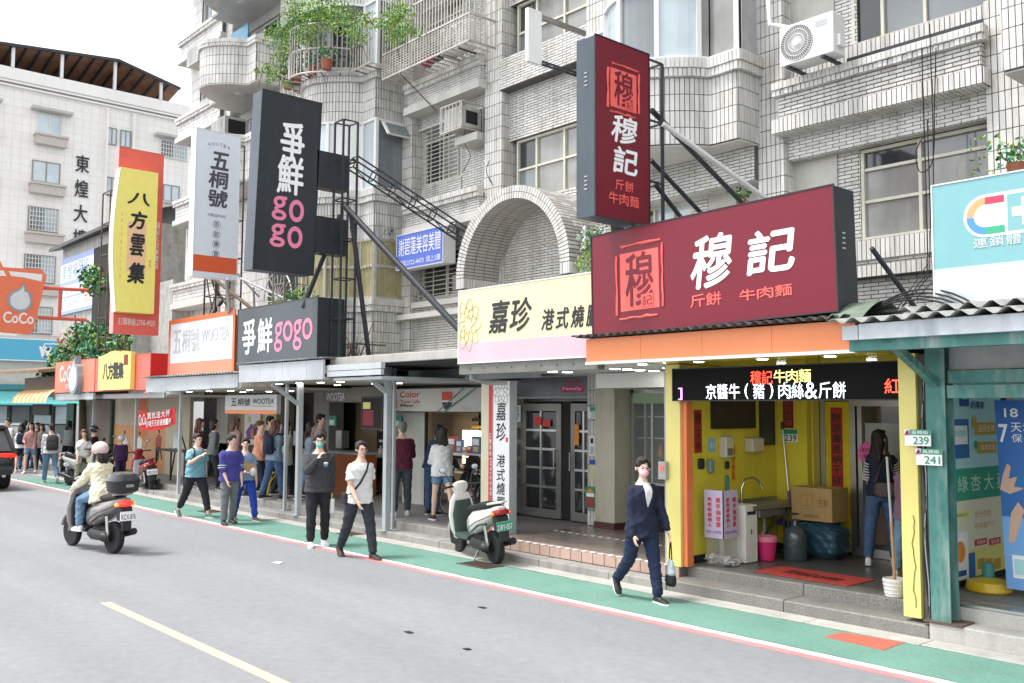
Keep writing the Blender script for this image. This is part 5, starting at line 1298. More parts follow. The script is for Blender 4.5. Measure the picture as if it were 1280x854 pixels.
# ---- shop interiors on the left (walls 12.0)
sf = thing('drink_shop_front', 'tea shop front with grey pillars and menus behind the queue', 'shop front', (-18, 12, .25))
def W(x0, x1, z0, z1, m, y=12.0, d=.08, name='wall'):
    g = MB(); g.box(x0, x1, y, y+d, z0, z1); return part(name, g, m, sf)
m_gwall = mat('grey_pillar', (.30, .29, .27), .6, var=.08, dirt=.2); m_beige = mat('beige_wall', (.46, .38, .26), .6, var=.1); m_brn = mat('brown_wall', (.30, .22, .13), .6, var=.12)
W(-14.5, -13.28, .25, 2.1, m_gwall, 11.9); W(-17.7, -16.9, .25, 2.15, m_gwall, 11.95); W(-16.9, -13.3, .25, 2.15, m_brn, 12.3); W(-16.9, -16.84, .25, 2.15, m_rubber, 11.95)
W(-18.6, -17.72, .25, 2.6, m_beige, 12.3); W(-20.4, -19.7, .25, 2.6, m_gwall, 11.6, .4); W(-20.5, -17.7, 2.3, 2.6, m_gwall, 11.9); W(-19.7, -18.6, .25, 2.3, m_brn, 12.35)
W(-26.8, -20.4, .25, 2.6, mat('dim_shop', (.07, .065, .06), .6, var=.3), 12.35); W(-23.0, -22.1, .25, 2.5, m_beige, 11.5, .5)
W(-25.2, -24.5, .25, 2.5, m_stucco, 11.3, .6); W(-24.5, -23.0, .25, 2.5, m_beige, 11.6, .05)
W(-24.2, -23.3, .3, 2.2, mat('sliding_door', (.5, .37, .2), .5, var=.1), 11.55, .04, 'door')
W(-23.8, -22.9, .9, 2.3, m_wbright, 11.45, .03, 'poster'); W(-20.4, -17.8, .25, 1.15, mat('orange_counter', (.40, .12, .03), .5), 11.2, .5, 'counter'); W(-20.45, -17.75, 1.15, 1.2, m_gpost, 11.17, .55, 'counter_top')
W(-25.0, -21.2, .25, 1.2, mat('dark_counter', (.05, .045, .04), .4), 11.3, .5, 'counter')
for x, z, w_, h_ in ((-22.0, 1.25, .3, .5), (-21.6, 1.3, .25, .4), (-21.2, 1.25, .3, .35), (-19.2, 1.25, .25, .4)): W(x, x+w_, z, z+h_, m_steel, 11.5, .2, 'machine')
f = Face((-23.75, 11.44, .95), SR, .8, 1.3, sf); f.text('新品上市', .1, .84, .9, .95, m_navy, 'row'); f.poly([(.1, .45), (.5, .62), (.9, .5), (.8, .3), (.2, .3)], flat('violet', (.2, .08, .4)), .004); f.disc(.62, .42, .13, m_or, .007); f.disc(.3, .7, .08, m_lyl, .007); f.poly([(.15, .1), (.4, .3), (.3, .05)], MATS['violet'], .006)
# menu screens by the pillar
f = Face((-18.55, 12.2, 1.25), SR, .75, 1.05, sf); f.rect(0, 0, 1, 1, m_dark, .003, name='menu_board')
for k in range(7): f.rect(.12+(k % 2)*.45, .86-k*.12, .5+(k % 2)*.4, .91-k*.12, (m_wbright, m_or, flat('mint', (.25, .45, .38)))[k % 3], .006, name='menu_line')
# right room: hanging screen, warm lamp
mo = thing('hanging_screen', 'dark hanging menu screen with yellow and red tiles in the tea shop', 'screen', (-16, 11, 1.7)); f = Face((PY(451, 537, 10.6).x, 10.6, PY(451, 537, 10.6).z), SR, .78, .68, mo); board(m_bplast, f, .05, 'casing'); f.rect(.05, .06, .95, .94, m_dark, .003); f.rect(.1, .62, .45, .82, m_lyl, .006); f.rect(.1, .12, .6, .58, flat('dark_red', (.25, .02, .04)), .006)
sg_ = thing('shop_sign', 'grey interior sign board with white WOOTEA letters over the beige room', 'sign', (-16, 11.9, 2.3)); f = Face((PY(403, 502, 11).x, 11.0, 2.30), SR, PY(484, 502, 11).x-PY(403, 502, 11).x, .32, sg_); board(mat('taupe', (.25, .23, .21), .6, var=.05), f, .1, 'panel')
f.ptext('WOOTEA', 408, 501, 431, 491, m_wbright, bold=0.0116); f.ptext('World Of Outstanding Tea', 433, 501, 458, 493, MATS['petal_grey'])
for k, x in enumerate((-19.7, -17.55)):
    t, f = small_plate('house_number_plate', ('small green plate on the grey wall left of the menu board', 'small green plate on the grey pillar left of the tea shop room')[k], 'number plate', x+.05, 1.75, .34, .24, m_lg, .01, 11.93 if k else 11.58, grp='green plates in the tea shop'); f.rect(.12, .1, .75, .6, m_wbright, .004)
# sushi shop
su = thing('sushi_shop_front', 'take-away shop front with white transom sign and lit display shelves', 'shop front', (-15, 12, .25))
def W2(x0, x1, z0, z1, m, y=12.0, d=.06, name='wall'):
    g = MB(); g.box(x0, x1, y, y+d, z0, z1); return part(name, g, m, su)
XS0, XS1 = -16.4, -12.9
sg2 = thing('shop_sign', 'white transom sign reading Color Your Life with a rice roll drawing', 'sign', (-14.6, 11.2, 2.1))
a, b = PY(489, 514, 11.0), PY(604, 487, 11.0)
f = Face((a.x, 11.0, a.z), SR, b.x-a.x+.25, .44, sg2); board(mat('sign_grey_white', (.50, .49, .46), .4, var=.05), f, .08, 'panel', m_bplast, .02)
f.ptext('Color', 500, 497, 525, 489, flat('sign_red', (.6, .06, .03)), bold=0.0154); f.ptext('Your Life', 501, 504, 525, 499.5, MATS['sign_red'], bold=0.0116); f.ptext('爭鮮gogo', 500, 509, 517, 505, m_ink, bold=0.0077); f.ptext('爭鮮gogo', 577, 513, 590, 509, MATS['petal_grey'])
u, v = f.uv(559, 502); f.disc(u, v, .155, m_ink, .004); f.rect(u-.05, v+.02, u+.05, v+.42, MATS['sign_red'], .008, .004); f.rect(u-.045, v-.02, u+.045, v+.04, m_wbright, .010, .003)
f.poly([(u-.09, v-.42), (u-.075, v-.42), (u+.18, v+.6), (u+.16, v+.6)], m_teal, .012); f.poly([(u-.05, v-.5), (u-.03, v-.5), (u+.30, v+.6), (u+.27, v+.6)], m_teal, .012)
f.rect(.015, .15, .06, .6, m_red, .004); f.disc(.04, .78, .06, m_ink, .004, ring=.012)
XA_, XB_ = a.x, b.x+.25
W2(XA_, XA_+.75, .25, a.z, m_stucco, 11.3); W2(XA_+.75, XA_+.9, .25, a.z, m_brn, 11.3); W2(XA_+.9, XB_, .25, a.z, m_brn, 11.9); W2(XA_+.88, XA_+.92, .25, a.z, m_rubber, 11.2); W2(XB_-.35, XB_, .25, a.z, mat('pale_cabinet', (.36, .42, .42), .5), 11.2, .06)
m_lit = mat('lit_shelf', (1, .86, .60), .5, var=.05, emit=1.1)
SX = PY(556, 560, 11.2).x; XB_ = PY(603, 560, 11.2).x+.35
W2(SX+.1, XB_-.36, .9, 1.75, m_lit, 11.55, .03, 'light_panel'); W2(SX, XB_-.35, 1.28, 1.33, m_white, 11.2, .35, 'shelf'); W2(SX, XB_-.35, .95, .98, m_white, 11.2, .35, 'shelf'); W2(SX, XB_-.35, .55, .62, m_white, 11.2, .35, 'shelf')
random.seed(5); pk = [(.5, .06, .05), (.7, .5, .1), (.1, .18, .4), (.15, .3, .12), (.7, .55, .4), (.6, .2, .05)]
for r_, z in enumerate((1.33, .98, .62)):
    x = SX+.04; k = 0
    while x < XB_-.5:
        w_ = random.uniform(.07, .2) if r_ else (.26, .18, .12, .12, .24)[k % 5]; h_ = (.30, .25, .12, .14, .32)[k % 5] if r_ == 0 else random.uniform(.07, .16)
        c_ = pk[(k*2+r_) % 6]; t = thing('food_box', ('first', 'second', 'third', 'fourth', 'fifth', 'sixth', 'seventh', 'eighth')[k]+' food carton from the left on the '+('upper', 'middle', 'lower')[r_]+' lit shelf', 'food box', (x, 11.25, z), 'food packs on the '+('upper', 'middle', 'lower')[r_]+' shelf')
        f = Face((x, 11.22, z+.002), SR, w_, h_, t); board(flat('pack%d' % ((k*2+r_) % 6), c_), f, .06, 'pack'); f.rect(.12, .5, .88, .85, m_wbright, .003); f.rect(.2, .12, .8, .4, flat('pack%d' % ((k+3) % 6), pk[(k+3) % 6]), .003)
        x += w_+.02; k += 1
g = MB(); g.box(XA_+1.05, XA_+1.6, 11.88, 11.895, 1.6, 2.0); 
for k, (x, z) in enumerate(((SX, 1.92), (SX, 1.78))):
    g = MB(); g.box(x, x+.7, 11.86, 11.88, z, z+.05); part('menu_strip', g, (m_ink, MATS['poster_gold'])[k], su)
# mural wall of the cup drinks shop
mw = thing('mural_wall', 'cream wall with orange drop mural and painted walking figures', 'wall', (-27, 10.6, .25))
YM = 10.7; a, b = PY(143, 592, YM), PY(222, 495, YM)
f = Face((a.x-.3, YM, .25), SR, b.x-a.x+1.2, 2.2, mw); board(mat('mural_cream', (.55, .48, .36), .6, var=.06), f, .1, 'panel')
m_mo = flat('mural_orange', (.66, .33, .14)); m_md = flat('mural_deep', (.70, .22, .06))
x0 = f.uv(143, 530)[0]
f.rect(x0, .02, f.uv(207, 530)[0], .62, m_mo, .003)
u, v = f.uv(177, 527); R0 = .62
pts = [(u+math.cos(q)*R0/f.W, v+math.sin(q)*R0/f.H) for q in [PI*.75+2*PI*k/40 for k in range(31)]]
pts += [(u+.52/f.W, v+.95/f.H), (u+.2/f.W, v+.92/f.H), (u-.2/f.W, v+.65/f.H)]
f.poly(pts, m_md, .006)
for px, py, c1, c2 in ((155, 560, m_navy, m_wbright), (174, 562, flat('dkred', (.2, .05, .05)), m_wbright), (198, 560, m_ink, flat('jacket_red', (.4, .06, .05)))):
    u, v = f.uv(px, py); k = .34/f.W; h = .34/f.H
    f.poly([(u-k*.6, v-h*1.1), (u+k*.1, v-h*1.1), (u+k*.3, v-h*.1), (u+k*.8, v-h*1.0), (u+k*1.0, v-h), (u+k*.5, v+h*.2), (u-k*.4, v+h*.2)], c1, .009, name='painted_figure')
    f.poly([(u-k*.6, v+h*.1), (u+k*.6, v+h*.1), (u+k*.7, v+h*.9), (u, v+h*1.2), (u-k*.6, v+h*.8)], c2, .012, name='painted_figure'); f.disc(u+k*.1, v+h*1.42, .06, m_ink, .013, 14, 'painted_figure')
f.text('Smile', *f.uv(163, 524), *f.uv(176, 517), m_cr, shear=.3, proud=.008)
g = MB(); g.box(-35.5, -29.5, 10.9, 11.0, .2, 2.4); part('far_wall', g, mat('taupe_wall', (.30, .25, .22), .7, var=.1), mw)
g = MB(); xg = PY(90, 540, 10.5).x; g.box(xg-.55, xg+.25, 10.45, 10.55, .2, 2.3); part('green_door', g, mat('dark_green', (.01, .06, .04), .5), mw)
xg = PY(140, 540, 10.65).x; g = MB(); g.box(xg-.1, xg+.05, 10.6, 10.7, .2, 2.4); part('green_strip', g, MATS['dark_green'], mw)
# table and menu easel in front of the mural
tb = thing('side_table', 'black metal table in front of the orange mural', 'table', (-23.9, 9.5, .25))
tx0, tx1, ty0, ty1 = -24.9, -23.0, 9.5, 9.95
g = MB(); g.box(tx0, tx1, ty0, ty1, 1.05, 1.09); part('top', g, m_bplast, tb)
for x, y in ((tx0+.03, ty0+.03), (tx1-.03, ty0+.03), (tx0+.03, ty1-.03), (tx1-.03, ty1-.03)):
    g = MB(); g.bar((x, y, .25), (x, y, 1.05), .035); part('leg', g, m_bplast, tb)
ez = thing('easel', 'black folding easel behind the metal table', 'easel', (-25.4, 10, .25))
for dx in (-.25, .25): g = MB(); g.bar((-24.7+dx, 9.95, .26), (-24.75+dx*.4, 10.1, 1.55), .03); part('leg', g, m_bplast, ez)
g = MB(); g.bar((-24.7, 10.5, .26), (-24.75, 10.12, 1.5), .03); part('leg', g, m_bplast, ez)
g = MB(); g.box(-25.0, -24.5, 10.02, 10.05, 1.1, 1.6); part('menu', g, m_white, ez)
# yellow stool in the queue
ys = thing('stool', 'yellow folding stool among the queue', 'stool', (-19.2, 9.9, .25))
for a, b in (((-19.5, 9.8), (-19.25, 10.05)), ((-19.2, 9.8), (-19.45, 10.05))):
    g = MB(); g.bar((a[0], a[1], .25), (b[0], b[1], .72), .02); part('leg', g, MATS['yellow_plastic'], ys); g = MB(); g.bar((a[0], a[1]+.2, .25), (b[0], b[1]+.2, .72), .02); part('leg', g, MATS['yellow_plastic'], ys)
g = MB(); g.box(-19.5, -19.2, 9.95, 10.3, .72, .75, .01); part('seat', g, MATS['yellow_plastic'], ys)
# red banner with the shop name
rb = thing('cloth_banner', 'red cloth banner with white lettering tied between two pipe posts', 'banner', (-24.5, 9.3, 1.9))
P = [PY(173, 513, 9.3), PY(220, 509, 9.2), PY(174, 536, 9.3), PY(219, 530, 9.2)]
g = MB(); n = 16; rs_ = []
for i in range(n+1):
    t_ = i/n; top = P[0].lerp(P[1], t_); bot = P[2].lerp(P[3], t_); sag = -.10*math.sin(PI*t_); w_ = .025*math.sin(t_*17)
    rs_.append([Vector((q.x, q.y+w_*k, q.z+sag)) for q, k in ((top, 0), (top.lerp(bot, .5), 1), (bot, 0))])
for a, b in zip(rs_, rs_[1:]):
    for j in range(2):
        q = [a[j+1], b[j+1], b[j], a[j]]; g.hexa([q[0], q[1], q[1]+Vector((0, .006, 0)), q[0]+Vector((0, .006, 0)), q[3], q[2], q[2]+Vector((0, .006, 0)), q[3]+Vector((0, .006, 0))])
part('cloth', g, flat('banner_red', (.72, .03, .035), .7), rb)
rt = (P[3]-P[2]).normalized(); up_ = Vector((0, 0, 1)); f = Face(P[2]+Vector((0, -.05, -.07)), rt, (P[3]-P[2]).length, (P[0]-P[2]).length, rb)
f.text('CoCo', .04, .3, .26, .85, m_winkl, bold=0.0193); f.text('買就送大杯', .28, .55, .92, .88, m_winkl, 'row', bold=0.0154); f.text('好喝天天都優惠一杯', .26, .15, .95, .45, m_winkl, 'row', bold=0.0154)
# hanging wootea sign
a, b = PY(281, 517, 9.6), PY(346, 498, 9.6)
hs = thing('hanging_sign', 'white hanging sign with orange lower edge reading WOOTEA above the queue', 'sign', (a.x, 9.6, a.z)); f = Face((a.x, 9.6, a.z), SR, b.x-a.x, .42, hs, up=(0, 0, 1)); board(flat('sign_off_white', (.55, .55, .57)), f, .10, 'panel'); f.rect(0, 0, 1, .2, m_org, .004)
f.text('五桐號', .12, .42, .52, .82, m_ink, 'row', bold=0.0116, gap=.12); f.text('WOOTEA', .56, .52, .95, .80, m_ink, bold=0.0116); f.text('World Of Outstanding Tea', .56, .36, .95, .44, m_ink)
# ------------------------------------------------------------------ the big signs
m_sdk = mat('sign_dark', (.022, .027, .033), .38, var=.12, scale=2, dirt=.15, dirt_rgb=(.09, .10, .11))
m_sred = mat('sign_wine', (.165, .004, .018), .38, var=.08, scale=2, spec=.4)
m_seal = flat('seal_red', (.85, .13, .11), .4)
m_sside = mat('sign_slate', (.055, .075, .095), .42, var=.12, scale=2, dirt=.2, dirt_rgb=(.16, .19, .21))
def signbox(t, f, depth, mf, ms, rim=None, rw=.02):
    g = MB(); o = f.o-f.n*depth
    a, b, c = f.r*f.W, f.u*f.H, f.n*(depth-.012)
    g.obox(o, a, b, c) if a.cross(b).dot(c) > 0 else g.obox(o, b, a, c)
    part('casing', g, ms, t)
    board(mf, f, .0119, 'face', rim, rw)
def vents(f, u, v, m, n=4, w=.05):
    g = MB()
    for k in range(n): q = f.at(u, v, .001)+f.u*(-k*.05); g.prism([q, q+f.r*w, q+f.r*w+f.u*.014, q+f.u*.014], f.n*.006)
    part('vent', g, m, f.p, kind='stuff')
# 1. vertical wine-red sign
t = thing('shop_sign', 'tall wine red vertical sign above the left end of the wide red sign', 'sign', (-7.5, 8.9, 4.4))
X = -7.5; f = Face((X, 7.88, 4.40), ER, .95, 2.14, t); signbox(t, f, .31, m_sred, m_sside, m_sdk, .012)
fs = Face((X-.31, 7.88, 4.40), SR, .31, 2.14, t); vents(fs, .42, .22, m_gpost); vents(fs, .42, .80, m_gpost)
def seal(f, u0, v0, u1, v1):
    w, h = u1-u0, v1-v0
    f.rect(u0+w*.08, v0+h*.1, u1-w*.08, v1-h*.1, m_seal, .003)
    g = MB(); random.seed(4)
    for a, b, c, d in ((u0, v0+h*.06, u0, v1-h*.12), (u1, v0+h*.1, u1, v1-h*.05), (u0+w*.12, v1, u1-w*.02, v1), (u0+w*.06, v0, u1-w*.12, v0)):
        P = [f.at(a+(c-a)*k/7, b+(d-b)*k/7, .004)+f.u*random.uniform(-.006, .006)+f.r*random.uniform(-.006, .006) for k in range(8)]
        g.tube(P, [w*f.W*random.uniform(.014, .032) for _ in P], 5)
    part('seal_border', g, m_seal, f.p, kind='stuff')
    f.text('穆', u0+w*.20, v0+h*.16, u0+w*.80, v0+h*.88, m_sred, proud=.008, bold=.008, name='seal_character')
    f.rect(u0+w*.54, v0+h*.13, u0+w*.80, v0+h*.30, m_seal, .012, .003); f.text('記', u0+w*.57, v0+h*.15, u0+w*.78, v0+h*.28, m_sred, proud=.016, name='seal_character')
a = f.uv(757, 122); b = f.uv(796, 78); seal(f, .22, .60, .80, .875)
f.text('穆', .28, .435, .76, .59, m_wbright, bold=.014, shear=.14); f.text('記', .32, .265, .76, .41, m_wbright, bold=.018, shear=.10)
f.text('斤餅', .34, .165, .70, .225, m_seal, 'row', bold=.012); f.text('牛肉麵', .22, .085, .80, .148, m_seal, 'row', bold=.012)
# its steel stand
def truss(name, label, cat, P0, P1, ax, ay, n, m, r=.022, grp=None, cross=True):
    """four chord lattice between P0 and P1; ax, ay: the two half width vectors"""
    t = thing(name, label, cat, P0, grp); P0, P1, ax, ay = map(Vector, (P0, P1, ax, ay))
    C = [(-1, -1), (1, -1), (1, 1), (-1, 1)]
    for a, b in C:
        g = MB(); g.bar(P0+ax*a+ay*b, P1+ax*a+ay*b, r*1.5); part('chord', g, m, t)
    for k in range(n+1):
        c = P0.lerp(P1, k/n)
        for i in range(4):
            a, b = C[i], C[(i+1) % 4]
            g = MB(); g.bar(c+ax*a[0]+ay*a[1], c+ax*b[0]+ay*b[1], r); part('strut', g, m, t)
        if cross and k < n:
            c2 = P0.lerp(P1, (k+1)/n)
            g = MB(); a, b = C[0], C[1]
            s_ = 1 if k % 2 else -1
            g.bar(c+ax*a[0]*s_+ay*a[1], c2-ax*a[0]*s_+ay*a[1], r*.8); part('brace', g, m, t)
    return t
truss('support_frame', 'dark steel frame behind the tall red sign', 'steel frame', (-7.65, 8.98, 4.2), (-7.65, 8.98, 6.5), (.12, 0, 0), (0, .14, 0), 3, m_blk, .022, cross=False)
def pole(label, a, b, r, m, name='strut_pole', grp='slanting struts of the signs', cat='strut'):
    g = MB(); g.tube([a, b], r, 10); return solo(name, g, m, label, cat, grp, smooth=True)
pole('slanting white strut right of the tall red sign', (-7.5, 9.1, 5.72), (-7.2, 11.75, 4.75), .035, m_aluw)
pole('dark strut just left of the white one behind the tall red sign', (-7.6, 9.0, 5.9), (-7.9, 11.8, 4.9), .035, m_blk)
pole('short dark strut lowest behind the tall red sign', (-7.55, 9.0, 4.95), (-7.45, 9.9, 4.2), .03, m_blk); pole('thin dark strut from the red sign frame to the wide sign top', (-7.7, 9.1, 5.3), (-7.5, 10.8, 4.2), .03, m_blk)
# 2. wide wine-red sign
t = thing('shop_sign', 'wide wine red sign with seal and big white characters over the noodle shop', 'sign', (-6.4, 8.5, 3.1))
BL, BR = PY(741.7, 421, 8.4), PY(1047, 388, 8.4)
f = Face(BL, BR-BL, (BR-BL).length, 1.235, t, up=(BL-BL+Vector((-(BR-BL).z, 0, (BR-BL).x))).normalized()); signbox(t, f, .40, m_sred, m_sdk, m_sdk, .014)
fe = Face(f.at(1, 0)+Vector((.013, 0, 0)), ER, .3, 1.23, t); vents(fe, .3, .62, m_gpost)
seal(f, .125, .14, .34, .84)
f.ptext('穆', 865, 362, 914, 289, m_wbright, bold=.014, shear=.16); f.ptext('記', 935, 344, 992, 282, m_wbright, bold=.018, shear=.12)
f.ptext('斤餅', 863, 385, 902, 364, m_seal, 'row', gap=.06, bold=.012); f.ptext('牛肉麵', 924, 377, 991, 354, m_seal, 'row', gap=.1, bold=.012)
pole('black strut right of the wide red sign running up to the wall', (-4.6, 8.75, 3.75), (-4.5, 9.6, 3.1), .025, m_blk)
# 3. turquoise pharmacy sign
t = thing('shop_sign', 'turquoise and white pharmacy sign with a coloured capsule and cross at the right edge', 'sign', (-2.5, 8.7, 3.1))
f = Face((-3.92, 8.6, 3.075), SR, 3.4, 1.145, t); signbox(t, f, .3, flat('aqua', (.19, .42, .44), .35), m_aluw, m_aluw, .012)
f.rect(0, 0, 1, .325, flat('grey_white', (.52, .56, .58), .5, dirt=.3, dirt_rgb=(.45, .48, .46)), .003)
k = f.W; cx, cy, R_ = (PY(1232, 270, 8.6).x-f.o.x), (PY(1232, 270, 8.6).z-f.o.z)+.0, .165
def arcband(a0, a1, r0, r1, m, pr=.006, c=(cx, cy)):
    g = MB(); n = 10
    for i in range(n):
        q0, q1 = a0+(a1-a0)*i/n, a0+(a1-a0)*(i+1)/n
        g.prism([f.o+f.r*(c[0]+math.cos(q)*r_)+f.u*(c[1]+math.sin(q)*r_)+f.n*pr for q, r_ in ((q0, r0), (q0, r1), (q1, r1), (q1, r0))], f.n*-.003)
    part('logo', g, m, t)
arcband(PI/2, PI*1.5, .0, R_+.025, m_wbright, .004); f.rect(cx/k, (cy-R_-.025)/f.H, (cx+.75)/k, (cy+R_+.025)/f.H, m_wbright, .004)
arcband(PI/2, PI, .10, R_, flat('logo_orange', (.80, .36, .17))); arcband(PI, PI*1.5, .10, R_, flat('logo_blue', (.08, .28, .75)))
f.rect(cx/k, (cy+.10)/f.H, (cx+.16)/k, (cy+R_)/f.H, flat('logo_red', (.65, .05, .10)), .007); f.rect(cx/k, (cy-R_)/f.H, (cx+.16)/k, (cy-.10)/f.H, flat('logo_green', (.05, .38, .22)), .007)
f.rect((cx+.185)/k, (cy-R_+.005)/f.H, (cx+.75)/k, (cy+R_-.005)/f.H, MATS['aqua'], .007); f.rect((cx+.225)/k, (cy-.04)/f.H, (cx+.465)/k, (cy+.04)/f.H, m_wbright, .010); f.rect((cx+.305)/k, (cy-.12)/f.H, (cx+.385)/k, (cy+.12)/f.H, m_wbright, .0105)
f.ptext('連鎖體', 1216, 311, 1278, 291, flat('soft_white', (.62, .68, .68)), 'row', bold=.004)
# 4. cream and pink sign
t = thing('shop_sign', 'cream and pink sign with golden flower outline and black brush characters', 'sign', (-9.5, 8.6, 2.85))
f = Face((-10.95, 8.6, 2.83), SR, 3.3, 1.045, t); signbox(t, f, .22, flat('sign_cream', (.72, .66, .40), .4, var=.06, scale=1), m_aluw, m_aluw, .018)
f.rect(0, 0, 1, .27, flat('sign_pink', (.66, .42, .48), .4, var=.12, scale=1.5), .003); petals(f, .062, .52, .30, flat('gold_line', (.52, .40, .10)), 3, 9, .004, 1.25)
f.ptext('嘉珍', 611, 417, 665, 371, m_ink, 'row', gap=.02, bold=.014, shear=.2); f.ptext('港式燒臘店', 676, 413, 772, 377, m_ink, 'row', gap=.12, bold=.016, shear=.2)
# 5. dark vertical sign, leaning a little
t = thing('shop_sign', 'tall charcoal vertical sign with white characters and pink go go letters', 'sign', (-15, 8, 4.5))
f = Face((-15, 7.30, 4.53), ER, 1.16, 3.16, t, up=(0, .033, 1)); f.u = Vector((0, .033, 1)).normalized()
signbox(t, f, .36, m_sdk, m_sside, m_sdk, .01)
f.ptext('爭', 350, 199, 381, 157, m_wbright, bold=.020); f.ptext('鮮', 346, 240, 380, 199, m_wbright, bold=.016)
m_pk = flat('sign_rose', (.78, .22, .36), .4)
for ch, a0, b0, a1, b1 in (('g', 339.6, 273.5, 358.5, 247), ('o', 361, 276, 380, 252), ('g', 337, 307, 356.5, 281.5), ('o', 359, 309, 378, 285)): f.ptext(ch, a0, b0, a1, b1, m_pk, bold=.02)
for z, k in ((6.2, 'upper'), (5.0, 'lower')):
    g = MB(); g.box(-15.25, -15.0, 8.5, 9.15, z-.05, z+.62); solo('sign_mount', g, m_sdk, k+' charcoal box joining the tall dark sign to its lattice mast', 'mounting box', 'mounting boxes of the tall dark sign')
truss('lattice_mast', 'black steel lattice mast carrying the tall charcoal sign', 'lattice mast', (-14.9, 9.02, 3.05), (-14.88, 9.02, 7.4), (.15, 0, 0), (0, .15, 0), 6, m_blk, .022, cross=False)
truss('lattice_beam', 'black lattice beam sloping from the mast to the vaulted arch', 'lattice beam', (-15.1, 9.3, 6.75), (-14.3, 11.5, 5.45), (.10, 0, .0), (0, .05, .11), 6, m_blk, .018)
pole('thick dark pole sloping down from the lattice mast to the cream sign', (-14.7, 8.9, 5.8), (-12.1, 9.5, 3.45), .055, m_blk); pole('dark pole running down from the mast to the canopy', (-14.65, 9.0, 5.7), (-14.9, 9.6, 3.1), .045, m_blk); pole('dark pole behind the tall charcoal sign', (-15.0, 9.0, 5.7), (-15.6, 8.6, 4.0), .045, m_blk)
# 6. wide dark sign
t = thing('shop_sign', 'wide charcoal sign with white characters and pink gogo over the steel canopy', 'sign', (-16, 8.7, 3))
a, b = PY(297, 461, 8.6), PY(397, 450, 8.6)
f = Face((-18.28, 8.6, 2.97), SR, 3.22, 1.19, t); signbox(t, f, .55, mat('sign_slate_face', (.055, .072, .085), .35, var=.08), m_sdk, m_sdk, .012)
f.ptext('爭', 303, 443, 320, 399, m_wbright, bold=.018); f.ptext('鮮', 322, 441, 341, 397, m_wbright, bold=.014); f.ptext('gogo', 343, 440, 391, 397, m_pk, bold=.008)
# 7. white vertical tea sign
t = thing('shop_sign', 'tall white vertical tea sign with three dark characters and an orange foot', 'sign', (-18, 8, 4.7))
f = Face((-18, 7.50, 4.74), ER, .91, 2.95, t); signbox(t, f, .26, flat('pale_sign', (.74, .78, .84), .4), m_white, m_aluw, .012)
f.rect(.0, .035, 1, .145, flat('sign_orange', (.72, .12, .04), .4), .003)
m_sgr = flat('soft_black', (.09, .08, .10))
for k, ch in enumerate('WOOTEA'): f.text(ch, .26+.09*k, .895+.012*math.sin(PI*k/5), .32+.09*k, .915+.012*math.sin(PI*k/5), m_sgr)
f.text('五', .34, .745, .74, .86, m_sgr, bold=.022, shear=.1); f.text('桐', .30, .615, .74, .73, m_sgr, bold=.018, shear=.06); f.text('號', .30, .485, .74, .60, m_sgr, bold=.018, shear=.06)
f.text('ORIGINAL', .30, .415, .72, .435, m_sgr)
for k, ch in enumerate('茶飲專賣'): f.text(ch, .45, .345-k*.068, .57, .385-k*.068, m_sgr); f.disc(.51, .365-k*.068, .082, m_sgr, .003, 20, ring=.005)
# 8. orange framed lightbox
t = thing('shop_sign', 'white lightbox sign in an orange frame with grey tea shop lettering', 'sign', (-20, 8.7, 2.9))
f = Face((-21.85, 8.62, 2.86), SR, 3.3, 1.23, t); signbox(t, f, .28, flat('lightbox', (.70, .73, .77), .4), m_org, mat('orange_frame', (.66, .15, .05), .4), .10)
f.rect(0, 0, 1, .26, flat('coral', (.78, .24, .14), .4), .003)
m_sg = flat('silver_letter', (.48, .50, .50)); f.ptext('五桐號', 216, 442, 250, 409, m_sg, 'row', gap=.08, bold=.006); f.ptext('WOOTEA', 252, 428, 287, 407, m_sg, bold=.01); f.ptext('World Of Outstanding Tea', 252, 441, 287, 436, m_sg)
# 9. dumpling shop: vertical red board with yellow face
t = thing('shop_sign', 'tall coral red vertical sign carrying a yellow board with four brush characters', 'sign', (-22.4, 8, 3.8))
f = Face((-22.3, 7.47, 3.86), ER, 1.02, 4.33, t); m_cor = flat('coral_red', (.72, .13, .10), .4, var=.08); signbox(t, f, .30, m_cor, flat('coral_side', (.75, .30, .30)), m_cor, .012)
f.ptext('鍋貼水餃專賣店', 192, 336, 199.5, 278, m_winkl, 'col', gap=.06, bold=.012); f.text('訂購專線:2758-4920', .10, .045, .92, .085, m_winkl)
fy = Face((-21.98, 7.36, 4.33), ER, .90, 3.32, t); m_by = flat('board_yellow', (.85, .75, .20), .4)
g = MB(); n = 14; L0 = []; bulge = [.0+.13*math.sin(PI*k/n) for k in range(n+1)]
fr = [Vector((-21.98, 7.36+.05-bulge[k]*.9, 4.33+3.32*k/n)) for k in range(n+1)]
for k in range(n):
    a0, a1 = fr[k], fr[k+1]; R0v, R1v = Vector((-21.98, 8.26, a0.z)), Vector((-21.98, 8.26, a1.z)); d = Vector((-.30, 0, 0))
    g.hexa([a0+d, R0v+d, R0v, a0, a1+d, R1v+d, R1v, a1]) if False else g.hexa([a0, a0+d, R0v+d, R0v, a1, a1+d, R1v+d, R1v])
part('yellow_board', g, m_by, t); g = MB()
for k in range(n):
    a0, a1 = fr[k]+Vector((-.004, -.006, 0)), fr[k+1]+Vector((-.004, -.006, 0)); g.prism([a0, a1, a1+Vector((-.28, 0, 0)), a0+Vector((-.28, 0, 0))], (0, -.004, 0))
part('board_edge', g, flat('board_cream', (.78, .74, .55)), t)
fy.rect(.26, .28, .74, .63, flat('board_blush', (.80, .52, .30)), .003)
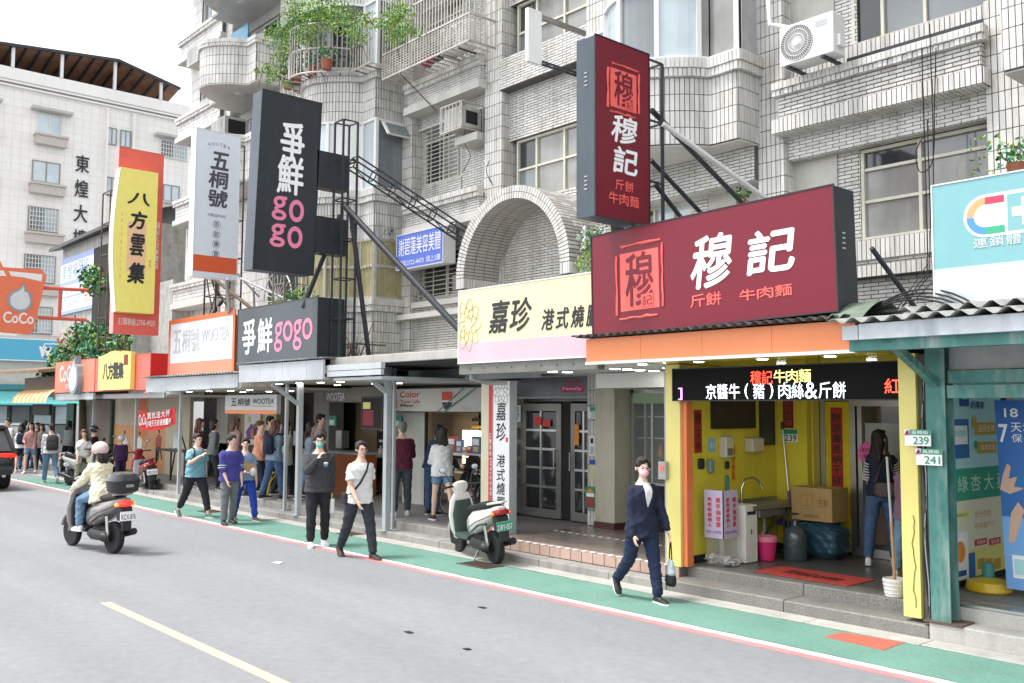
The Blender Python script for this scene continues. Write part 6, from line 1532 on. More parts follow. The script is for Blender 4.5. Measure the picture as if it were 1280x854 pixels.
for k, (ch, v0, v1, u0, u1) in enumerate((('八', .755, .835, .24, .80), ('方', .585, .705, .30, .74), ('雲', .395, .545, .34, .70), ('集', .205, .345, .30, .72))): fy.text(ch, u0, v0, u1, v1, m_ink, bold=.028, shear=.15)
fy.text('品味生活盡在八方雲集', .10, .22, .135, .70, MATS['poster_gold'], 'col', gap=.5); fy.text('鍋貼', .84, .32, .88, .38, m_red, 'col')
truss('lattice_mast', 'rusty lattice mast left of the yellow board', 'lattice mast', (-24.6, 8.2, 3.6), (-24.6, 8.2, 7.6), (.28, 0, 0), (0, .24, 0), 5, m_rust, .02, cross=False)
truss('lattice_mast', 'dark lattice mast between the coral sign and the white tea sign', 'lattice mast', (-20.6, 9.3, 2.95), (-20.6, 9.3, 8.2), (.30, 0, 0), (0, .30, 0), 6, m_blk, .02)
truss('lattice_mast', 'grey lattice mast behind the white tea sign', 'lattice mast', (-17.6, 9.4, 4.1), (-17.6, 9.4, 7.6), (.24, 0, 0), (0, .26, 0), 6, m_frame, .02)
pole('rusty brown strut crossing below the white tea sign', (-21.5, 8.9, 5.6), (-18.4, 9.0, 4.2), .04, m_rust); pole('silver pole below the white tea sign', (-18.0, 8.2, 4.75), (-18.9, 8.7, 4.05), .04, m_steel)
pole('black strut behind the coral sign foot', (-20.6, 9.3, 4.6), (-22.2, 9.0, 3.3), .04, m_blk); pole('black strut beside the yellow dumpling sign', (-20.4, 9.2, 3.9), (-21.6, 8.9, 2.9), .035, m_blk); pole('thin rod crossing the lattice above the tea lightbox', (-20.9, 9.1, 5.9), (-19.2, 9.5, 4.6), .02, m_blk); pole('grey rod from mast to wall above the tea lightbox', (-19.5, 9.2, 5.0), (-17.4, 9.7, 4.2), .025, m_gpost)
# 10. low red and yellow dumpling sign, coral tea sign
t = thing('shop_sign', 'red box sign with a yellow gabled board over the dumpling shop', 'sign', (-25, 8.8, 2.6))
f = Face((-27.05, 8.62, 2.60), SR, 4.0, .88, t); signbox(t, f, .5, m_cor, flat('bright_red', (.70, .02, .02)), m_cor, .01)
a, b = PY(122, 488, 8.5), PY(164, 437, 8.5); g = MB(); xs0, xs1 = a.x, b.x; z0 = a.z
g.prism([(xs0, 8.5, z0), (xs1, 8.5, z0), (xs1, 8.5, z0+.93), ((xs0+xs1)/2, 8.5, z0+1.03), (xs0, 8.5, z0+.88)], (0, .11, 0)); part('yellow_board', g, m_by, t)
fy = Face((xs0, 8.5, z0), SR, xs1-xs0, .93, t); fy.text('八方雲集', .16, .30, .80, .74, m_ink, 'row', gap=.0, bold=.03); fy.rect(.80, .66, .92, .94, flat('deep_red2', (.25, .02, .02)), .004); f.rect(.30, .03, .52, .13, m_winkl, .004); f.rect(.58, .05, .72, .13, m_winkl, .004)
t = thing('shop_sign', 'coral sign with white CoCo letters and a raised pale drop left of the dumpling sign', 'sign', (-29, 8.8, 2.6))
f = Face((-30.7, 8.62, 2.60), SR, 3.6, .90, t); signbox(t, f, .4, flat('coral_b', (.72, .22, .13), .4), flat('coral_b2', (.6, .15, .1)), m_cor, .01)
f.text('CoCo', .13, .35, .50, .85, m_winkl, bold=.02); f.text('都可', .28, .1, .48, .27, m_winkl, 'row')
def drop(f, u, v, R0, m1, m2, dep=.06, parent=None):
    c = f.at(u, v, dep); P = []
    for k in range(30):
        q = PI*.42+2*PI*k/30; r_ = R0
        P.append((math.cos(q)*r_, math.sin(q)*r_))
    P = [p for p in P if not (p[1] > R0*.55 and p[0] > -R0*.2)]+[(-R0*.0, R0*1.2), (R0*.30, R0*1.62), (R0*.36, R0*1.05), (R0*.75, R0*.9)]
    P.sort(key=lambda p: math.atan2(p[1], p[0]))
    for s_, m_, e_ in ((1.0, m2, 0), (.80, m1, .012)):
        g = MB(); g.prism([c+f.n*e_+f.r*(p[0]*s_)+f.u*(p[1]*s_) for p in P], f.n*-(dep if e_ == 0 else .012)); part('drop_emblem', g, m_, f.p)
drop(f, .62, .38, .42, flat('drop_white', (.60, .65, .68)), flat('drop_rim', (.28, .33, .36)), .16)
# 11. cup shaped sign
t = thing('shop_sign', 'coral paper cup shaped sign with CoCo lettering hanging at the left edge', 'sign', (-30, 7.4, 4.3))
XC = -30; f = Face((XC, 6.2, 4.22), ER, 1.85, 2.0, t)
q = [PX(*p, XC) for p in ((-22, 338), (0, 326), (4, 334), (52, 337), (58, 344), (56, 356), (42, 412), (37, 418), (-10, 414), (-14, 405))]
m_cup = flat('cup_coral', (.74, .19, .10), .4); g = MB(); g.prism([(XC, p.y, p.z) for p in q], (-.22, 0, 0)); part('cup_body', g, m_cup, t)
def pp(pts, m, pr=.004, name='print'):
    g = MB(); g.prism([PX(*p, XC)+Vector((pr, 0, 0)) for p in pts], (-.003, 0, 0)); return part(name, g, m, t)
pp([(11, 339), (53, 343), (52, 352), (30, 347), (14, 345)], m_winkl); pp([(-18, 340), (4, 338), (8, 345), (-18, 345)], m_winkl)
drop(Face((XC, 6.2, 4.22), ER, 1.85, 2.0, t), (PX(25, 376, XC).y-6.2)/1.85, (PX(25, 376, XC).z-4.22)/2.0, .33, flat('drop_white', (.6, .65, .68)), flat('drop_rim', (.28, .33, .36)), .015)
f.ptext('CoCo', 4, 403, 42, 392, m_winkl, bold=.02)
for pz in ((55, 360, 110, 363), (48, 397, 108, 400)):
    a, b = PX(pz[0], pz[1], XC-.1), PX(pz[2], pz[3], XC-.1); g = MB(); g.tube([a, b], .055, 10); part('arm', g, flat('arm_red', (.55, .10, .06)), t)
a, b = PX(76, 362, XC-.1), PX(74, 397, XC-.1); g = MB(); g.tube([a, b], .055, 8); part('arm', g, MATS['arm_red'], t)
# 12. blue beauty salon sign
t = thing('shop_sign', 'blue and white beauty salon sign on the wall left of the vaulted arch', 'sign', (-15.9, 11.4, 5.1))
f = Face((-16.68, 11.4, 5.10), SR, 1.62, .72, t); m_bs = flat('salon_blue', (.10, .17, .62), .4); signbox(t, f, .32, m_bs, m_white, m_aluw, .018)
f.text('謝碧蓮美容美體', .04, .38, .96, .90, m_wbright, 'row', gap=.08); f.text('電話:2722-4473  請上2樓', .05, .07, .95, .25, m_wbright)
# 13. far building's name and lower structures, added with the far building below
# rooftop litter of frames above the canopies at the left
rk = thing('roof_frames', 'tangle of thin dark rods and cables above the tea shop canopy', 'steel frame', (-22, 9.5, 3)); random.seed(9)
for k in range(26):
    a = Vector((random.uniform(-24.5, -18.5), random.uniform(9.2, 11.2), random.uniform(2.95, 4.6))); b = a+Vector((random.uniform(-1.2, 1.2), random.uniform(-.6, .8), random.uniform(-1.2, 1.2)))
    b.z = max(2.95, b.z); g = MB(); g.tube([a, (a+b)/2+Vector((0, 0, -.08)), b], random.choice((.012, .018, .03)), 6); part('rod', g, random.choice((m_blk, m_rust, m_rust, m_gpost)), rk)
# wall behind them: window grilles and sheds
g = MB(); x = -25.4
while x < -20.4: g.box(x, x+.11, 11.5, 11.52, 2.9, 4.1); x += .13
sh = thing('sheet_wall', 'old corrugated sheet lean-to behind the sign masts', 'lean-to', (-23, 11.5, 2.9)); part('sheet', g, m_corr, sh, kind='stuff')
corrugated(sh, -25.6, -20.3, 10.9, 12.0, 4.1, 4.35, m_corrb, .14, .02)
g = MB()
for k in range(11): a = PI*k/10; g.bar((-22.0, 11.4, 4.9), (-22.0+.75*math.cos(a), 11.4, 4.9+.75*math.sin(a)), .018)
g.tube([(-22.0+.75*math.cos(PI*k/16), 11.4, 4.9+.75*math.sin(PI*k/16)) for k in range(17)], .02, 6); fan = thing('fan_grille', 'half round sunburst grille behind the masts', 'grille', (-22, 11.4, 4.9)); part('bars', g, m_grille, fan)
g = MB(); g.box(-22.8, -21.2, 11.55, 11.7, 4.5, 5.8); part('opening', g, m_dark, fan)
# debris on the canopy: branch stack and rusty cage
rc = thing('rusty_cage', 'low rusty balcony cage with dead branches on the canopy under the bay', 'cage', (-17, 10.7, 3.1))
g = MB()
for z in (3.15, 3.45): g.bar((-17.4, 10.2, z), (-16.3, 10.2, z), .03); g.bar((-16.3, 10.2, z), (-16.3, 10.9, z), .03); g.bar((-17.4, 10.2, z), (-17.4, 10.9, z), .03)
for k in range(8): g.bar((-17.4+k*.157, 10.2, 3.1), (-17.4+k*.157, 10.2, 3.48), .014)
part('cage', g, m_rust, rc)
for k in range(9):
    a = Vector((-16.9+random.uniform(-.3, .4), 10.4, 3.15)); b = a+Vector((random.uniform(-.4, .4), random.uniform(-.2, .3), random.uniform(.3, .8))); g = MB(); g.tube([a, (a+b)/2+Vector((.05, 0, .03)), b], [.02, .014, .006], 5); part('branch', g, m_rust, rc)
# ------------------------------------------------------------------ foliage
m_leaf = mat('leaf_green', (.075, .16, .03), .5, var=.35, scale=5, spec=.4); m_leafy = mat('leaf_yellow_green', (.26, .38, .06), .5, var=.3, scale=5, spec=.4); m_leafd = mat('leaf_dark', (.03, .085, .025), .45, var=.35, scale=5)
m_stem = mat('stem', (.10, .085, .05), .8, var=.2)
def leaves(mb, c, r, n, size, seed, squash=.8, droop=.3):
    rd = random.Random(seed)
    for _ in range(n):
        q = Vector((rd.gauss(0, 1), rd.gauss(0, 1), rd.gauss(0, 1))); q.normalize(); q *= r*(rd.random()**.45)
        p = Vector(c)+Vector((q.x, q.y, q.z*squash)); s_ = size*rd.uniform(.4, 1.35)
        a = Vector((rd.uniform(-1, 1), rd.uniform(-1, 1), rd.uniform(-1, .4)-droop)).normalized(); b = a.cross(Vector((rd.uniform(-1, 1), rd.uniform(-1, 1), 1))).normalized(); k = a.cross(b)*s_*.18
        m_ = rd.choice((0, 0, 1, 2)); mb.cur = m_
        mb._add([p, p+a*s_*.45+b*s_*.30+k, p+a*s_, p+a*s_*.45-b*s_*.30+k], [(0, 1, 2), (0, 2, 3)])
def crown(t, clumps, size, mats=None, name='leaves'):
    g = MB()
    for i, (c, r, n) in enumerate(clumps): leaves(g, c, r, n, size, i*13+5)
    return part(name, g, mats or [m_leaf, m_leafy, m_leafd], t, kind='stuff')
# vine over the caged balcony
vn = thing('balcony_vine', 'trailing green vine spilling over the caged balcony at the top', 'vine', (-19, 10.3, 10))
rd = random.Random(2); cl = []
for px, py, r, n in ((350, 45, .55, 260), (372, 30, .6, 300), (400, 18, .6, 300), (430, 22, .55, 260), (352, 75, .35, 130), (345, 92, .28, 90), (362, 60, .4, 160), (335, 85, .22, 60), (385, 45, .4, 150), (445, 45, .35, 120), (488, 28, .4, 170), (500, 15, .4, 150), (495, 45, .3, 90), (510, 35, .25, 60), (460, 25, .3, 80), (372, 8, .5, 150), (410, 2, .5, 180), (360, 105, .16, 30), (322, 88, .12, 25), (338, 100, .14, 25)):
    p = PY(px, py, 9.9); cl.append((p, r*.78, int(n*2.3)))
crown(vn, cl, .062, [m_leafy, m_leaf, m_leafy])
g = MB()
for c_, r, n in cl:
    for k in range(3):
        a = c_+Vector((rd.uniform(-r, r), rd.uniform(-.1, .3), rd.uniform(-r, r)*.5)); b = a+Vector((rd.uniform(-.5, .3), rd.uniform(-.1, .2), rd.uniform(-.6, .1))); g.tube([a, (a+b)/2+Vector((0, 0, .06)), b], .006, 4)
part('stems', g, m_stem, vn, kind='stuff')
# curved cage around the bay, straight cage beside it
cg1 = thing('balcony_cage', 'curved white metal cage round the bulging balcony under the vine', 'balcony cage', (-18.4, 10.2, 9.4))
def bulge_ring(out, z): return [(p[0]+(out if i > 16 else (-out if i < 2 else 0)), p[1]-out, z) for i, p in enumerate(plL)][1:-1]
for z in (9.42, 9.95, 10.5): g = MB(); g.tube(bulge_ring(.38, z), .02, 6); part('rail', g, m_grille, cg1)
Pb = bulge_ring(.38, 0); s_ = MB(); s_.box(-.011, .011, -.011, .011, 0, 1.1); sm = s_.mesh('bar'); sm.materials.append(m_grille)
L2 = path_len([(p[0], p[1]) for p in Pb])
for k in range(44):
    p, d = path_pt([(q[0], q[1]) for q in Pb], L2*k/43); inst('bar', sm, (p.x, p.y, 9.42), cg1)
for k in range(22):
    p, d = path_pt([(q[0], q[1]) for q in Pb], L2*k/21); n_ = Vector((d.y, -d.x)); g = MB(); g.bar((p.x, p.y, 9.40), (p.x-n_.x*.42, p.y-n_.y*.42, 9.40), .02, .02); part('floor_slat', g, (m_rust, m_grille)[k % 2], cg1)
for k, x in enumerate((-19.3, -18.8, -18.2, -17.6)):
    pt_ = thing('flower_pot', ('leftmost', 'second', 'third', 'rightmost')[k]+' brown flower pot standing in the curved cage', 'flower pot', (x, 10.1, 9.43), 'pots in the curved cage'); g = MB(); g.lathe([(.001, 0), (.10, 0), (.14, .2), (.12, .2), (.001, .18)], (x, 10.15, 9.42), n=14); part('pot', g, mat('terracotta', (.30, .11, .06), .8), pt_, True); g = MB(); leaves(g, (x, 10.15, 9.8), .25, 60, .1, k); part('leaves', g, [m_leaf, m_leafy, m_leafd], pt_, kind='stuff')
g = MB(); n = 8
for k in range(n): a0, a1 = k/n, (k+1)/n; g.hexa([(-19.6+2.2*a0, 9.9, 10.62+.2*math.sin(PI*a0)), (-19.6+2.2*a1, 9.9, 10.62+.2*math.sin(PI*a1)), (-19.6+2.2*a1, 11.9, 10.75+.2*math.sin(PI*a1)), (-19.6+2.2*a0, 11.9, 10.75+.2*math.sin(PI*a0)), (-19.6+2.2*a0, 9.9, 10.63+.2*math.sin(PI*a0)), (-19.6+2.2*a1, 9.9, 10.63+.2*math.sin(PI*a1)), (-19.6+2.2*a1, 11.9, 10.76+.2*math.sin(PI*a1)), (-19.6+2.2*a0, 11.9, 10.76+.2*math.sin(PI*a0))])
part('green_roof_sheet', g, mat('green_acrylic', (.16, .38, .32), .2, var=.15, alpha=.8), cg1)
cg2 = thing('balcony_cage', 'straight grey metal cage projecting from the balcony right of the vine', 'balcony cage', (-15.2, 10.9, 9.1))
x0, x1, y0, y1 = -16.65, -13.7, 10.95, 11.6
for z in (9.13, 9.66, 10.4, 11.1):
    g = MB(); g.bar((x0, y0, z), (x1, y0, z), .035); g.bar((x1, y0, z), (x1, y1, z), .035); g.bar((x0, y0, z), (x0, y1, z), .035); part('rail', g, m_grille, cg2)
s_ = MB(); s_.box(-.010, .010, -.010, .010, 0, 1.97); sm = s_.mesh('bar'); sm.materials.append(m_grille)
for k in range(31): inst('bar', sm, (x0+(x1-x0)*k/30, y0, 9.13), cg2)
for k in range(6): inst('bar', sm, (x1, y0+(y1-y0)*k/5, 9.13), cg2)
s_ = MB(); s_.box(0, x1-x0, -.008, .008, -.008, .008); sm = s_.mesh('cross_bar'); sm.materials.append(m_grille)
for k in range(8): inst('cross_bar', sm, (x0, y0+.012, 9.22+k*.055), cg2)
for k in range(16): g = MB(); g.bar((x0+.1+k*.19, y0, 9.12), (x0+.1+k*.19, y1, 9.12), .02); part('floor_bar', g, m_grille, cg2)
g = MB(); g.bar((-16.0, y0, 9.1), (-15.6, 11.6, 8.35), .02); part('stay', g, m_rust, cg2)
for k, (x, lab) in enumerate(((-16.2, 'leafy pot plant at the left end of the straight cage'), (-15.4, 'red potted plant in the middle of the straight cage'))):
    pt_ = thing('flower_pot', lab, 'flower pot', (x, 11.2, 9.14)); g = MB(); g.lathe([(.001, 0), (.11, 0), (.14, .22), (.12, .22), (.001, .2)], (x, 11.2, 9.15), n=14); part('pot', g, (m_white, mat('red_pot', (.4, .03, .08), .5))[k], pt_, True); g = MB(); leaves(g, (x, 11.2, 9.75), .35, 130, .10, k+30); part('leaves', g, [m_leafy, m_leaf, m_leafd], pt_, kind='stuff')
# ---- air conditioners
def outdoor_unit(label, x, y, z, w=.80, h=.56, d=.30, grp='outdoor air conditioner units'):
    t = thing('air_conditioner', label, 'air conditioner', (x, y, z), grp)
    g = MB(); g.box(x, x+w, y, y+d, z, z+h, .015); part('casing', g, m_white, t, True)
    cx, cz, R_ = x+w*.33, z+h*.5, h*.43
    g = MB(); g.lathe([(.001, 0), (R_, 0), (R_, .004), (.001, .004)], (cx, y-.001, cz), (0, -1, 0), 32); part('fan_opening', g, mat('fan_shadow', (.16, .16, .16), .6), t)
    g = MB()
    for k in range(44):
        a = 2*PI*k/44; p0 = Vector((cx+.05*math.cos(a), y-.012, cz+.05*math.sin(a))); p1 = Vector((cx+R_*math.cos(a+.35), y-.012, cz+R_*math.sin(a+.35))); g.bar(p0, p1, .005, .005, (0, 1, 0))
    for r_ in (R_, R_*.75, R_*.5): g.tube([(cx+r_*math.cos(2*PI*k/28), y-.014, cz+r_*math.sin(2*PI*k/28)) for k in range(28)], .004, 5, closed=True)
    part('fan_guard', g, m_white, t, kind='stuff')
    g = MB(); g.lathe([(.001, 0), (.05, 0), (.045, .02), (.001, .025)], (cx, y-.01, cz), (0, -1, 0), 18); part('hub', g, m_wbright, t, True)
    g = MB(); g.box(x+w*.68, x+w*.90, y-.004, y, z+h*.72, z+h*.86); part('panel_label', g, m_gpost, t)
    g = MB(); g.box(x+w, x+w+.05, y+.08, y+.22, z+.1, z+.26, .01); part('valve_cover', g, m_white, t)
    for k in (.12, .78): g = MB(); g.box(x+w*k, x+w*k+.05, y-.02, y+d+.3, z-.035, z-.002); part('bracket', g, m_blk, t)
    return t
outdoor_unit('white outdoor unit with a round fan on the ledge above the wide red sign', -7.10, 11.1, 6.82)
g = MB(); P = [(-7.25, 11.3, 8.4), (-7.30, 11.15, 7.9), (-7.28, 11.15, 7.5), (-7.05, 11.3, 7.42)]; g.tube(P, .035, 8); solo('duct_pipe', g, m_white, 'white refrigerant pipe curving down behind the outdoor unit', 'pipe', smooth=True)
outdoor_unit('white outdoor unit standing inside the straight balcony cage', -14.9, 11.15, 9.2, grp='outdoor air conditioner units')
def window_ac(label, x, y, z, w=.62, h=.44, d=.6, cage=False):
    t = thing('window_air_conditioner', label, 'air conditioner', (x, y, z), 'window air conditioners')
    g = MB(); g.box(x, x+w, y, y+d, z, z+h, .01); part('casing', g, mat('ac_cream', (.50, .49, .45), .5, var=.1, dirt=.4), t)
    g = MB()
    for k in range(9): g.box(x+.04+k*(w-.08)/9, x+.04+k*(w-.08)/9+.012, y-.008, y, z+.05, z+h-.05)
    part('louvre', g, m_gpost, t, kind='stuff')
    g = MB(); g.box(x+w, x+w+.004, y+.1, y+d-.1, z+.08, z+h-.08); part('side_vent', g, m_dark, t)
    if cage:
        g = MB()
        for a in (x-.05, x+w+.05):
            for b in (y-.05, y+d): g.bar((a, b, z-.05), (a, b, z+h+.06), .02)
        for zz in (z-.05, z+h+.06): g.bar((x-.05, y-.05, zz), (x+w+.05, y-.05, zz), .02); g.bar((x+w+.05, y-.05, zz), (x+w+.05, y+d, zz), .02)
        for k in range(6): g.bar((x+k*w/5, y-.05, z-.05), (x+k*w/5, y-.05, z+h+.06), .014)
        part('cage', g, m_grille, t)
    return t
window_ac('caged window unit at the upper right of the grilled window', -15.0, 11.35, 7.72, .58, .42, .5, True)
SB = MB(); SB.box(-14.9, -14.2, 11.55, 12.1, 7.45, 7.6); part('ac_shelf', SB, m_soff, bld)
window_ac('window unit on the far balcony strip at the top', -27.6, 11.2, 14.9); window_ac('window unit on the far strip lower down', -27.3, 11.0, 12.3, .8, .55); window_ac('dark sided window unit over the white tea sign', -25.2, 10.9, 9.6, .9, .55, .7)
wb = thing('window_louvre', 'light blue louvred glass window on the far balcony', 'window', (-24.6, 11.5, 12)); g = MB(); g.box(-25.4, -24.3, 11.5, 11.55, 11.95, 12.9); part('pane', g, mat('blue_pane', (.12, .35, .55), .2), wb)
# potted plants
def plant(label, x, y, z, r, n, size, pot=None, sd=0, mats=None, cat='plant'):
    t = thing('potted_plant', label, cat, (x, y, z))
    if pot:
        g = MB(); g.lathe([(.001, 0), (r*.35, 0), (r*.5, r*.7), (r*.42, r*.7), (.001, r*.6)], (x, y, z), n=16); part('pot', g, pot, t, True)
    g = MB(); leaves(g, (x, y, z+r*(1.2 if pot else .7)), r, n, size, sd); part('leaves', g, mats or [m_leaf, m_leafy, m_leafd], t, kind='stuff')
    return t
p = PY(745, 300, 10.6); plant('green and white potted plant at the left end of the wide red sign', p.x, 10.6, p.z-.2, .32, 220, .10, None, 3, [m_leaf, m_leafy, m_white]); p = PY(738, 330, 10.4); plant('bright fern below the arch behind the cream sign', p.x, 10.4, p.z-.15, .28, 260, .06, None, 4, [m_leafy, m_leafy, m_leaf])
p = PY(926, 250, 11.3); plant('small plant in terracotta pots on the ledge above the red sign', p.x, 11.3, p.z-.1, .16, 50, .08, MATS['terracotta'], 5); p = PY(1272, 190, 11.0); plant('leafy climbing plant by the brown pot above the turquoise sign', p.x, 11.0, p.z-.3, .24, 130, .075, MATS['terracotta'], 6)
p = PY(1247, 195, 11.2); plant('sparse pale tendrils left of the climbing plant', p.x, 11.2, p.z-.25, .38, 70, .07, None, 8, [m_leafy, m_leafy, m_leaf]); p = PY(482, 292, 11.4); plant('dark shrub growing out of the wall under the grilled window', p.x, 11.35, p.z-.15, .24, 200, .10, None, 7, [m_leafd, m_leaf, m_leafd])
p = PY(375, 365, 9.6); plant('low green plants on the roof behind the charcoal sign', p.x, 9.6, p.z-.3, .35, 160, .10, None, 9, [m_leafy, m_leaf, m_leaf])
p = PY(352, 372, 9.6); plant('sprig of pale leaves left of the low green plants', p.x, 9.6, p.z-.3, .3, 80, .09, None, 19, [m_leafy, m_leaf, m_leafy])
# loose cables on the facade
for k, (pts, lab) in enumerate(((((612, 200), (608, 215), (616, 232), (612, 222)), 'thin looped cable on the tiled pier above the arch'), (((1170, 60), (1168, 130), (1166, 200), (1150, 215), (1145, 190), (1155, 170)), 'black cable loop over the window right of the wide red sign'), (((585, 150), (580, 175), (588, 195), (578, 215)), 'dark cable beside the grilled window'))):
    Q = [PY(a, b, 11.45 if k == 1 else 11.6) for a, b in pts]; S_ = []
    for i in range(len(Q)-1):
        a, b, c, d = Q[max(i-1, 0)], Q[i], Q[i+1], Q[min(i+2, len(Q)-1)]
        for u in [j/6 for j in range(6)]: S_.append(.5*((2*b)+(c-a)*u+(2*a-5*b+4*c-d)*u*u+(3*b-a-3*c+d)*u**3))
    g = MB(); g.tube(S_+[Q[-1]], .007, 5); solo('facade_cable', g, m_rubber, lab, 'cable', 'cables on the facade', smooth=True)

# ------------------------------------------------------------------ far buildings
fb = thing('office_building', 'white tiled building with black characters and a rusty roof shelter far left', 'building', (-56, 18, 0))
m_fw = mat('far_white_tile', (.80, .78, .75), .5, var=.05, scale=.6, dirt=.2, dirt_rgb=(.48, .45, .42))
FX = -56
g = MB(); g.box(FX-16, FX, 9.8, 27, 0, 20.0); part('walls', g, m_fw, fb)
g = MB(); g.box(FX, FX+.12, 9.8, 27, 19.95, 20.6); g.box(FX, FX+.2, 9.8, 27, 19.75, 19.83); g.box(FX, FX+.2, 9.8, 27, 19.55, 19.63); part('parapet', g, m_fw, fb); 
g = MB(); g.box(FX+.01, FX+.10, 9.8, 27, 19.65, 19.74); part('parapet_line', g, m_frame, fb)
g = MB(); y = 9.9
while y < 27: 
    g.box(FX, FX+.006, y, y+.015, 3, 19.5); y += .45
z = 3.2
while z < 19.5: g.box(FX, FX+.007, 9.9, 27, z, z+.015); z += .45
part('tile_joint', g, mat('far_joint', (.66, .64, .61), .7), fb, kind='stuff')
def fwin(y0, y1, z0, z1, gr=False, sill=True, hood=False):
    g = MB(); g.box(FX, FX+.08, y0-.05, y1+.05, z0-.05, z0); g.box(FX, FX+.08, y0-.05, y1+.05, z1, z1+.05); g.box(FX, FX+.08, y0-.05, y0, z0, z1); g.box(FX, FX+.08, y1, y1+.05, z0, z1); g.box(FX, FX+.07, (y0+y1)/2-.03, (y0+y1)/2+.03, z0, z1)
    w = part('window', g, m_aluw if hood else m_frame, fb)
    for a, b in ((y0, (y0+y1)/2-.03), ((y0+y1)/2+.03, y1)): g = MB(); g.box(FX+.01, FX+.04, a, b, z0, z1); part('pane', g, (m_glassb, m_glass)[a == y0 and gr], w)
    if sill: g = MB(); g.box(FX, FX+.5, y0-.15, y1+.25, z0-.75, z0-.25); g.box(FX, FX+.6, y0-.2, y1+.3, z0-.27, z0-.15); part('planter_sill', g, mat('far_sill', (.5, .46, .43), .7, var=.1), w)
    if hood: g = MB(); g.box(FX, FX+.6, y0-.4, y1+.5, z1+.15, z1+.3); part('hood', g, m_stucco, w)
    if gr:
        g = MB(); k = y0
        while k < y1: g.box(FX+.09, FX+.12, k, k+.03, z0, z1); k += .16
        k = z0
        while k < z1: g.box(FX+.12, FX+.14, y0, y1, k, k+.03); k += .25
        part('grille', g, m_aluw, w, kind='stuff')
fwin(14.3, 15.5, 17.35, 18.35, hood=True); fwin(14.15, 15.5, 14.6, 15.68); fwin(14.05, 15.5, 11.85, 13.1, True); fwin(13.95, 15.45, 9.0, 10.45, True); fwin(13.9, 15.4, 6.2, 7.6, True)
fwin(18.05, 18.5, 17.4, 18.3, sill=False); fwin(18.8, 19.3, 17.4, 18.3, sill=False); fwin(18.1, 18.6, 14.4, 15.4, sill=False); fwin(21.1, 22.7, 17.2, 18.2, True, False, True); fwin(21.4, 22.3, 14.6, 15.5); fwin(10.6, 11.9, 17.35, 18.35, hood=True); fwin(10.6, 11.9, 14.6, 15.7); fwin(24.2, 25.6, 17.3, 18.3); fwin(21.4, 22.3, 11.7, 12.9, True)
g = MB(); g.box(FX, FX+.3, 17.9, 18.0, 3, 19.4); g.box(FX, FX+.3, 19.4, 19.5, 3, 19.4); part('pilaster', g, m_fw, fb)
for k, ch in enumerate('東煌大樓'): letters(ch, (FX+.06, 16.35, 15.45-k*1.42), ER, (0, 0, 1), .72, .98, m_ink, fb, thick=.02, bold=.012, name='wall_character')
# rooftop shelter
g = MB(); pr2 = [(9.0, 21.3), (12.3, 21.75), (18.4, 22.35), (22.1, 21.5)]
for (a, za), (b, zb) in zip(pr2, pr2[1:]): g.hexa([(FX-9, a, za-1.9), (FX+.3, a, za), (FX+.3, b, zb), (FX-9, b, zb-1.9), (FX-9, a, za-1.85), (FX+.3, a, za+.06), (FX+.3, b, zb+.06), (FX-9, b, zb-1.85)])
part('shelter_roof', g, mat('rusty_roof', (.26, .13, .075), .85, var=.4, scale=1.5, dirt=.6, dirt_rgb=(.12, .12, .12)), fb)
def zr(y):
    for (a, za), (b, zb) in zip(pr2, pr2[1:]):
        if a <= y <= b: return za+(zb-za)*(y-a)/(b-a)
    return 21.4
y = 9.2
while y < 22: g = MB(); g.bar((FX+.3, y, zr(y)-.05), (FX-9, y, zr(y)-1.98), .09, .14); part('rafter', g, m_blk, fb); y += .72
for a, b in zip(pr2, pr2[1:]): g = MB(); g.bar((FX+.32, a[0], a[1]-.03), (FX+.32, b[0], b[1]-.03), .12, .16); part('eave_beam', g, m_blk, fb)
for y in (12.9, 15.4, 18.3, 21.0): g = MB(); g.bar((FX+.1, y, 20.6), (FX+.1, y, zr(y)-.1), .16); part('shelter_post', g, m_aluw, fb)
# mast on the roof
g = MB(); g.bar((-70, 19.6, 21), (-70, 20.0, 26.0), .06); g.bar((-70, 20.4, 21), (-70, 20.0, 26.0), .06)
for k in range(6): g.bar((-70, 19.62+k*.06, 21.3+k*.7), (-70, 20.38-k*.06, 21.6+k*.7), .04)
solo('radio_mast', g, m_gpost, 'thin pale radio mast above the rusty roof shelter', 'mast')
# lean-to with the blue sign
hb = thing('roadside_house', 'low house with dark tin roof behind the blue and white side sign', 'house', (-36, 12, 0))
g = MB(); g.box(-39.0, -31.2, 11.06, 15, 2.4, 8.3); part('wall', g, mat('old_grey_wall', (.40, .40, .38), .8, var=.25, dirt=.4), hb)
g = MB(); g.hexa([(-39.6, 10.7, 8.2), (-30.8, 10.7, 8.3), (-30.8, 15, 9.6), (-39.6, 15, 9.5), (-39.6, 10.7, 8.32), (-30.8, 10.7, 8.42), (-30.8, 15, 9.72), (-39.6, 15, 9.62)]); part('roof', g, m_blk, hb)
g = MB(); g.box(-35.0, -31.4, 10.95, 11.05, 2.6, 7.8); part('dark_opening', g, m_dark, hb)
t = thing('side_sign', 'large pale sign with blue lettering bands under the tin roof', 'sign', (-37, 11, 5.7)); f = Face((-38.9, 10.98, 5.68), SR, 3.95, 2.15, t); board(m_wbright, f, .06, 'panel'); m_pb = flat('pale_blue', (.30, .38, .70))
